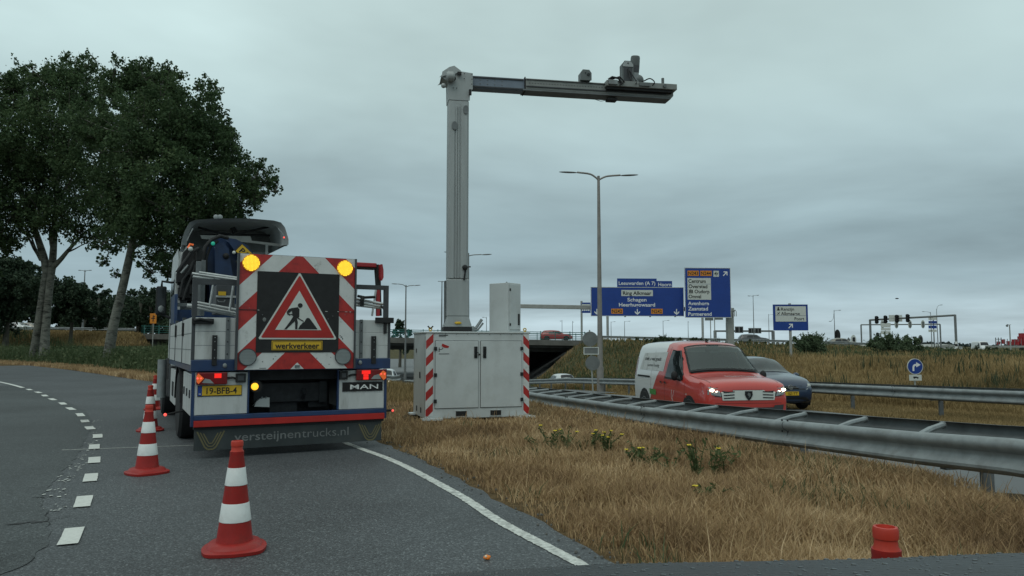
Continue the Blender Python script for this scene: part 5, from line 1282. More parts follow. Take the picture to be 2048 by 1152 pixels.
# mast
mx0, my0 = 0.0 - 0.28, 0.62
mst = thing('camera_mast', 'tall grey mast on the cabinet whose long arm reaches right with speed cameras', 'mast', (0, 0, 0), 0)
mb = t.matrix_basis @ Vector((mx0, my0, 0)) if False else org + Matrix.Rotation(ca, 3, 'Z') @ Vector((mx0, my0, 0))
mst.location = (mb.x, mb.y, 0.03 + CH); mst.rotation_euler = (0, 0, R(10))
hd = at(921, 165, mb.y); MH = hd.z - mst.location.z      # height of arm centre above cabinet
w = 0.20
part('slewing_base', 'black', mst, B(-0.27, 0.27, -0.26, 0.26, 0.0, 0.10), bevel=0.01)
part('base_flange', 'mast', mst, B(-0.25, 0.26, -0.25, 0.25, 0.101, 0.14), prism([(-0.25, 0.141), (0.26, 0.141), (0.21, 0.30), (-0.205, 0.30)], -0.22, 0.22))
part('outer_sleeve', 'mast', mst, B(-0.215, 0.215, -0.215, 0.215, 0.3, 1.02), bevel=0.02)
part('side_channel', 'galv_dark', mst, B(-0.243, -0.2155, -0.05, 0.15, 0.14, 1.0), bevel=0.008)
part('column', 'mast', mst, B(-w, w, -w, w, 1.021, MH - 0.42), bevel=0.03)
for x0, x1, dz in ((-0.175, -0.085, 0.85), (-0.055, -0.03, 0.55), (-0.012, 0.012, 0.55), (0.045, 0.165, 0.5)):
    part('column_rib', 'mast', mst, B(x0, x1, -w - 0.022, -w - 0.001, 1.03, MH - dz), bevel=0.005)
for x, dz in ((0.135, 0.62), (-0.085, 0.95)): part('roller_cover', 'galv_dark', mst, disc(x, MH - dz, 0.055, -w - 0.045, -w - 0.023, 16, 0.085))
part('warning_knob', 'yellow_plate', mst, ball((0.0, -0.26, 0.17), 0.035, 8, 6, (2, 1, .8)))
part('cable_gland', 'black', mst, ball((0.13, -0.25, 1.24), 0.055), tube([(0.13, -0.26, 1.22), (0.11, -0.25, 1.0), (0.15, -0.24, 1.25), (0.24, -0.23, 1.26)], 0.016, 6))
part('hydraulic_hose', 'galv', mst, tube([(0.28, 0.0, 0.05), (0.38, 0.02, 0.08), (0.5, 0.05, 0.25)], 0.03, 8), tube([(0.29, -0.05, 0.03), (0.42, 0.0, 0.05), (0.52, 0.0, 0.18)], 0.02, 8), ball((0.3, 0, 0.06), 0.06), smooth=True)
part('head_plate', 'mast', mst, prism([(-0.202, MH - 0.415), (0.202, MH - 0.415), (0.205, MH - 0.3), (0.26, MH - 0.17), (0.26, MH + 0.12), (-0.02, MH + 0.15), (-0.20, MH + 0.21), (-0.32, MH + 0.12), (-0.33, MH + 0.02), (-0.21, MH - 0.05)], -0.205, 0.205), bevel=0.012)
part('head_cover', 'mast', mst, prism([(-0.36, MH + 0.02), (-0.19, MH + 0.21), (-0.10, MH + 0.24), (0.02, MH + 0.155), (-0.08, MH + 0.10), (-0.28, MH + 0.05)], -0.235, 0.235), bevel=0.01)
part('cable_reel', 'mast', mst, xf(lathe([(0.07, -0.08), (0.1, -0.05), (0.1, 0.05), (0.07, 0.08)], 16), Matrix.Translation((-0.18, -0.30, MH + 0.0)) @ Matrix.Rotation(R(90), 4, 'Y')), ball((-0.31, -0.25, MH - 0.17), 0.05), smooth=True)
part('head_bracket', 'black', mst, ball((-0.12, -0.30, MH - 0.03), 0.05), B(-0.04, 0.04, -0.28, -0.236, MH + 0.06, MH + 0.12), B(0.19, 0.24, -0.28, -0.236, MH - 0.33, MH - 0.22))
part('head_bolts', 'dark_grey', mst, *[ball((x, -0.24, z), 0.012, 6, 4) for x, z in [(0.10, MH + .1), (0.1, MH), (0.25, MH + .1), (0.25, MH), (0.25, MH - .1), (0.0, MH + .1), (-0.12, MH - .2), (-0.05, MH - 0.2)]], kind='stuff')
# arm: nested sections, slight droop because it leans away
AZ = MH
def arm_box(name, m, x0, x1, y0, y1, z0_, z1_, **k): return part(name, m, mst, B(x0, x1, y0, y1, AZ + z0_, AZ + z1_), **k)
arm_box('inner_boom', 'arm_blue', 0.275, 1.28, -0.12, 0.12, -0.13, 0.12, bevel=0.012)
arm_box('boom_rail', 'dark_grey', 0.275, 1.25, -0.14, -0.121, 0.075, 0.10); arm_box('boom_rail', 'dark_grey', 0.275, 1.25, -0.14, -0.121, -0.115, -0.09)
part('boom_bolts', 'arm_grey', mst, *[ball((x, -0.125, AZ + z), 0.010, 6, 4) for x in (0.42, 0.56, 0.70, 0.84) for z in (-0.04, 0.04)], kind='stuff')
arm_box('boom_collar', 'black', 1.27, 1.29, -0.155, 0.155, -0.145, 0.145)
arm_box('outer_boom', 'arm_grey', 1.291, 4.2, -0.15, 0.15, -0.105, 0.125, bevel=0.014)
arm_box('boom_rail', 'dark_grey', 1.30, 2.95, -0.17, -0.151, 0.09, 0.10); arm_box('boom_rail', 'dark_grey', 1.30, 4.1, -0.172, -0.151, -0.055, -0.035)
arm_box('boom_flange', 'galv_dark', 1.24, 4.2, -0.16, 0.16, -0.132, -0.106)
part('rack_teeth', 'dark_grey', mst, *[B(x, x + 0.018, -0.156, -0.151, AZ + 0.02, AZ + 0.032) for x in np.arange(1.36, 2.85, 0.055)], kind='stuff')
arm_box('camera_tray', 'arm_grey', 2.85, 4.28, -0.30, 0.25, 0.02, 0.14, bevel=0.01); arm_box('tray_lip', 'black', 2.87, 4.2, -0.26, 0.2, -0.03, 0.019)
part('boom_end_cap', 'arm_grey', mst, prism([(4.201, AZ - 0.13), (4.201, AZ + 0.1), (4.26, AZ + 0.1), (4.26, AZ - 0.06)], -0.14, 0.14))
part('hanging_cable', 'black', mst, tube([(2.65, 0, AZ - 0.17), (2.80, -0.05, AZ - 0.23), (2.93, -0.05, AZ - 0.20), (3.0, 0, AZ - 0.17)], 0.006, 5)); arm_box('junction_box', 'black', 2.92, 3.12, -0.12, 0.05, -0.215, -0.166, bevel=0.01)
part('cable_clump', 'black', mst, tube([(2.88, -0.32, AZ + 0.14), (2.95, -0.33, AZ + 0.19), (3.08, -0.33, AZ + 0.17), (3.15, -0.32, AZ + 0.06)], 0.022, 6), tube([(2.92, -0.3, AZ + 0.15), (3.1, -0.34, AZ + 0.2), (3.19, -0.34, AZ + 0.1), (3.1, -0.34, AZ + 0.03)], 0.018, 6)); arm_box('bracket', 'galv', 2.88, 3.06, -0.34, -0.301, 0.04, 0.14, bevel=0.01)
part('tray_fittings', 'housing', mst, B(3.5, 3.72, -0.335, -0.301, AZ + 0.05, AZ + 0.12), disc(4.02, AZ + 0.08, 0.035, -0.33, -0.301, 12), B(3.92, 3.96, -0.1, -0.04, AZ + 0.14, AZ + 0.2), B(3.88, 3.90, -0.1, -0.04, AZ + 0.14, AZ + 0.19))
part('antenna_tube', 'housing', mst, tube([(4.06, -0.1, AZ + 0.14), (4.06, -0.1, AZ + 0.32)], 0.028, 10), smooth=True)
# small camera in the middle of the arm
def cam_front(x0, x1, z0_, z1_, ch, y0, y1): return prism([(x0, AZ + z0_), (x1, AZ + z0_), (x1, AZ + z1_ - ch), (x1 - ch * .7, AZ + z1_), (x0 + ch * .7, AZ + z1_), (x0, AZ + z1_ - ch)], y0, y1)
s1 = part('camera_housing', 'housing', mst, cam_front(2.36, 2.565, 0.14, 0.345, 0.06, -0.22, -0.04), bevel=0.008); part('lens', 'black_gloss', s1, disc(2.51, AZ + 0.25, 0.03, -0.24, -0.221, 14), disc(2.45, AZ + 0.28, 0.012, -0.235, -0.221, 8))
# tall flash housing, cylinder lamp and dome
s2 = part('flash_housing', 'housing', mst, cam_front(3.22, 3.44, 0.14, 0.62, 0.07, -0.14, 0.02), bevel=0.008); part('service_lid', 'mast', s2, cam_front(3.225, 3.435, 0.50, 0.61, 0.065, -0.155, -0.141)); part('inner_recess', 'dark_grey', s2, B(3.245, 3.415, -0.146, -0.141, AZ + 0.15, AZ + 0.49)); part('service_knob', 'black', s2, disc(3.33, AZ + 0.57, 0.014, -0.165, -0.156, 10))
cyl = lathe([(0.072, 0.0), (0.088, 0.03), (0.095, 0.16), (0.092, 0.36), (0.082, 0.40), (0.055, 0.41)], 22)
s3 = part('spotlight', 'housing', mst, xf(cyl, Matrix.Translation((3.53, 0.08, AZ + 0.40)) @ Matrix.Rotation(R(14), 4, 'X')), smooth=True)
part('spotlight_lens', 'sign_white', s3, disc(3.53, AZ + 0.70, 0.072, -0.055, -0.035, 22, 0.07)); part('spotlight_back', 'dark_grey', s3, B(3.47, 3.59, -0.06, -0.03, AZ + 0.42, AZ + 0.60), bevel=0.01)
s4 = part('radar_dome', 'housing', mst, ball((3.58, 0.0, AZ + 0.28), 0.115, 18, 12), smooth=True); part('dome_yoke', 'galv', s4, B(3.46, 3.57, -0.10, -0.02, AZ + 0.21, AZ + 0.41), tube([(3.53, 0, AZ + 0.14), (3.53, 0, AZ + 0.2)], 0.035, 10), bevel=0.01)
part('cable', 'black', mst, tube(spline([(3.33, -0.16, AZ + 0.46), (3.34, -0.2, AZ + 0.3), (3.36, -0.24, AZ + 0.18), (3.42, -0.26, AZ + 0.13), (3.48, -0.2, AZ + 0.2)], 6), 0.014, 6))
part('cable', 'black', mst, tube(spline([(3.33, -0.16, AZ + 0.44), (3.42, -0.2, AZ + 0.28), (3.45, -0.3, AZ + 0.12), (3.42, -0.33, AZ + 0.08)], 6), 0.010, 6))
part('cable', 'black', mst, tube(spline([(3.53, -0.05, AZ + 0.18), (3.62, -0.2, AZ + 0.19), (3.72, -0.3, AZ + 0.22), (3.80, -0.34, AZ + 0.14), (3.76, -0.34, AZ + 0.06)], 6), 0.012, 6))
for ch in mst.children:            # the arm's real reach
    vs = ch.data.vertices
    if len(vs) and min(v.co.x for v in vs) > 0.27:
        for v in vs: v.co.x = 0.27 + (v.co.x - 0.27) * 1.055
        for g in ch.children:
            for v in g.data.vertices: v.co.x = 0.27 + (v.co.x - 0.27) * 1.055
# upright box on the cabinet, turned
bx = org + Matrix.Rotation(ca, 3, 'Z') @ Vector((0.57, 0.42, 0))
t2 = thing('control_box', 'tall narrow white box with a door standing on the cabinet right of the mast', 'box', (bx.x, bx.y, 0.03 + CH + 0.002), R(-38))
part('body', 'white', t2, B(-0.31, 0.17, 0.0, 0.40, 0.0, 0.965), bevel=0.01)
t2.location = (bx.x, bx.y, t2.location.z)
part('door', 'white', t2, B(0.1705, 0.185, 0.03, 0.37, 0.05, 0.93), bevel=0.004); part('door_handle', 'black', t2, B(0.186, 0.20, 0.29, 0.33, 0.14, 0.36)); part('hinge', 'black', t2, B(0.186, 0.2, 0.02, 0.05, 0.12, 0.17), B(0.186, 0.2, 0.02, 0.05, 0.8, 0.85)); part('top_knob', 'galv_dark', t2, ball((0.05, 0.1, 0.975), 0.018))
# ------------------------------------------------------------------ roadworks truck
TH = R(27.5); TO = Vector((-2.768, 9.675, 0.0))
trk = thing('roadworks_truck', 'white and navy roadworks truck with a big red-white warning board on its rear', 'truck', TO, TH)
_r = Vector((math.cos(TH), math.sin(TH), 0)); _f = Vector((-math.sin(TH), math.cos(TH), 0))


def lq(px, py, y):
    """point (x,z) of the truck's own cross plane y that lies at the measured photo position"""
    d = at(px, py, 1.0) - Vector((0, 0, CAM_Z)); o = Vector((0, 0, CAM_Z)) - TO
    t_ = (y - o.dot(_f)) / d.dot(_f); p = o + d * t_; return (p.dot(_r), p.z)


def lpoly(pts, y): return [lq(px, py, y) for px, py in pts]
def lbox(px0, px1, py0, py1, y0, y1):
    a = lq(px0, (py0 + py1) / 2, y0); b = lq(px1, (py0 + py1) / 2, y0); c = lq((px0 + px1) / 2, py0, y0); d = lq((px0 + px1) / 2, py1, y0)
    return B(min(a[0], b[0]), max(a[0], b[0]), y0, y1, min(c[1], d[1]), max(c[1], d[1]))
def ltube(pts, r, n=8): return tube([(lq(px, py, y)[0], y, lq(px, py, y)[1]) for px, py, y in pts], r, n)


HW = 1.25
# chassis and running gear
for sx in (-0.42, 0.42): part('chassis_rail', 'chassis', trk, B(sx - 0.05, sx + 0.05, 0.30, 7.2, 0.62, 0.90))
for y in (0.32, 1.2, 3.3, 4.6): part('crossmember', 'chassis', trk, B(-0.369, 0.369, y, y + 0.12, 0.64, 0.88))
part('subframe', 'chassis', trk, B(-1.15, 1.15, 0.2, 4.5, 0.93, 1.06)); part('rear_void_shade', 'chassis', trk, B(-0.62, 0.58, 0.62, 0.70, 0.46, 0.929)); part('axle', 'chassis', trk, tube([(-1.0, 2.46, 0.5), (1.0, 2.46, 0.5)], 0.09, 10), ball((0, 2.46, 0.52), 0.2)); part('front_axle', 'chassis', trk, tube([(-1.0, 6.75, 0.5), (1.0, 6.75, 0.5)], 0.06, 8))  # dark panel between the rear panels stands in for the shaded void
part('spare_gear', 'chassis', trk, B(-0.25, 0.1, 0.4, 0.6, 0.5, 0.75), tube([(-0.5, .45, .72), (0.5, .45, .72)], 0.04, 8), B(0.25, 0.5, .4, .6, .55, .85))
def wheel(x, y, r=0.5, w=0.29, m='black'):
    q = part('wheel', 'black', trk, xf(lathe([(r * .55, -w / 2), (r * .92, -w / 2), (r, -w / 2 + .04), (r, w / 2 - .04), (r * .92, w / 2), (r * .55, w / 2)], 30), Matrix.Translation((x, y, r)) @ Matrix.Rotation(R(90), 4, 'Y')), smooth=True)
    part('rim', 'sign_back', q, xf(lathe([(r * .54, -w / 2 + .02), (r * .3, -w / 2 + .05), (r * .28, w / 2 - .04), (r * .54, w / 2 - .01)], 20), Matrix.Translation((x, y, r)) @ Matrix.Rotation(R(90), 4, 'Y'))); return q
for x in (-1.08, -0.76, 0.76, 1.08): wheel(x, 2.46)
for x in (-1.1, 1.1): wheel(x, 6.8, 0.5, 0.3)
for sx in (-1, 1):
    part('mudguard', 'black', trk, prism([(2.46 - 0.62 * math.cos(a), 0.5 + 0.62 * math.sin(a)) for a in np.linspace(0.1, 3.04, 12)] + [(2.46 + 0.58 * math.cos(a), 0.5 + 0.58 * math.sin(a)) for a in np.linspace(0.1, 3.04, 12)], sx * 0.62, sx * 1.24, 'x'))
# underfloor lockers on the left side
part('side_locker', 'board_white', trk, B(-1.22, -0.8, 0.14, 1.55, 0.50, 1.02), bevel=0.01); [part('locker_latch', 'dark_grey', trk, B(-1.235, -1.221, y, y + 0.05, 0.72, 0.82)) for y in (0.35, 0.8, 1.25)]
part('side_locker', 'board_white', trk, B(-1.22, -0.7, 3.3, 4.5, 0.42, 0.98), bevel=0.01); part('locker_recess', 'black', trk, B(-1.232, -1.221, 3.6, 3.9, 0.55, 0.78))
part('side_locker', 'board_white', trk, B(0.8, 1.22, 0.14, 1.55, 0.50, 1.02), bevel=0.01)
part('exhaust_stack', 'galv', trk, tube([(-1.34, 4.95, 0.45), (-1.34, 4.95, 1.12)], 0.075, 14), smooth=True); part('air_tank', 'chassis', trk, tube([(-0.95, 4.6, 0.7), (-0.95, 5.4, 0.7)], 0.16, 12), B(-1.2, -0.6, 4.62, 5.5, 0.45, 1.0))
part('side_lamp_arm', 'black', trk, tube([(-1.2, 1.7, 0.46), (-1.42, 1.66, 0.42)], 0.014, 6)); part('side_lamp', 'red_spot', trk, ball((-1.43, 1.63, 0.42), 0.022, 8, 6))
x_, z_ = lq(785, 821, 0.3); part('side_lamp_arm', 'black', trk, tube([(1.18, 0.35, z_), (x_, 0.32, z_)], 0.018, 6)); part('side_lamp', 'red_spot', trk, ball((x_, 0.29, z_), 0.018, 8, 6))

# platform and dropsides
part('platform_floor', 'galv_dark', trk, B(-HW + 0.02, HW - 0.02, 0.03, 4.55, 1.061, 1.12))
part('rear_beam', 'navy', trk, B(-HW, HW, -0.02, 0.06, 1.06, 1.20), bevel=0.008)
for sx in (-1, 1):
    xo, xi = sx * HW, sx * (HW - 0.04)
    part('side_beam', 'navy', trk, B(min(xo, xi), max(xo, xi), 0.062, 4.55, 1.06, 1.13))
    for k in range(3):
        y0, y1 = 0.07 + k * 1.5, 0.07 + k * 1.5 + 1.42
        d = part('dropside', 'board_white', trk, B(min(xo, xi), max(xo, xi), y0, y1, 1.135, 1.72), bevel=0.005)
        for j in range(2): part('dropside_groove', 'sign_back', d, B(min(xo + sx * .001, xo + sx * 0.003), max(xo + sx * .001, xo + sx * .003), y0 + .02, y1 - .02, 1.32 + j * .2, 1.328 + j * .2))
        part('dropside_post', 'dark_grey', trk, B(min(xo + sx * 0.006, xi), max(xo + sx * 0.006, xi), y1 + 0.003, y1 + 0.075, 1.135, 1.76))
        part('dropside_latch', 'black', trk, B(min(xo, xo + sx * .025), max(xo, xo + sx * .025), y1 - 0.2, y1 - 0.12, 1.5, 1.68)) if k < 2 else None
part('corner_post', 'dark_grey', trk, B(-HW, -HW + 0.035, 0.0, 0.069, 1.201, 1.735)); part('corner_post', 'dark_grey', trk, B(HW - 0.035, HW, 0.0, 0.069, 1.201, 1.735))
# rear gates left and right of the board, each of three planks
for a, b, posts, latch in ((-HW + 0.037, -0.70, (451, 459), (424, 434)), (0.745, HW - 0.037, (719, 725), (742, 751))):
    zz0 = 1.203
    for k in range(3): part('gate_plank', 'board_white', trk, B(a, b, 0.0, 0.035, zz0 + k * 0.172, zz0 + k * 0.172 + 0.169), bevel=0.004)
    x0, x1 = lq(posts[0], 680, 0)[0], lq(posts[1], 680, 0)[0]; q = part('gate_upright', 'galv_dark', trk, B(x0, x1, -0.016, -0.001, 1.203, 1.72))
    part('rivets', 'black', q, *[ball(((x0 + x1) / 2, -0.017, z), 0.009, 6, 4) for z in (1.27, 1.42, 1.57, 1.68)], kind='stuff')
    x0, x1 = lq(latch[0], 690, 0)[0], lq(latch[1], 690, 0)[0]; q = part('gate_hinge', 'black', trk, B(x0, x1, -0.035, -0.017 + .016, 1.13, 1.50), bevel=0.004)
    part('hinge_bolt', 'galv', q, *[ball(((x0 + x1) / 2, -0.038, z), 0.007, 6, 4) for z in (1.22, 1.32, 1.42, 1.47)], kind='stuff')
part('gate_latch', 'black', trk, lbox(384, 428, 637, 648, -0.05, -0.002), ltube([(388, 641, -0.06), (400, 638, -0.06), (425, 643, -0.05)], 0.018), bevel=0.006)
part('gate_latch', 'black', trk, lbox(752, 788, 635, 646, -0.05, -0.002), lbox(768, 774, 646, 667, -0.03, -0.002), bevel=0.006)
part('lock_cylinder', 'galv', trk, *[ball((lq(px, 731, 0)[0], -0.035, lq(px, 731, 0)[1]), 0.026, 10, 7, (1, .6, 1.1)) for px in (449,)]); part('lock_cylinder', 'galv', trk, ball((lq(719, 725, 0)[0], -0.035, lq(719, 725, 0)[1]), 0.026, 10, 7, (1, .6, 1.1)))
# rack frames above the gates
fz = lq(420, 563, 0.12)[1]
part('rack_frame', 'dark_grey', trk, B(-HW + .0, -HW + 0.06, 0.09, 0.15, 1.74, fz + .03)); part('rack_frame', 'dark_grey', trk, B(-HW + 0.061, -0.74, 0.09, 0.15, fz - 0.04, fz + 0.03)); part('rack_frame', 'dark_grey', trk, B(HW - 0.06, HW, 0.09, 0.15, 1.74, fz + 0.03)); part('rack_frame', 'dark_grey', trk, B(0.79, HW - 0.061, 0.09, 0.15, fz - 0.03, fz + 0.03)); part('rack_frame', 'dark_grey', trk, B(-0.739, 0.789, 0.09, 0.15, fz - 0.04, fz + 0.03))
part('rack_frame', 'galv_dark', trk, B(-HW + 0.0, HW, 3.9, 3.96, fz - 0.14, fz - 0.08), B(HW - 0.06, HW, 3.9, 3.96, 1.74, fz - .08))
part('rack_post', 'galv_dark', trk, lbox(391, 401, 522, 632, 2.4, 2.46), bevel=0.004); part('rack_post', 'galv_dark', trk, lbox(402, 410, 520, 632, 2.5, 2.56), bevel=0.004)

# warning board
BW, BH, BZ = 1.44, 1.45, 1.075
bxc = (lq(473, 625, -0.1)[0] + lq(711, 625, -0.1)[0]) / 2; BW = lq(711, 625, -0.1)[0] - lq(473, 625, -0.1)[0]
BT = lq(590, 512, -0.1)[1]; BB = lq(590, 738, -0.1)[1]; BH = BT - BB
stripe_mat('board_stripe', 0.56, 1.0, 'chevron', off=0.28 - (BW / 2 + BH - 0.423))
wb = part('warning_board', 'dark_grey', trk, B(-BW / 2, BW / 2, 0.0, 0.07, 0, BH)); wb.location = (bxc, -0.105, BB)
def sub(name, m, *sh, **k):
    return part(name, m, wb, *sh, **k)
# stripe phase: s = z - |x| ; red/white edges measured from the photograph
fr = 0.21; W2 = BW / 2 - 0.022
st = sub('striped_face', 'board_stripe', B(-W2, W2, -0.006, -0.001, 0.0, BH - 0.004))
sub('black_field', M['black'], B(-BW / 2 + 0.235, BW / 2 - 0.225, -0.012, -0.0065, 0.21, BH - 0.215))
for k, (x0, x1) in enumerate(((-BW / 2, -BW / 2 + 0.021), (BW / 2 - 0.021, BW / 2))): sub('board_edge', 'dark_grey', B(x0, x1, -0.03, -0.0005, 0.0, BH))
sub('board_joint', 'black', B(-W2, W2, -0.0135, -0.0125, 0.735, 0.742), B(-W2, -BW / 2 + 0.236, -0.009, -0.0062, 0.735, 0.743))
part('painted_gap_light', 'sign_white', wb, *[B(x, x + l, -0.0165, -0.0155, 0.735, 0.741) for x, l in [(-0.5, .02), (-.24, .05), (.20, .08), (.34, .03), (.5, .02), (.60, .03), (.66, .02)]], kind='stuff')  # white slivers painted as light showing through the board joint
# triangle: white rim, red band, white field
tcx = 0.005; tz0, tz1 = 0.375, 1.235; hb = 0.495
def tri(s, y0, y1, cut=0.0):
    cz = tz0 + (tz1 - tz0) / 3; P_ = [(-hb, tz0), (hb, tz0), (0, tz1)]; out = []
    for i in range(3):
        p, a, b = Vector(P_[i]), Vector(P_[i - 1]), Vector(P_[(i + 1) % 3]); c = Vector((0, cz))
        q = c + (p - c) * s; da = (a - p).normalized() * cut; db = (b - p).normalized() * cut; out += [tuple(q + da), tuple(q + db)] if cut else [tuple(q)]
    return prism([(x + tcx, z) for x, z in out], y0, y1)
sub('triangle_rim', 'sign_white', tri(1.0, -0.018, -0.0136, 0.02)); sub('triangle_red', 'red', tri(0.93, -0.021, -0.0181, 0.015)); sub('triangle_field', 'sign_white', tri(0.585, -0.024, -0.0211))
# digging figure and heap
def Bz(u, v): return ((u - 1130) / 614 + tcx, (1003 - v) / 614 + tz0 - 0.005)     # measured on the enlarged photograph
def bp_(pts, y0=-0.028, y1=-0.0245): return prism([Bz(u, v) for u, v in pts], y0, y1)
hx, hz = Bz(1138, 735)
sub('pictogram', 'black_print', disc(hx, hz, 0.030, -0.028, -0.0245, 18))
sub('pictogram', 'black_print', bp_([(1072, 757), (1120, 748), (1132, 765), (1133, 822), (1110, 832), (1085, 822), (1078, 800)]), label='torso of the digging figure')
sub('pictogram', 'black_print', bp_([(1085, 823), (1109, 833), (1096, 862), (1036, 922), (1020, 922), (1060, 865)]), bp_([(1088, 822), (1112, 826), (1122, 868), (1119, 921), (1103, 921), (1102, 872)], -0.0285), label='legs of the digging figure')
sub('pictogram', 'black_print', bp_([(1072, 757), (1084, 768), (1062, 790), (1048, 798), (1036, 786), (1052, 764)], -0.0283), bp_([(1036, 786), (1048, 798), (1068, 808), (1060, 816), (1040, 806)], -0.0287), bp_([(1122, 752), (1133, 765), (1130, 830), (1118, 828)], -0.0288), label='arms of the digging figure')
sub('pictogram', 'black_print', bp_([(1070, 800), (1064, 806), (1164, 862), (1168, 856)], -0.029), label='shovel handle')
sub('pictogram', 'black_print', bp_([(1126, 920), (1140, 890), (1152, 880), (1160, 868), (1172, 864), (1188, 835), (1200, 830), (1214, 836), (1262, 900), (1276, 920)]), label='heap of earth')
q = sub('text_plate', 'yellow_plate', B(Bz(930, 0)[0], Bz(1318, 0)[0], -0.018, -0.0125, 0.375 - 0.135, 0.375 - 0.018)); 
x0, x1 = Bz(930, 0)[0], Bz(1318, 0)[0]
part('plate_rim', 'black_print', q, *[B(a, b, -0.0195, -0.0185, c, d) for a, b, c, d in ((x0 + .008, x1 - .008, .248, .253), (x0 + .008, x1 - .008, .344, .349), (x0 + .008, x0 + .013, .2535, .3435), (x1 - .013, x1 - .008, .2535, .3435))])
part('lettering', 'black_print', q, text_shape('werkverkeer', width=0.55, height=0.075, cx=(x0 + x1) / 2, cz=0.297, y=-0.0185, depth=0.002, bold=0.02))
# amber LED discs
for u, v in ((764, 418), (1488, 425)):
    cx, cz = (u - 1130) / 614 + tcx, (1003 - v) / 614 + tz0 - 0.005
    cz = min(cz, BH - 0.115); led = sub('led_lamp', 'led_off', disc(cx, cz, 0.104, -0.03, -0.0065, 28)); dots = []
    for i in range(-6, 7):
        for j in range(-6, 7):
            if i * i + j * j < 40: dots.append(B(cx + i * 0.0158 - 0.0062, cx + i * 0.0158 + 0.0062, -0.033, -0.0302, cz + j * 0.0158 - 0.0062, cz + j * 0.0158 + 0.0062))
    part('led_dots', 'amber_lit', led, *dots, kind='stuff')
for u in (756, 1484):
    cx = (u - 1130) / 614 + tcx; q = sub('round_reflector', 'grey_lens', disc(cx, 0.155, 0.097, -0.028, -0.0065, 28)); part('reflector_rim', 'dark_grey', q, ring(cx, 0.155, 0.0975, 0.106, -0.031, -0.0065, 28)); part('lens_rib', 'galv_dark', q, *[B(cx - math.sqrt(0.0092 - k * k * 0.000324), cx + math.sqrt(0.0092 - k * k * 0.000324), -0.0295, -0.0282, 0.155 + k * 0.018 - .0015, 0.155 + k * 0.018 + .0015) for k in range(-5, 6)], kind='stuff')
part('board_scuffs', 'dark_grey', wb, *[B(x, x + w_, -0.0078, -0.0062, z, z + h_) for x, z, w_, h_ in [(-0.43, .09, .012, .012), (-.46, .012, .08, .007), (.55, .40, .02, .014), (.57, .375, .012, .02), (.535, .42, .02, .008), (-.3, .12, .008, .02), (.24, .13, .01, .01), (.3, .06, .012, .006), (.4, .05, .01, .01), (-0.62, .35, .006, .01), (.2, 1.28, .006, .012), (-.28, .16, .02, .004), (.42, .14, .01, .008), (.12, 1.33, .02, .004)]], kind='stuff')
part('sticker_star', 'sign_back', wb, ball((-0.415, -0.013, 0.62), 0.022, 10, 6, (1, .15, 1.2)))
part('board_rivets', 'galv_dark', wb, *[ball((x, -0.0135, z), 0.006, 6, 4) for x, z in [(-.44, .68), (.38, .64), (-.02, 0.02), (.44, .68), (-.6, .76), (.6, .7)]], kind='stuff')
part('joint_hook', 'galv_dark', wb, B(-0.03, 0.03, -0.02, -0.0065, 0.02, 0.05))

# rear panels, lights, plate
def rear(name, m, px0, px1, py0, py1, y0=0.0, y1=0.03, **k): return part(name, m, trk, lbox(px0, px1, py0, py1, y0, y1), **k)
XL0, XL1 = -1.20, lq(495, 780, 0)[0]; XR0, XR1 = lq(678, 780, 0)[0], 1.17
part('rear_panel', 'board_white', trk, B(XL0, XL1, 0.0, 0.03, 0.535, 1.045), bevel=0.004); part('rear_panel', 'board_white', trk, B(XR0, XR1, 0.0, 0.03, 0.535, 1.045), bevel=0.004)
part('panel_edge', 'navy', trk, B(-1.235, -1.2005, -0.006, 0.05, 0.40, 1.055)); part('panel_edge', 'navy', trk, B(1.1705, 1.205, -0.006, 0.05, 0.40, 1.055)); part('panel_edge', 'navy', trk, B(XL1 + .001, XL1 + 0.02, -0.004, 0.05, 0.535, 1.055)); part('panel_edge', 'navy', trk, B(XR0 - 0.02, XR0 - .001, -0.004, 0.05, 0.535, 1.055))
part('underrun_bar', 'navy', trk, B(-1.2, 1.17, -0.03, 0.05, 0.472, 0.53), bevel=0.006); part('reflective_strip', 'red', trk, B(-1.2, 1.17, -0.034, 0.03, 0.392, 0.470), bevel=0.004)
part('underrun_lip', 'black', trk, B(-1.2, 1.17, 0.0, 0.06, 0.36, 0.390))
flap = part('mud_flap', 'flap', trk, B(-1.19, 1.145, 0.012, 0.022, 0.105, 0.358)); xf0 = lambda px: lq(px, 865, 0.01)[0]
part('lettering', 'flap_print', flap, text_shape('versteijnen', width=xf0(601) - xf0(469), height=0.105, cx=(xf0(601) + xf0(469)) / 2, cz=0.252, y=0.0115, depth=0.002, bold=0.006)); part('lettering', 'flap_print', flap, text_shape('trucks.nl', width=xf0(697) - xf0(604), height=0.112, cx=(xf0(697) + xf0(604)) / 2, cz=0.254, y=0.0115, depth=0.002, bold=-0.005))
for c in ((xf0(396) + xf0(447)) / 2, (xf0(719) + xf0(762)) / 2):
    for k in range(3):
        w_ = 0.155 - 0.036 * k; zt_ = 0.335 - 0.012 * k; zb_ = 0.118 + 0.036 * k; tt = 0.013
        V2 = []
        lft = [(c - w_, zt_), (c - w_ * 0.42, zb_ + 0.03), (c - w_ * 0.2, zb_), (c + w_ * 0.2, zb_), (c + w_ * 0.42, zb_ + 0.03), (c + w_, zt_)]
        for (a, b), (a2, b2) in zip(lft[:-1], lft[1:]): V2.append(bar((a, 0.0095 - 0.0004 * k, b), (a2, 0.0095 - 0.0004 * k, b2), 0.003, tt if k else 0.018))
        part('emblem', 'gold', flap, *V2)
def cluster(px0, px1, py0, py1, mir):
    q = rear('light_cluster', 'tail_lens', px0, px1, py0, py1, -0.055, -0.001, bevel=0.008); return q
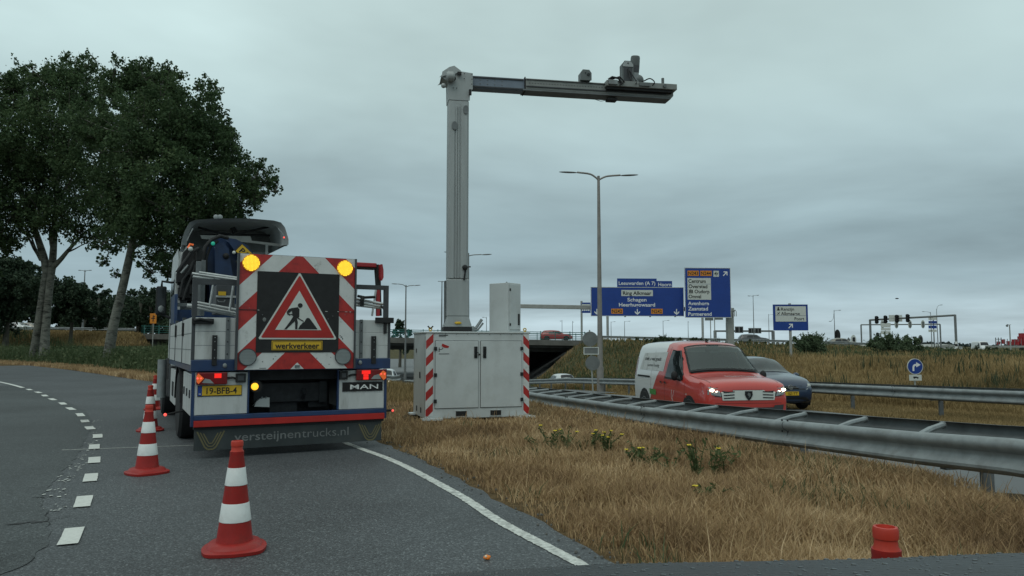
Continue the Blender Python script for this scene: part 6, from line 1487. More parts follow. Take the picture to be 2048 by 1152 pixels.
q = cluster(393, 455, 745, 769, 1)
part('indicator', 'orange_lens', q, prism(lpoly([(393, 752), (397, 747), (408, 757), (397, 768), (393, 764)], -0.056), -0.062, -0.0555)); part('brake_light', 'tail_lit', q, lbox(429, 443, 747, 756, -0.062, -0.0555)); part('reverse_light', 'grey_lens', q, prism(lpoly([(404, 766), (410, 757), (420, 759), (428, 767)], -0.056), -0.060, -0.0555)); part('marker_spot', 'red_spot', q, ball((lq(395, 757, -0.06)[0], -0.066, lq(395, 757, -0.06)[1]), 0.012, 8, 6), ball((lq(402, 757, -0.06)[0], -0.066, lq(402, 757, -0.06)[1]), 0.010, 8, 6))
q = cluster(713, 773, 739, 760, -1)
part('indicator', 'orange_lens', q, prism(lpoly([(772, 745), (766, 741), (758, 749), (767, 760), (772, 756)], -0.056), -0.062, -0.0555)); part('brake_light', 'tail_lit', q, lbox(724, 741, 741, 748, -0.062, -0.0555), lbox(727, 737, 748.5, 753, -0.061, -0.0555), lbox(727, 737, 753.5, 759, -0.062, -0.0555)); part('reverse_light', 'grey_lens', q, prism(lpoly([(742, 758), (748, 751), (758, 748), (762, 758)], -0.056), -0.060, -0.0555)); part('marker_spot', 'red_spot', q, ball((lq(762, 748, -0.06)[0], -0.066, lq(762, 748, -0.06)[1]), 0.010, 8, 6), ball((lq(769, 748, -0.06)[0], -0.066, lq(769, 748, -0.06)[1]), 0.010, 8, 6))
for px0, px1, py0, py1 in ((472, 492, 747, 765), (680, 696, 742, 759)):
    q = rear('square_lamp', 'black', px0, px1, py0, py1, -0.05, -0.001, bevel=0.006); part('lamp_glass', 'dark_grey', q, lbox(px0 + 4, px1 - 4, py0 + 4, py1 - 4, -0.053, -0.0505)); 
part('lamp_cable', 'black', trk, ltube([(455, 756, -0.02), (465, 755, -0.03), (472, 757, -0.02)], 0.013)); part('lamp_cable', 'black', trk, ltube([(697, 752, -0.02), (705, 749, -0.03), (713, 749, -0.02)], 0.013))
def plate(px0, px1, py0, py1, y=-0.012):
    a = lq(px0, 0, 0)[0]
plx0, plx1 = lq(396, 782, -0.01)[0], lq(483, 782, -0.01)[0]; plz = lq(440, 781, -0.01)[1]
q = part('number_plate', 'yellow_plate', trk, B(plx0 + 0.045, plx1, -0.012, -0.001, plz - 0.058, plz + 0.058), bevel=0.002); part('plate_holder', 'black', q, B(plx0 - 0.006, plx1 + 0.006, -0.008, -0.0008, plz - 0.068, plz + 0.064)); part('country_band', 'sign_blue', q, B(plx0, plx0 + 0.044, -0.012, -0.009, plz - 0.058, plz + 0.058)); part('lettering', 'black_print', q, text_shape('19-BFB-4', width=(plx1 - plx0) * 0.70, height=0.078, cx=(plx0 + plx1) / 2 + 0.02, cz=plz, y=-0.0125, depth=0.002, bold=0.012)); part('lettering', 'white_print', q, text_shape('NL', height=0.022, width=0.025, cx=plx0 + 0.022, cz=plz - 0.035, y=-0.0125, depth=0.002))
mx0_, mx1_ = lq(685, 773, -0.01)[0], lq(765, 773, -0.01)[0]; mz = lq(725, 773, -0.01)[1]
q = part('maker_plate', 'black_gloss', trk, B(mx0_, mx1_, -0.012, -0.001, mz - 0.06, mz + 0.06)); part('lettering', 'white_print', q, text_shape('MAN', width=(mx1_ - mx0_) * 0.70, height=0.064, cx=(mx0_ + mx1_) / 2 + .02, cz=mz, y=-0.0125, depth=0.002, bold=0.004))
x_, z_ = lq(511, 773, 0.02); q = part('work_lamp', 'black', trk, disc(x_ + 0.01, z_, 0.075, 0.03, 0.12, 18)); part('lamp_bulb', 'amber_bulb', q, ball((x_ - .008, 0.02, z_), 0.045, 14, 9, (1, .5, 1)), smooth=True)
part('tow_bracket', 'board_white', trk, prism(lpoly([(508, 812), (512, 803), (520, 797), (537, 795), (537, 813)], 0.25), 0.2, 0.34), bevel=0.004); part('tow_bracket_bolt', 'galv', trk, ball((lq(524, 795, .19)[0], .19, lq(524, 795, .19)[1]), 0.012, 6, 4), ball((lq(532, 795, .19)[0], .19, lq(532, 795, .19)[1]), 0.012, 6, 4))
part('tow_hook', 'chassis', trk, tube([(0.16, 0.3, 0.8), (0.16, 0.24, 0.74), (0.16, 0.3, 0.68), (0.16, 0.4, 0.7)], 0.022, 8), B(0.06, 0.26, 0.4, 0.5, 0.62, 0.86))

# ladders on the load bed
def ladder(name, rails, rungs, r, y, lab):
    q = part(name, 'alu', trk, *[ltube([(a[0], a[1], y), (b[0], b[1], y + dy)], r) for a, b, dy in rails], label=lab, smooth=True)
    for a, b in rungs: part('rung', 'alu', q, ltube([(a[0], a[1], y + 0.02), (b[0], b[1], y + 0.02)], r * 0.8), smooth=True)
ladder('ladder', [((384, 547), (474, 560), 0), ((398, 545), (474, 556), .03), ((386, 553), (474, 566), .05), ((384, 608), (474, 627), 0), ((384, 614), (472, 632), .03), ((384, 603), (474, 620), .06)], [((429, 553), (418, 620)), ((468, 560), (458, 628))], 0.017, 0.45, 'aluminium ladder left of the warning board')
part('ladder_end', 'alu', trk, ltube([(374, 611, 0.45), (386, 612, 0.45)], 0.024)); part('toolbox', 'dark_grey', trk, lbox(432, 470, 570, 628, 1.4, 1.9), bevel=0.01); part('toolbox_shelf', 'alu', trk, lbox(432, 472, 591, 595, 1.38, 1.399)); part('toolbox_label', 'yellow_plate', trk, lbox(437, 452, 583, 591, 1.37, 1.398)); part('toolbox_handle', 'galv_dark', trk, ltube([(435, 600, 1.36), (437, 604, 1.35), (448, 604, 1.35), (450, 600, 1.36)], 0.008))
ladder('ladder', [((711, 598), (772, 609), 0), ((711, 604), (766, 614), .02), ((711, 610), (762, 616), .03)], [((752, 577), (744, 632)), ((713, 577), (710, 610))], 0.020, 0.6, 'aluminium ladder right of the warning board')
part('strap', 'black', trk, ltube([(726, 594, .55), (724, 600, .54), (724, 612, .55)], 0.03), ltube([(715, 592, .55), (730, 595, .55), (750, 594, .56)], 0.02)); part('strap', 'black', trk, ltube([(762, 612, .5), (768, 618, .45), (772, 632, .2), (776, 640, -.03)], 0.016))
# red stabiliser frame on the right
part('red_beam', 'red_machine', trk, lbox(706, 754, 525, 534, 2.2, 2.4), bevel=0.015); part('red_beam_shade', 'black', trk, lbox(706, 752, 534.5, 537.5, 2.22, 2.38)); part('stabiliser_leg', 'black', trk, prism(lpoly([(749, 530), (755, 530), (758, 560), (760, 632), (753, 632), (752, 570)], 2.3), 2.2, 2.34)); part('red_hook', 'red_machine', trk, prism(lpoly([(757.5, 530), (761, 530), (763, 541), (763, 556), (760, 562), (758, 555)], 2.2), 2.1, 2.19), bevel=0.004); part('red_leg', 'red_machine', trk, lbox(755.5, 760, 574, 632, 2.12, 2.19))  # black strip below the red beam paints its shaded underside
# crane folded behind the cab
yc = 4.75
part('crane_base', 'blue_crane', trk, B(-0.75, 0.1, yc, yc + 0.5, 0.9, 1.75)); part('crane_column', 'blue_crane', trk, prism(lpoly([(412, 500), (428, 484), (444, 478), (470, 482), (492, 494), (500, 508), (506, 545), (512, 640), (425, 640), (418, 560)], yc), yc - 0.12, yc + 0.30), bevel=0.02)
part('crane_arm', 'blue_crane', trk, prism(lpoly([(430, 496), (444, 490), (452, 500), (462, 560), (468, 640), (436, 640), (430, 560)], yc - .15), yc - 0.34, yc - 0.14), bevel=0.02); part('crane_arm', 'blue_crane', trk, prism(lpoly([(456, 484), (478, 488), (500, 506), (520, 560), (505, 565), (482, 522)], yc - .15), yc - 0.32, yc - 0.15), bevel=0.02)
part('crane_hose', 'black', trk, ltube([(406, 560, yc - .36), (405, 520, yc - .36), (411, 494, yc - .36), (424, 479, yc - .36), (440, 472, yc - .36), (456, 476, yc - .3)], 0.035), ltube([(412, 560, yc - .3), (412, 518, yc - .34), (420, 494, yc - .34), (436, 482, yc - .34)], 0.025), smooth=True); part('crane_knob', 'black', trk, ball((lq(452, 512, yc - .36)[0], yc - .36, lq(452, 512, yc - .36)[1]), 0.055))
part('green_light', mat('green_lens', (0.02, 0.3, 0.2), 0.3, emit=(0.02, 0.4, 0.28), estr=0.35), trk, ball((lq(426, 487, yc - .4)[0], yc - .4, lq(426, 487, yc - .4)[1]), 0.035, 8, 6))
part('cylinder', 'dark_grey', trk, ltube([(474, 520, yc - .38), (490, 545, yc - .38), (500, 590, yc - .38)], 0.04)); 
lb0, lb1 = lq(476, 494, yc - .4), lq(520, 534, yc - .4); q = part('label_plate', 'black', trk, bar((lb0[0], yc - .37, lb0[1]), (lb1[0], yc - .37, lb1[1]), 0.03, 0.20), bevel=0.012)
q2 = part('label_face', 'yellow_plate', q, bar((lb0[0] + .015, yc - .40, lb0[1] - .012), (lb1[0], yc - .40, lb1[1]), 0.02, 0.165)); ang = math.atan2(lb1[1] - lb0[1], lb1[0] - lb0[0])
tx = text_shape('PALF', width=0.34, height=0.10, cx=0.235, cz=0, y=0, depth=0.002, bold=0.02); part('lettering', 'black_print', q2, xf(tx, Matrix.Translation((lb0[0], yc - .4115, lb0[1])) @ Matrix.Rotation(-ang, 4, 'Y')))
mech = []
for i in range(16):
    px, py = random.uniform(357, 402), random.uniform(500, 590); x, z = lq(px, py, yc - .2); mech.append(B(x - .06, x + .07, yc - .4 + random.uniform(0, .2), yc, z - .08, z + .09))
part('valve_block', 'black', trk, *mech, prism(lpoly([(366, 505), (384, 488), (402, 500), (408, 560), (404, 600), (358, 600), (360, 540)], yc), yc - .1, yc + .2), kind='stuff'); part('valve_hose', 'black', trk, ltube([(354, 545, yc - .45), (366, 528, yc - .45), (382, 506, yc - .45), (398, 496, yc - .4)], 0.03), ltube([(360, 590, yc - .45), (366, 560, yc - .45), (380, 540, yc - .45), (388, 520, yc - .4)], 0.02), ltube([(366, 600, yc - .45), (376, 570, yc - .45), (392, 530, yc - .4)], 0.02), smooth=True)
part('lever', 'galv', trk, ltube([(362, 546, yc - .5), (376, 530, yc - .5)], 0.015)); part('hose_fitting', 'sign_white', trk, ball((lq(381, 498, yc - .5)[0], yc - .5, lq(381, 498, yc - .5)[1]), 0.04), ball((lq(468, 505, yc - .5)[0], yc - .5, lq(468, 505, yc - .5)[1]), 0.03)); part('hose_clip', 'pith' if False else 'orange_lens', trk, ltube([(376, 496, yc - .48), (380, 488, yc - .48), (387, 490, yc - .48)], 0.018))
part('front_board', 'navy', trk, B(-HW - 0.0, -HW + 0.05, 3.62, 4.55, 1.73, 2.22), bevel=0.01); part('front_board', 'navy', trk, B(-HW + 0.051, HW, 4.5, 4.55, 1.125, 2.0))

# cab
cab = part('cab', 'white', trk, prism([(5.25, 0.75), (5.22, 1.2), (5.2, 2.95), (5.35, 3.12), (6.9, 3.10), (7.12, 2.9), (7.32, 2.0), (7.42, 1.3), (7.42, 0.45), (7.2, 0.4), (7.15, 0.95), (6.35, 0.95), (6.3, 0.75)], -1.12, 1.12, 'x'), bevel=0.05)
part('cab_rear_window', 'glass', cab, B(-0.95, 0.95, 5.17, 5.199, 2.1, 2.7)); 
for sx in (-1, 1): part('side_window', 'glass', cab, prism([(6.1, 1.95), (7.0, 1.95), (6.85, 2.65), (6.1, 2.65)], sx * 1.121, sx * 1.135, 'x')); part('wheel_arch', 'black', cab, prism([(6.8 + .62 * math.cos(a), .5 + .62 * math.sin(a)) for a in np.linspace(0, math.pi, 14)], sx * 1.1, sx * 1.18, 'x')); part('door_seam', 'dark_grey', cab, B(min(sx * 1.121, sx * 1.126), max(sx * 1.121, sx * 1.126), 6.0, 6.015, 1.1, 2.8)); part('step', 'black', cab, B(min(sx * 1.08, sx * 1.2), max(sx * 1.08, sx * 1.2), 5.6, 6.2, .42, .72))
part('windscreen', 'glass', cab, prism([(7.14, 2.86), (7.335, 2.0), (7.36, 2.0), (7.17, 2.87)], -1.0, 1.0, 'x')); part('front_bumper', 'plastic', cab, B(-1.2, 1.2, 7.43, 7.5, 0.35, 0.95))
part('cab_side_panel', 'white', trk, prism(lpoly([(352, 640), (350, 560), (357, 520), (372, 494), (380, 494), (362, 530), (358, 560), (360, 640)], 5.1), 5.0, 5.18))
# open roof deflector, an arched shell seen from behind
yo = 4.9
outer = [(363, 489), (364, 478), (371, 458), (379, 445), (390, 440), (430, 437), (500, 437), (548, 441), (562, 445), (570, 455), (577, 478), (577, 489), (565, 494)]
inner = [(566, 490), (565, 472), (557, 453), (545, 446), (500, 442), (430, 442), (394, 445), (383, 453), (376, 472), (374, 490)]
OU, IN = lpoly(outer, yo), lpoly(inner, yo)
def shell(pts, y0, y1, sc0, sc1, cz):
    V = []; cx = sum(p[0] for p in pts) / len(pts)
    for y, s_ in ((y0, sc0), (y1, sc1)):
        for x, z in pts: V.append((cx + (x - cx) * s_, y, cz + (z - cz) * s_))
    n = len(pts); return V, [(i, i + 1, n + i + 1, n + i) for i in range(n - 1)]
czd = OU[0][1]
part('roof_deflector', 'white', trk, shell(OU, yo, 6.3, 1.0, 0.93, czd), shell(OU, 6.3, 7.0, 0.93, 0.55, czd), smooth=True)
rim = []
OI = OU[:-1]
m_ = min(len(OU), len(IN)); INr = IN[::-1]
def resample(P_, n):
    L = [0]; 
    for a, b in zip(P_[:-1], P_[1:]): L.append(L[-1] + math.dist(a, b))
    out = []
    for k in range(n):
        s_ = L[-1] * k / (n - 1); i = min(max(1, int(np.searchsorted(L, s_))), len(P_) - 1); f = (s_ - L[i - 1]) / max(1e-9, L[i] - L[i - 1]); out.append((P_[i - 1][0] + (P_[i][0] - P_[i - 1][0]) * f, P_[i - 1][1] + (P_[i][1] - P_[i - 1][1]) * f))
    return out
A_, C_ = resample(OU[:-1], 30), resample(INr, 30)
V = [(x, yo - .004, z) for x, z in A_] + [(x, yo + 0.10, z) for x, z in C_]; part('deflector_rim', 'mast', trk, (V, [(i, i + 1, 31 + i, 30 + i) for i in range(29)]), smooth=True)
V = [(x, yo + 0.10, z) for x, z in C_] + [(x * 0.98, 6.2, z - .02) for x, z in C_]; part('deflector_inside', 'white', trk, (V, [(i, i + 1, 31 + i, 30 + i) for i in range(29)]), smooth=True)
part('deflector_back', 'sign_back', trk, prism([(x * .985, z - .02) for x, z in C_], 6.0, 6.04)); part('deflector_strut', 'black', trk, ltube([(396, 455, yo + .5), (440, 466, yo + .4), (470, 470, yo + .4), (500, 462, yo + .5), (545, 452, yo + .5)], 0.022), ltube([(402, 471, yo + .6), (480, 470, yo + .6), (540, 471, yo + .6)], 0.022), ltube([(465, 455, yo + .5), (470, 466, yo + .5)], 0.05))
part('deflector_panel', 'arm_grey', trk, prism(lpoly([(400, 471), (500, 473), (503, 482), (556, 488), (575, 492), (562, 494), (500, 486), (403, 478)], yo + .3), yo + .25, yo + .3)); part('marker_light', 'red_spot', trk, ball((lq(568, 475, yo - .03)[0], yo - .03, lq(568, 475, yo - .03)[1]), 0.018, 8, 6)); part('deflector_post', 'white', trk, lbox(531, 536, 488, 515, yo + .5, yo + .55))
part('rim_highlight', 'galv', trk, ltube([(374, 482, yo - .02), (379, 470, yo - .02), (386, 457, yo - .02)], 0.012), ltube([(556, 457, yo - .02), (565, 468, yo - .02), (570, 480, yo - .02)], 0.012))  # pale tubes modelled as the highlights on the deflector rim
part('horn', 'galv', trk, ball((lq(432, 436, 6)[0], 6, lq(432, 436, 6)[1] + .02), 0.05), ball((lq(440, 436, 6)[0], 6, lq(440, 436, 6)[1] + .02), 0.05))
# mirrors on the left
for sx in (-1, 1):
    ym = 7.0; x0, z0_ = lq(313, 572, ym); x1, z1_ = lq(332, 630, ym)
    if sx > 0: x0, x1 = -x0, -x1
    q = part('mirror', 'black', trk, B(min(x0, x1), max(x0, x1), ym, ym + 0.14, z1_, z0_), bevel=0.03); part('mirror_arm', 'chassis', q, tube([((x0 + x1) / 2, ym + .05, z0_ - .02), (sx * 1.3, ym, z0_ + .10), (sx * 1.12, ym, z0_ + .08)], 0.025, 8)); part('mirror_arm', 'chassis', q, tube([((x0 + x1) / 2, ym + .05, z1_ + .02), (sx * 1.12, ym, z1_ - 0.06)], 0.025, 8)); part('mirror_glass', 'glass', q, B(min(x0, x1) + .02, max(x0, x1) - .02, ym - .006, ym - .001, z1_ + .03, z0_ - .03)); part('wide_mirror', 'galv', q, ball(((x0 + x1) / 2 , ym - .05, z1_ + 0.12), 0.07, 10, 8, (.8, .4, 1)))
# ------------------------------------------------------------------ cars: a lofted body, with glass and lamps laid onto it
class Body:
    """stations (y, zb, zs, zt, w, wt): nose at +y"""
    def __init__(s, st, ny=70, crown=0.03):
        st = sorted(st); s.Y = np.array([a[0] for a in st]); P_ = np.array([s.sec(*a[1:], crown) for a in st])
        yy = []
        for a, b in zip(s.Y[:-1], s.Y[1:]):
            n = max(2, int(ny * (b - a) / (s.Y[-1] - s.Y[0]))); yy += list(np.linspace(a, b, n, endpoint=False))
        yy.append(s.Y[-1]); s.yy = np.array(yy); s.S = np.zeros((len(yy), P_.shape[1], 2))
        # monotone-ish cubic along the car
        d = np.gradient(P_, s.Y, axis=0)
        for j in range(P_.shape[1]):
            for c in range(2):
                v = P_[:, j, c]; dl = np.diff(v) / np.diff(s.Y); m = np.zeros(len(v)); m[0], m[-1] = dl[0], dl[-1]
                for i in range(1, len(v) - 1): m[i] = 0 if dl[i - 1] * dl[i] <= 0 else 2 * dl[i - 1] * dl[i] / (dl[i - 1] + dl[i])
                for k, y in enumerate(yy):
                    i = min(max(int(np.searchsorted(s.Y, y)) - 1, 0), len(v) - 2); h = s.Y[i + 1] - s.Y[i]; t = (y - s.Y[i]) / h
                    s.S[k, j, c] = (2 * t ** 3 - 3 * t ** 2 + 1) * v[i] + (t ** 3 - 2 * t ** 2 + t) * h * m[i] + (-2 * t ** 3 + 3 * t ** 2) * v[i + 1] + (t ** 3 - t ** 2) * h * m[i + 1]
    @staticmethod
    def sec(zb, zs, zt, w, wt, crown):
        h = zs - zb; g = zt - zs
        P_ = [(0, zb), (w * .55, zb), (w * .86, zb + .01), (w * .95, zb + .05), (w * .985, zb + .25 * h), (w, zb + .6 * h), (w * .995, zs - .12 * h), (w * .975, zs), (w + (wt - w) * .5, zs + g * .42), (wt + .01, zs + g * .78), (wt - .035, zs + g * .92), (wt - .12, zs + g * .985), (wt * .55, zt + crown * .6), (wt * .25, zt + crown), (0, zt + crown)]
        return P_
    def row(s, y):
        y = min(max(y, s.yy[0]), s.yy[-1]); i = min(max(int(np.searchsorted(s.yy, y)), 1), len(s.yy) - 1); t = (y - s.yy[i - 1]) / (s.yy[i] - s.yy[i - 1]); return s.S[i - 1] * (1 - t) + s.S[i] * t
    def W(s, y, z):
        r = s.row(y)[2:12]; return float(np.interp(z, r[:, 1], r[:, 0]))
    def H(s, y, x):
        r = s.row(y)[7:][::-1]; return float(np.interp(abs(x), r[:, 0], r[:, 1]))
    def Fr(s, x, z, sgn=1):
        a, b = (s.yy[-1], 0.0) if sgn > 0 else (s.yy[0], 0.0)
        for k in range(60):
            y = a + (b - a) * k / 59; r = s.row(y)
            if r[0, 1] - .02 <= z <= s.H(y, x) and abs(x) <= s.W(y, z) + 1e-6: return y
        return b
    def mesh(s, holes=()):
        V, F = [], []; n = s.S.shape[1]; m = 2 * n - 2
        for k, y in enumerate(s.yy):
            L = [(x, z) for x, z in s.S[k]] + [(-x, z) for x, z in s.S[k][-2:0:-1]]
            for x, z in L: V.append((x, y, z))
        for k in range(len(s.yy) - 1):
            for j in range(m):
                a, b = k * m + j, k * m + (j + 1) % m; q = (a, a + m, b + m, b); jj = j if j < n - 1 else m - 1 - j
                c = [sum(V[i][e] for i in q) / 4 for e in range(3)]
                if not any(h(c, jj) for h in holes): F.append(q)
        F.append(tuple(range(m))); F.append(tuple(range(len(V) - 1, len(V) - m - 1, -1))); return V, F
    def side(s, quad, sx, off=.012, nu=10, nv=6):
        """quad corners (y,z): a b c d in order; bilinear patch on the flank"""
        V, F = [], []; a, b, c, d = [np.array(q) for q in quad]
        for i in range(nu + 1):
            for j in range(nv + 1):
                u, v = i / nu, j / nv; p = (a * (1 - u) + b * u) * (1 - v) + (d * (1 - u) + c * u) * v; V.append((sx * (s.W(p[0], p[1]) + off), p[0], p[1]))
        for i in range(nu):
            for j in range(nv): k = i * (nv + 1) + j; F.append((k, k + 1, k + nv + 2, k + nv + 1))
        return V, F
    def top(s, quad, off=.012, nu=12, nv=8):
        """quad corners (x,y) on the upper surface"""
        V, F = [], []; a, b, c, d = [np.array(q) for q in quad]
        for i in range(nu + 1):
            for j in range(nv + 1):
                u, v = i / nu, j / nv; p = (a * (1 - u) + b * u) * (1 - v) + (d * (1 - u) + c * u) * v; V.append((p[0], p[1] + off * .5, s.H(p[1], p[0]) + off))
        for i in range(nu):
            for j in range(nv): k = i * (nv + 1) + j; F.append((k, k + 1, k + nv + 2, k + nv + 1))
        return V, F
    def front(s, quad, off=.015, nu=8, nv=4, sgn=1):
        V, F = [], []; a, b, c, d = [np.array(q) for q in quad]
        for i in range(nu + 1):
            for j in range(nv + 1):
                u, v = i / nu, j / nv; p = (a * (1 - u) + b * u) * (1 - v) + (d * (1 - u) + c * u) * v; V.append((p[0], s.Fr(p[0], p[1], sgn) + sgn * off, p[1]))
        for i in range(nu):
            for j in range(nv): k = i * (nv + 1) + j; F.append((k, k + 1, k + nv + 2, k + nv + 1))
        return V, F


def car_wheels(t, hw, ys, r=.31, w=.2):
    for y in ys:
        for sx in (-1, 1):
            part('wheel_arch', 'black', t, prism([(y + (r + .06) * math.cos(a), max(.14, r + (r + .06) * math.sin(a))) for a in np.linspace(-.5, math.pi + .5, 20)], sx * (hw - .3), sx * (hw + .004), 'x'))
            q = part('wheel', 'black', t, xf(lathe([(r * .6, -w / 2), (r * .93, -w / 2), (r, -w / 2 + .03), (r, w / 2 - .03), (r * .93, w / 2), (r * .6, w / 2)], 24), Matrix.Translation((sx * (hw - .085), y, r)) @ Matrix.Rotation(R(90), 4, 'Y')), smooth=True)
            part('rim', 'galv', q, xf(lathe([(r * .62, -.01), (r * .58, .01), (r * .15, .0)], 18), Matrix.Translation((sx * (hw + .006), y, r)) @ Matrix.Rotation(R(90), 4, 'Y')))


def slope(a, b, x0, x1): return a


# --- red and white delivery van
def livery():
    m = mat('van_livery', (0.62, 0.045, 0.025), 0.3, coat=0.7, var=0.02); t = m.node_tree; b = t.nodes['Principled BSDF']
    co = nd(t, 'ShaderNodeTexCoord'); sp = nd(t, 'ShaderNodeSeparateXYZ'); t.links.new(co.outputs['Object'], sp.inputs[0])
    # the wrap edge: red forward of a curve that runs back towards the sill
    zc = nd(t, 'ShaderNodeMapRange'); zc.inputs['From Min'].default_value = 0.3; zc.inputs['From Max'].default_value = 1.35; zc.inputs['To Min'].default_value = -1.15; zc.inputs['To Max'].default_value = -0.22; t.links.new(sp.outputs[2], zc.inputs['Value'])
    f = math_node(t, 'GREATER_THAN', sp.outputs[1], zc.outputs['Result'])
    n = nd(t, 'ShaderNodeMix', data_type='RGBA'); t.links.new(f, n.inputs[0]); n.inputs[6].default_value = (0.60, 0.62, 0.62, 1); n.inputs[7].default_value = (0.45, 0.042, 0.032, 1); t.links.new(n.outputs[2], b.inputs['Base Color']); return m


vb = Body([(2.22, .40, .70, .84, .76, .72), (2.19, .32, .76, .93, .82, .77), (2.08, .24, .82, 1.0, .875, .82), (1.80, .22, .88, 1.06, .905, .83), (1.45, .22, .93, 1.10, .92, .82), (1.18, .22, .98, 1.16, .925, .80), (.82, .22, 1.04, 1.47, .925, .73), (.50, .22, 1.08, 1.72, .925, .715), (.25, .22, 1.10, 1.795, .925, .72), (-.6, .22, 1.12, 1.83, .925, .74), (-1.6, .22, 1.12, 1.82, .925, .75), (-2.05, .25, 1.10, 1.79, .92, .75), (-2.17, .30, 1.05, 1.70, .90, .74), (-2.21, .36, 1.0, 1.60, .88, .70)], 90)
VX, VY = 4.36, 17.25; vz = -0.38
van = thing('delivery_van', 'red delivery van with white rear body and headlights on behind the near guardrail', 'van', (VX, VY, vz), R(180 + 9))
hs = lambda c, j: (j >= 8 and .545 < c[1] < 1.10 and abs(c[0]) < .62 + (c[1] - .5) * .2) or (7 <= j <= 9 and abs(c[0]) > .6 and 1.06 < c[2] < 1.60 and .12 < c[1] < .50 + (1.62 - c[2]) * .85)
part('body', livery(), van, vb.mesh((hs,)), smooth=True)
part('dashboard', 'plastic', van, prism([(.62, 1.08), (1.10, 1.10), (1.10, .7), (.55, .7)], -.78, .78, 'x'), bevel=.02); part('bulkhead', 'plastic', van, B(-.66, .66, -.30, -.27, .4, 1.66)); part('cab_floor', 'plastic', van, B(-.80, .80, -.27, 1.1, .40, .44))
for sx in (-1, 1):
    q = part('seat', 'seat', van, B(sx * .42 - .25, sx * .42 + .25, -.20, -.06, .7, 1.30), B(sx * .42 - .25, sx * .42 + .25, -.2, .35, .6, .75), bevel=.04); part('headrest', 'seat', q, B(sx * .42 - .13, sx * .42 + .13, -.16, -.06, 1.33, 1.52), bevel=.03)
part('steering_wheel', 'black', van, xf(ring(0, 0, .16, .19, -.015, .015, 24), Matrix.Translation((-.42, .50, 1.10)) @ Matrix.Rotation(R(-25), 4, 'X')), bar((-.58, .5, 1.1), (-.26, .5, 1.1), .03)); part('sun_visor', 'sign_back', van, B(-.60, -.15, .50, .52, 1.60, 1.70), B(.15, .60, .50, .52, 1.60, 1.70))
part('windscreen', 'clear_glass', van, vb.top([(-.79, 1.14), (.79, 1.14), (.655, .50), (-.655, .50)], .022, 20, 10), smooth=True)
for qd in ([(-.79, 1.14), (-.75, 1.14), (-.62, .50), (-.655, .50)], [(.79, 1.14), (.75, 1.14), (.62, .50), (.655, .50)], [(-.75, 1.14), (.75, 1.14), (.74, 1.09), (-.74, 1.09)], [(-.63, .54), (.63, .54), (.62, .50), (-.62, .50)]): part('windscreen_edge', 'black', van, vb.top(qd, .026, 14, 5))
part('windscreen_trim', 'black', van, vb.top([(-.76, 1.17), (.76, 1.17), (.745, 1.125), (-.745, 1.125)], .010, 12, 2))
part('sensor_pod', 'black', van, vb.top([(-.12, .66), (.12, .66), (.14, .52), (-.14, .52)], .016, 4, 3)); part('inner_mirror', 'dark_grey', van, vb.top([(-.06, .74), (.14, .74), (.14, .69), (-.06, .69)], .017, 3, 2)); part('roof_antenna', 'black', van, prism([(.22, 1.80), (.34, 1.805), (.24, 1.87), (.2, 1.87)], -.012, .012, 'x'))
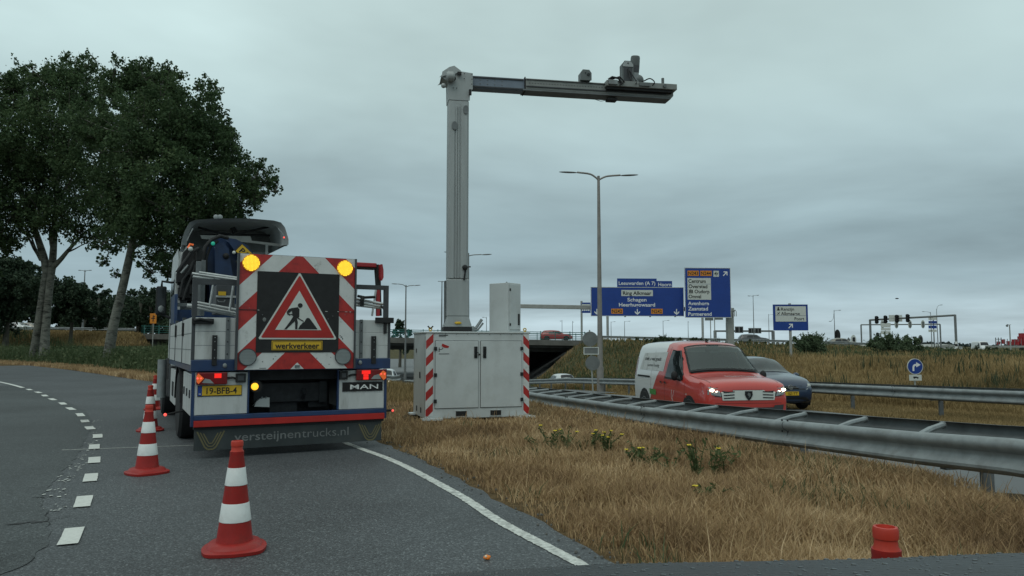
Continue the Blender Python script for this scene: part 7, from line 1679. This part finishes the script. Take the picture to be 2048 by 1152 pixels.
for sx in (-1, 1):
    part('side_window', 'glass', van, vb.side([(1.06, 1.01), (.05, 1.03), (.10, 1.63), (.52, 1.64)], sx, .008)); part('window_trim', 'black', van, vb.side([(1.0, .99), (.02, 1.01), (.02, 1.05), (.96, 1.03)], sx, .010, 8, 1))
    q = part('mirror', 'black', van, ball((sx * 1.02, .88, 1.10), .10, 12, 8, (.75, .55, 1.05)), tube([(sx * .9, .9, 1.02), (sx * 1.0, .88, 1.06)], .04, 6), smooth=True)
    for y0, y1, z0_, z1_ in ((1.18, 1.188, .35, 1.0), (.0, .008, .30, 1.72), (-.9, -.892, .30, 1.62)): part('door_seam', 'black', van, vb.side([(y0, z0_), (y1, z0_), (y1, z1_), (y0, z1_)], sx, .004, 1, 10))
    part('slide_rail', 'black', van, vb.side([(-.95, .99), (-1.85, .99), (-1.85, 1.03), (-.95, 1.03)], sx, .012, 6, 1)); part('door_handle', 'black', van, vb.side([(.14, .90), (-.02 + .04, .90), (.02, .94), (.14, .94)], sx, .025, 2, 1)); part('door_handle', 'black', van, vb.side([(-.12, .90), (-.24, .90), (-.24, .94), (-.12, .94)], sx, .025, 2, 1))
    part('window_blank', 'board_white', van, vb.side([(-.12, 1.16), (-1.75, 1.16), (-1.65, 1.56), (-.12, 1.60)], sx, .005, 10, 5)); part('tail_light', 'tail_lens', van, vb.side([(-2.0, 1.0), (-2.14, 1.0), (-2.12, 1.45), (-2.02, 1.45)], sx, .006, 2, 5)); part('side_marker', 'headlit' if False else 'sign_white', van, vb.side([(1.30, .72), (1.27, .72), (1.27, .75), (1.30, .75)], sx, .006, 1, 1))
    q = part('headlight', 'black_gloss', van, vb.front([(sx * .36, .715), (sx * .885, .76), (sx * .87, .955), (sx * .44, .895)], .012, 8, 5))
    part('headlight_lens', 'lens_clear', q, vb.front([(sx * .58, .745), (sx * .87, .785), (sx * .86, .94), (sx * .62, .895)], .022, 6, 4)); xx = sx * .76; part('headlight_bulb', 'headlit', q, ball((xx, vb.Fr(xx, .86) + .03, .865), .038, 10, 7, (1.3, .6, .8)), ball((sx * .66, vb.Fr(sx * .66, .86) + .03, .835), .028, 8, 6, (1.2, .6, .7)))
    for k in range(3): part('grille_slat', 'black', van, vb.front([(sx * .30, .705 + k * .058), (sx * .52, .695 + k * .058), (sx * .53, .715 + k * .058), (sx * .30, .727 + k * .058)], .022, 3, 1))
    part('fog_surround', 'plastic', van, vb.front([(sx * .45, .40), (sx * .84, .40), (sx * .84, .58), (sx * .55, .56)], .02, 5, 3))
    part('lettering', 'dark_grey', van, ([(sx * (vb.W(-.95 + .0 - (v[0]) * (1 if sx < 0 else -1), v[2]) + .009), -.95 - v[0] * (1 if sx < 0 else -1), v[2]) for v in text_shape('snelt, u wat goeds', width=1.1, height=.09, cx=0, cz=1.44, depth=0, y=0, bold=0.01)[0]], text_shape('snelt, u wat goeds', width=1.1, height=.09, cx=0, cz=1.44, depth=0, y=0, bold=0.01)[1]))
    part('lettering', 'sign_back', van, ([(sx * (vb.W(-.85 - v[0] * (1 if sx < 0 else -1), v[2]) + .009), -.85 - v[0] * (1 if sx < 0 else -1), v[2]) for v in text_shape('samen bezig', width=.8, height=.07, cx=0, cz=1.29, depth=0, y=0)[0]], text_shape('samen bezig', width=.8, height=.07, cx=0, cz=1.29, depth=0, y=0)[1]))
    part('green_sticker', mat('sticker_green', (.06, .22, .05), .5), van, vb.side([(-.55, .60), (-.98, .60), (-.98, .73), (-.55, .73)], sx, .007, 3, 2)); part('door_drawing', 'white_print', van, *[vb.side([(a, b), (a - .012, b), (c - .012, d), (c, d)], sx, .007, 1, 4) for a, b, c, d in ((.62, .78, .50, .60), (.50, .60, .56, .40), (.48, .78, .44, .62), (.66, .80, .42, .80), (.44, .62, .48, .55), (.56, .40, .42, .42))])
part('grille_panel', 'sign_white', van, vb.front([(-.55, .665), (.55, .665), (.58, .86), (-.58, .86)], .014, 12, 4)); part('grille_seam', 'black', van, vb.front([(-.60, .862), (.60, .862), (.60, .875), (-.60, .875)], .014, 12, 1))
for k in range(0): pass
fy = vb.Fr(0, .77); part('shield_emblem', 'black_gloss', van, prism([(-.075, .845), (.075, .845), (.08, .77), (.04, .695), (0, .665), (-.04, .695), (-.08, .77)], fy + .012, fy + .03)); part('emblem_mark', 'sign_back', van, prism([(-.03, .80), (.02, .815), (.035, .77), (.0, .74), (.01, .71), (-.03, .745)], fy + .031, fy + .036))
part('lower_grille', 'plastic', van, vb.front([(-.62, .32), (.62, .32), (.60, .52), (-.60, .52)], .016, 12, 3)); part('bumper_lip', 'plastic', van, vb.front([(-.78, .26), (.78, .26), (.78, .31), (-.78, .31)], .018, 12, 1))
for sx in (-1, 1): part('bonnet_seam', 'black', van, vb.top([(sx * .80, 1.16), (sx * .808, 1.16), (sx * .728, 2.06), (sx * .72, 2.06)], .004, 1, 14))
part('bonnet_seam', 'black', van, vb.front([(-.60, .905), (.60, .905), (.60, .911), (-.60, .911)], .006, 14, 1)); part('bumper_seam', 'black', van, vb.front([(-.80, .60), (.80, .60), (.80, .606), (-.80, .606)], .006, 14, 1))
tv, tf = text_shape('Smeets Transport', width=.78, height=.075, cx=.18, cz=0, depth=0, y=0, bold=.02); part('lettering', 'white_print', van, ([(-x, 1.62 - z * 2.4 * -1 * -1 if False else 1.62 - z * 1.6, vb.H(1.62 - z * 1.6, x) + .008) for x, y, z in tv], tf))
car_wheels(van, .92, (1.42, -1.36), .33)

# --- dark blue hatchback
bb = Body([(1.90, .40, .52, .66, .58, .54), (1.86, .28, .60, .74, .70, .64), (1.72, .22, .72, .86, .79, .70), (1.45, .2, .82, .95, .825, .74), (1.05, .2, .88, 1.02, .83, .72), (.72, .2, .90, 1.10, .83, .68), (.35, .2, .92, 1.36, .83, .60), (.08, .2, .93, 1.475, .83, .57), (-.5, .2, .95, 1.52, .83, .58), (-1.1, .2, .95, 1.48, .825, .57), (-1.55, .22, .93, 1.34, .81, .55), (-1.82, .3, .90, 1.05, .78, .58), (-1.90, .4, .80, .90, .72, .58)], 80)
car = thing('hatchback', 'dark blue hatchback with yellow number plate, half hidden by the red van', 'car', (7.78, 23.9, -0.54), R(180 + 10))
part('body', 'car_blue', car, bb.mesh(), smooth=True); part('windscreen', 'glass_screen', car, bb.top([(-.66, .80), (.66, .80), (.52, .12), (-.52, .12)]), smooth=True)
for sx in (-1, 1):
    part('side_window', 'glass', car, bb.side([(.6, .97), (-.3, .98), (-.3, 1.36), (.12, 1.36)], sx, .008)); part('side_window', 'glass', car, bb.side([(-.38, .98), (-1.2, 1.0), (-1.0, 1.33), (-.38, 1.36)], sx, .008)); part('mirror', 'car_blue', car, ball((sx * .95, .62, .98), .11, 10, 8, (1, .6, .8)), smooth=True)
    q = part('headlight', 'lens_clear', car, bb.front([(sx * .50, .62), (sx * .74, .66), (sx * .72, .83), (sx * .54, .80)], .014, 6, 5)); part('headlight_bulb', 'sign_white', q, ball((sx * .63, bb.Fr(sx * .63, .74) + .015, .74), .05, 10, 7, (1, .4, 1)))
part('grille', 'black', car, bb.front([(-.48, .63), (.48, .63), (.46, .73), (-.46, .73)], .012, 10, 2)); part('grille_bar', 'chrome', car, bb.front([(-.46, .675), (.46, .675), (.46, .685), (-.46, .685)], .018, 10, 1)); fy = bb.Fr(0, .69); part('round_badge', 'chrome', car, ring(0, .69, .060, .075, fy + .018, fy + .035, 20), bar((-.035, fy + .026, .735), (0, fy + .026, .69), .008, .012), bar((.035, fy + .026, .735), (0, fy + .026, .69), .008, .012), bar((-.05, fy + .026, .70), (-.018, fy + .026, .645), .008, .012), bar((.05, fy + .026, .70), (.018, fy + .026, .645), .008, .012), bar((-.018, fy + .026, .645), (0, fy + .026, .685), .008, .012), bar((.018, fy + .026, .645), (0, fy + .026, .685), .008, .012))
q = part('number_plate', 'yellow_plate', car, B(-.26, .26, fy + .0, fy + .03, .455, .565)); tv, tf = text_shape('SZ-TT', width=.30, height=.07, cx=.07, cz=.51, depth=.001, y=0, bold=.01); part('lettering', 'black_print', q, ([(-x, fy + .0315, z) for x, y, z in tv], tf)); part('lower_grille', 'black', car, bb.front([(-.6, .26), (.6, .26), (.58, .40), (-.58, .40)], .012, 10, 2)); part('bumper_seam', 'black', car, bb.front([(-.7, .43), (.7, .43), (.7, .437), (-.7, .437)], .012, 12, 1))
car_wheels(car, .83, (1.25, -1.22), .29, .17)

# --- distant cars
def far_car(label, px, D, z, rz, paint, kind='saloon', s=1.0, lights=None, name='car', cat='car'):
    if kind == 'saloon': st = [(2.2, .38, .5, .62, .62, .58), (2.1, .25, .62, .74, .78, .72), (1.5, .2, .78, .92, .86, .8), (.95, .2, .84, 1.0, .87, .74), (.25, .2, .88, 1.38, .87, .62), (-.6, .2, .9, 1.44, .87, .61), (-1.3, .2, .9, 1.28, .87, .62), (-1.8, .2, .86, 1.02, .85, .70), (-2.15, .28, .8, .96, .8, .68), (-2.25, .4, .7, .85, .7, .62)]
    elif kind == 'estate': st = [(2.2, .38, .5, .62, .62, .58), (2.1, .25, .62, .74, .78, .72), (1.5, .2, .78, .92, .86, .8), (.95, .2, .84, 1.0, .87, .74), (.25, .2, .88, 1.40, .87, .62), (-.8, .2, .9, 1.47, .87, .61), (-1.7, .2, .9, 1.42, .87, .60), (-2.1, .28, .86, 1.1, .82, .62), (-2.25, .4, .7, .85, .7, .6)]
    else: st = [(2.5, .4, .6, .9, .8, .7), (2.35, .3, .8, 1.1, .95, .85), (1.9, .25, 1.0, 1.35, 1.0, .88), (1.3, .25, 1.1, 2.2, 1.0, .86), (.8, .25, 1.1, 2.4, 1.0, .88), (-2.3, .25, 1.1, 2.4, 1.0, .9), (-2.5, .3, 1.0, 2.3, .98, .88)]
    bd = Body(st, 36); p = at(px, 690, D); t = thing(name, label, cat, (p.x, D, z), rz); t.scale = (s, s, s)
    part('body', paint, t, bd.mesh(), smooth=True)
    if kind == 'van': part('windscreen', 'glass', t, bd.top([(-.8, 1.75), (.8, 1.75), (.74, 1.28), (-.74, 1.28)], .02, 6, 4))
    else: part('windscreen', 'glass', t, bd.top([(-.66, .9), (.66, .9), (.56, .3), (-.56, .3)], .015, 6, 4)); part('rear_window', 'glass', t, bd.top([(-.52, -1.28 if kind == 'saloon' else -1.75), (.52, -1.28 if kind == 'saloon' else -1.75), (.58, -1.75 if kind == 'saloon' else -2.05), (-.58, -1.75 if kind == 'saloon' else -2.05)], .015, 6, 3))
    for sx in (-1, 1):
        if kind == 'van': part('side_window', 'glass', t, bd.side([(1.5, 1.3), (.7, 1.3), (.7, 2.0), (1.2, 2.0)], sx, .01, 4, 3))
        else:
            part('side_window', 'glass', t, bd.side([(.72, .96), (-.2, .97), (-.2, 1.32), (.3, 1.3)], sx, .01, 5, 3)); part('side_window', 'glass', t, bd.side([(-.26, .97), (-1.15, .98), (-1.0, 1.28), (-.26, 1.32)], sx, .01, 5, 3))
        if lights: part('tail_light' if lights == 'red' else 'headlight', 'tail_lit' if lights == 'red' else 'headlit', t, bd.front([(sx * .5, .66), (sx * .72, .66), (sx * .7, .78), (sx * .5, .78)], .02, 2, 1, -1 if lights == 'red' else 1))
    car_wheels(t, 1.0 if kind == 'van' else .87, (1.55, -1.5) if kind == 'van' else (1.35, -1.35), .33)
    return t


dz = lambda px, D: float(deck_z(at(px, 690, D).x)) + 0.01
far_car('maroon car on the overpass behind the teal railing', 1113, 105, dz(1113, 105), R(-92), 'car_maroon', 'estate', 1.0, 'red')
far_car('dark car with roof rack on the ridge above the red van', 1508, 112, dz(1508, 112) + 0.25, R(-97), 'car_dark', 'estate')
far_car('beige saloon on the ridge right of the willow shrub', 1684, 104, float(T(at(1684, 690, 104).x, 104)) + 0.02, R(-96), 'car_beige', 'saloon')
far_car('small grey car just right of the beige saloon', 1716, 118, float(T(at(1716, 690, 118).x, 118)), R(-120), 'car_white', 'saloon', .85)
far_car('white car on the motorway, only its roof above the guardrail', 1120, 68, float(mway(68)) + 0.02, R(14), 'car_white', 'estate')
far_car('white car with headlight on, glimpsed between truck and cabinet', 770, 58, float(T(at(770, 690, 58).x, 58)) + .05, R(184), 'car_white', 'estate', 1.0, 'white')
far_car('pale car leftmost on the embankment road before the wood', 22, 101, dz(22, 101), R(90), 'car_white', 'saloon')
far_car('pale car second from the left edge on the embankment road', 48, 103, dz(48, 103), R(90), 'car_beige', 'saloon')
far_car('white delivery van facing the camera far away at the right', 1962, 165, -0.25, R(172), 'car_white', 'van', 1.0, None, 'white_van', 'van')
# flatbed with red machinery
p = at(2025, 700, 118); zf_ = float(T(p.x, 118)); t = thing('flatbed_trailer', 'flatbed trailer loaded with small red machines at the right edge', 'trailer', (p.x, 118, zf_), R(4))
part('bed', 'gantry', t, B(-3.6, 5.5, -1.2, 1.2, 0.95, 1.25)); 
for x in (0.8, 1.9, 4.0): part('wheel', 'black', t, xf(lathe([(.25, -.15), (.48, -.15), (.5, -.1), (.5, .1), (.48, .15), (.25, .15)], 16), Matrix.Translation((x, -1.05, .5)) @ Matrix.Rotation(R(90), 4, 'X')))
part('headboard', 'galv_dark', t, *[B(x, x + .08, -1.15, -1.05, 1.251, 2.5) for x in (-3.55, -3.1, -2.65)], B(-3.47, -2.66, -1.12, -1.06, 2.2, 2.28), B(-3.47, -2.66, -1.12, -1.06, 1.7, 1.78), kind='stuff')
rm = []
for i in range(22): x = random.uniform(-2.2, 4.2); rm.append(B(x, x + random.uniform(.08, .28), random.uniform(-1, .2), random.uniform(.3, 1), 1.251 + random.uniform(0, .3), 1.5 + random.uniform(.1, .75)))
part('machine', 'red_machine', t, *rm, kind='stuff'); part('machine_tower', 'red_machine', t, B(1.5, 2.1, -.5, .5, 1.26, 3.2), B(1.2, 1.5, -.4, .4, 1.26, 2.7)); part('machine_frame', 'galv_dark', t, *[tube([(x, -.9, 1.26), (x + random.uniform(-.3, .3), -.8, 2.3)], .05, 5) for x in np.arange(-2, 4.4, .55)], kind='stuff'); part('machine_pole', 'sign_white', t, tube([(1.8, -.55, 3.1), (1.75, -.55, 3.9)], .12, 6))
# low white halls far behind
p = at(1830, 702, 260); t = part('warehouse', 'car_white', None, B(at(1790, 700, 260).x, at(1880, 700, 260).x, 260, 275, -1, 0.4 + float(at(1830, 698, 260).z)), bevel=0.05); 
bpy.data.objects.remove(t)
hx0, hx1 = at(1868, 700, 250).x, at(1925, 700, 250).x; t = thing('warehouse', 'low white shed roofs far away between the portal post and the white van', 'warehouse', (hx0, 250, -0.4)); part('wall', 'car_white', t, B(0, hx1 - hx0, 0, 14, 0, 1.2)); part('roof', 'gantry', t, prism([(-.4, 1.21), (hx1 - hx0 + .4, 1.21), ((hx1 - hx0) / 2, 2.1)], -.3, 14.3))

# --- bonnet of the car the picture was taken from
def bz(x, y):
    c = float(np.interp(x, [-.4, -.13, .16, .69, .955, 1.3, 1.46], [.932, .962, .979, .989, 1.0, 1.0, .975])); d = y - 1.4
    return c - 0.20 * d - (0.6 * d * d if d > 0 else 0)


bt = thing('car_bonnet', 'dark wet bonnet of the car in the foreground, covered in rain drops', 'car', (0, 0, 0))
xs3 = np.linspace(-0.22, 1.46, 60); ys3 = np.linspace(0.86, 1.96, 40); V, F = [], []
for y in ys3:
    for x in xs3: V.append((x, y, bz(x, y)))
n3 = len(xs3)
for j in range(len(ys3) - 1):
    for i in range(n3 - 1): a = j * n3 + i; F.append((a, a + 1, a + n3 + 1, a + n3))
o = part('bonnet_panel', 'bonnet', bt, (V, F), smooth=True); sd = o.modifiers.new('thickness', 'SOLIDIFY'); sd.thickness = 0.02; sd.offset = -1
part('front_end', 'bonnet', bt, prism([(0.9, .35), (1.95, .35), (2.02, .45), (2.0, .58), (1.9, .62), (0.9, .80)], -0.2, 1.44, 'x'), bevel=0.03)
dr = []
for i in range(1500):
    x, y = random.uniform(-.2, 1.44), 0.9 + 1.0 * random.random() ** 1.2; r = random.choice((.0018, .0025, .0035, .0045)) * random.uniform(.7, 1.3); dr.append(ball((x, y, bz(x, y)), r, 6, 4, (1.1, 1, .45)))
part('rain_drops', 'drop', bt, *dr, kind='stuff', smooth=True)
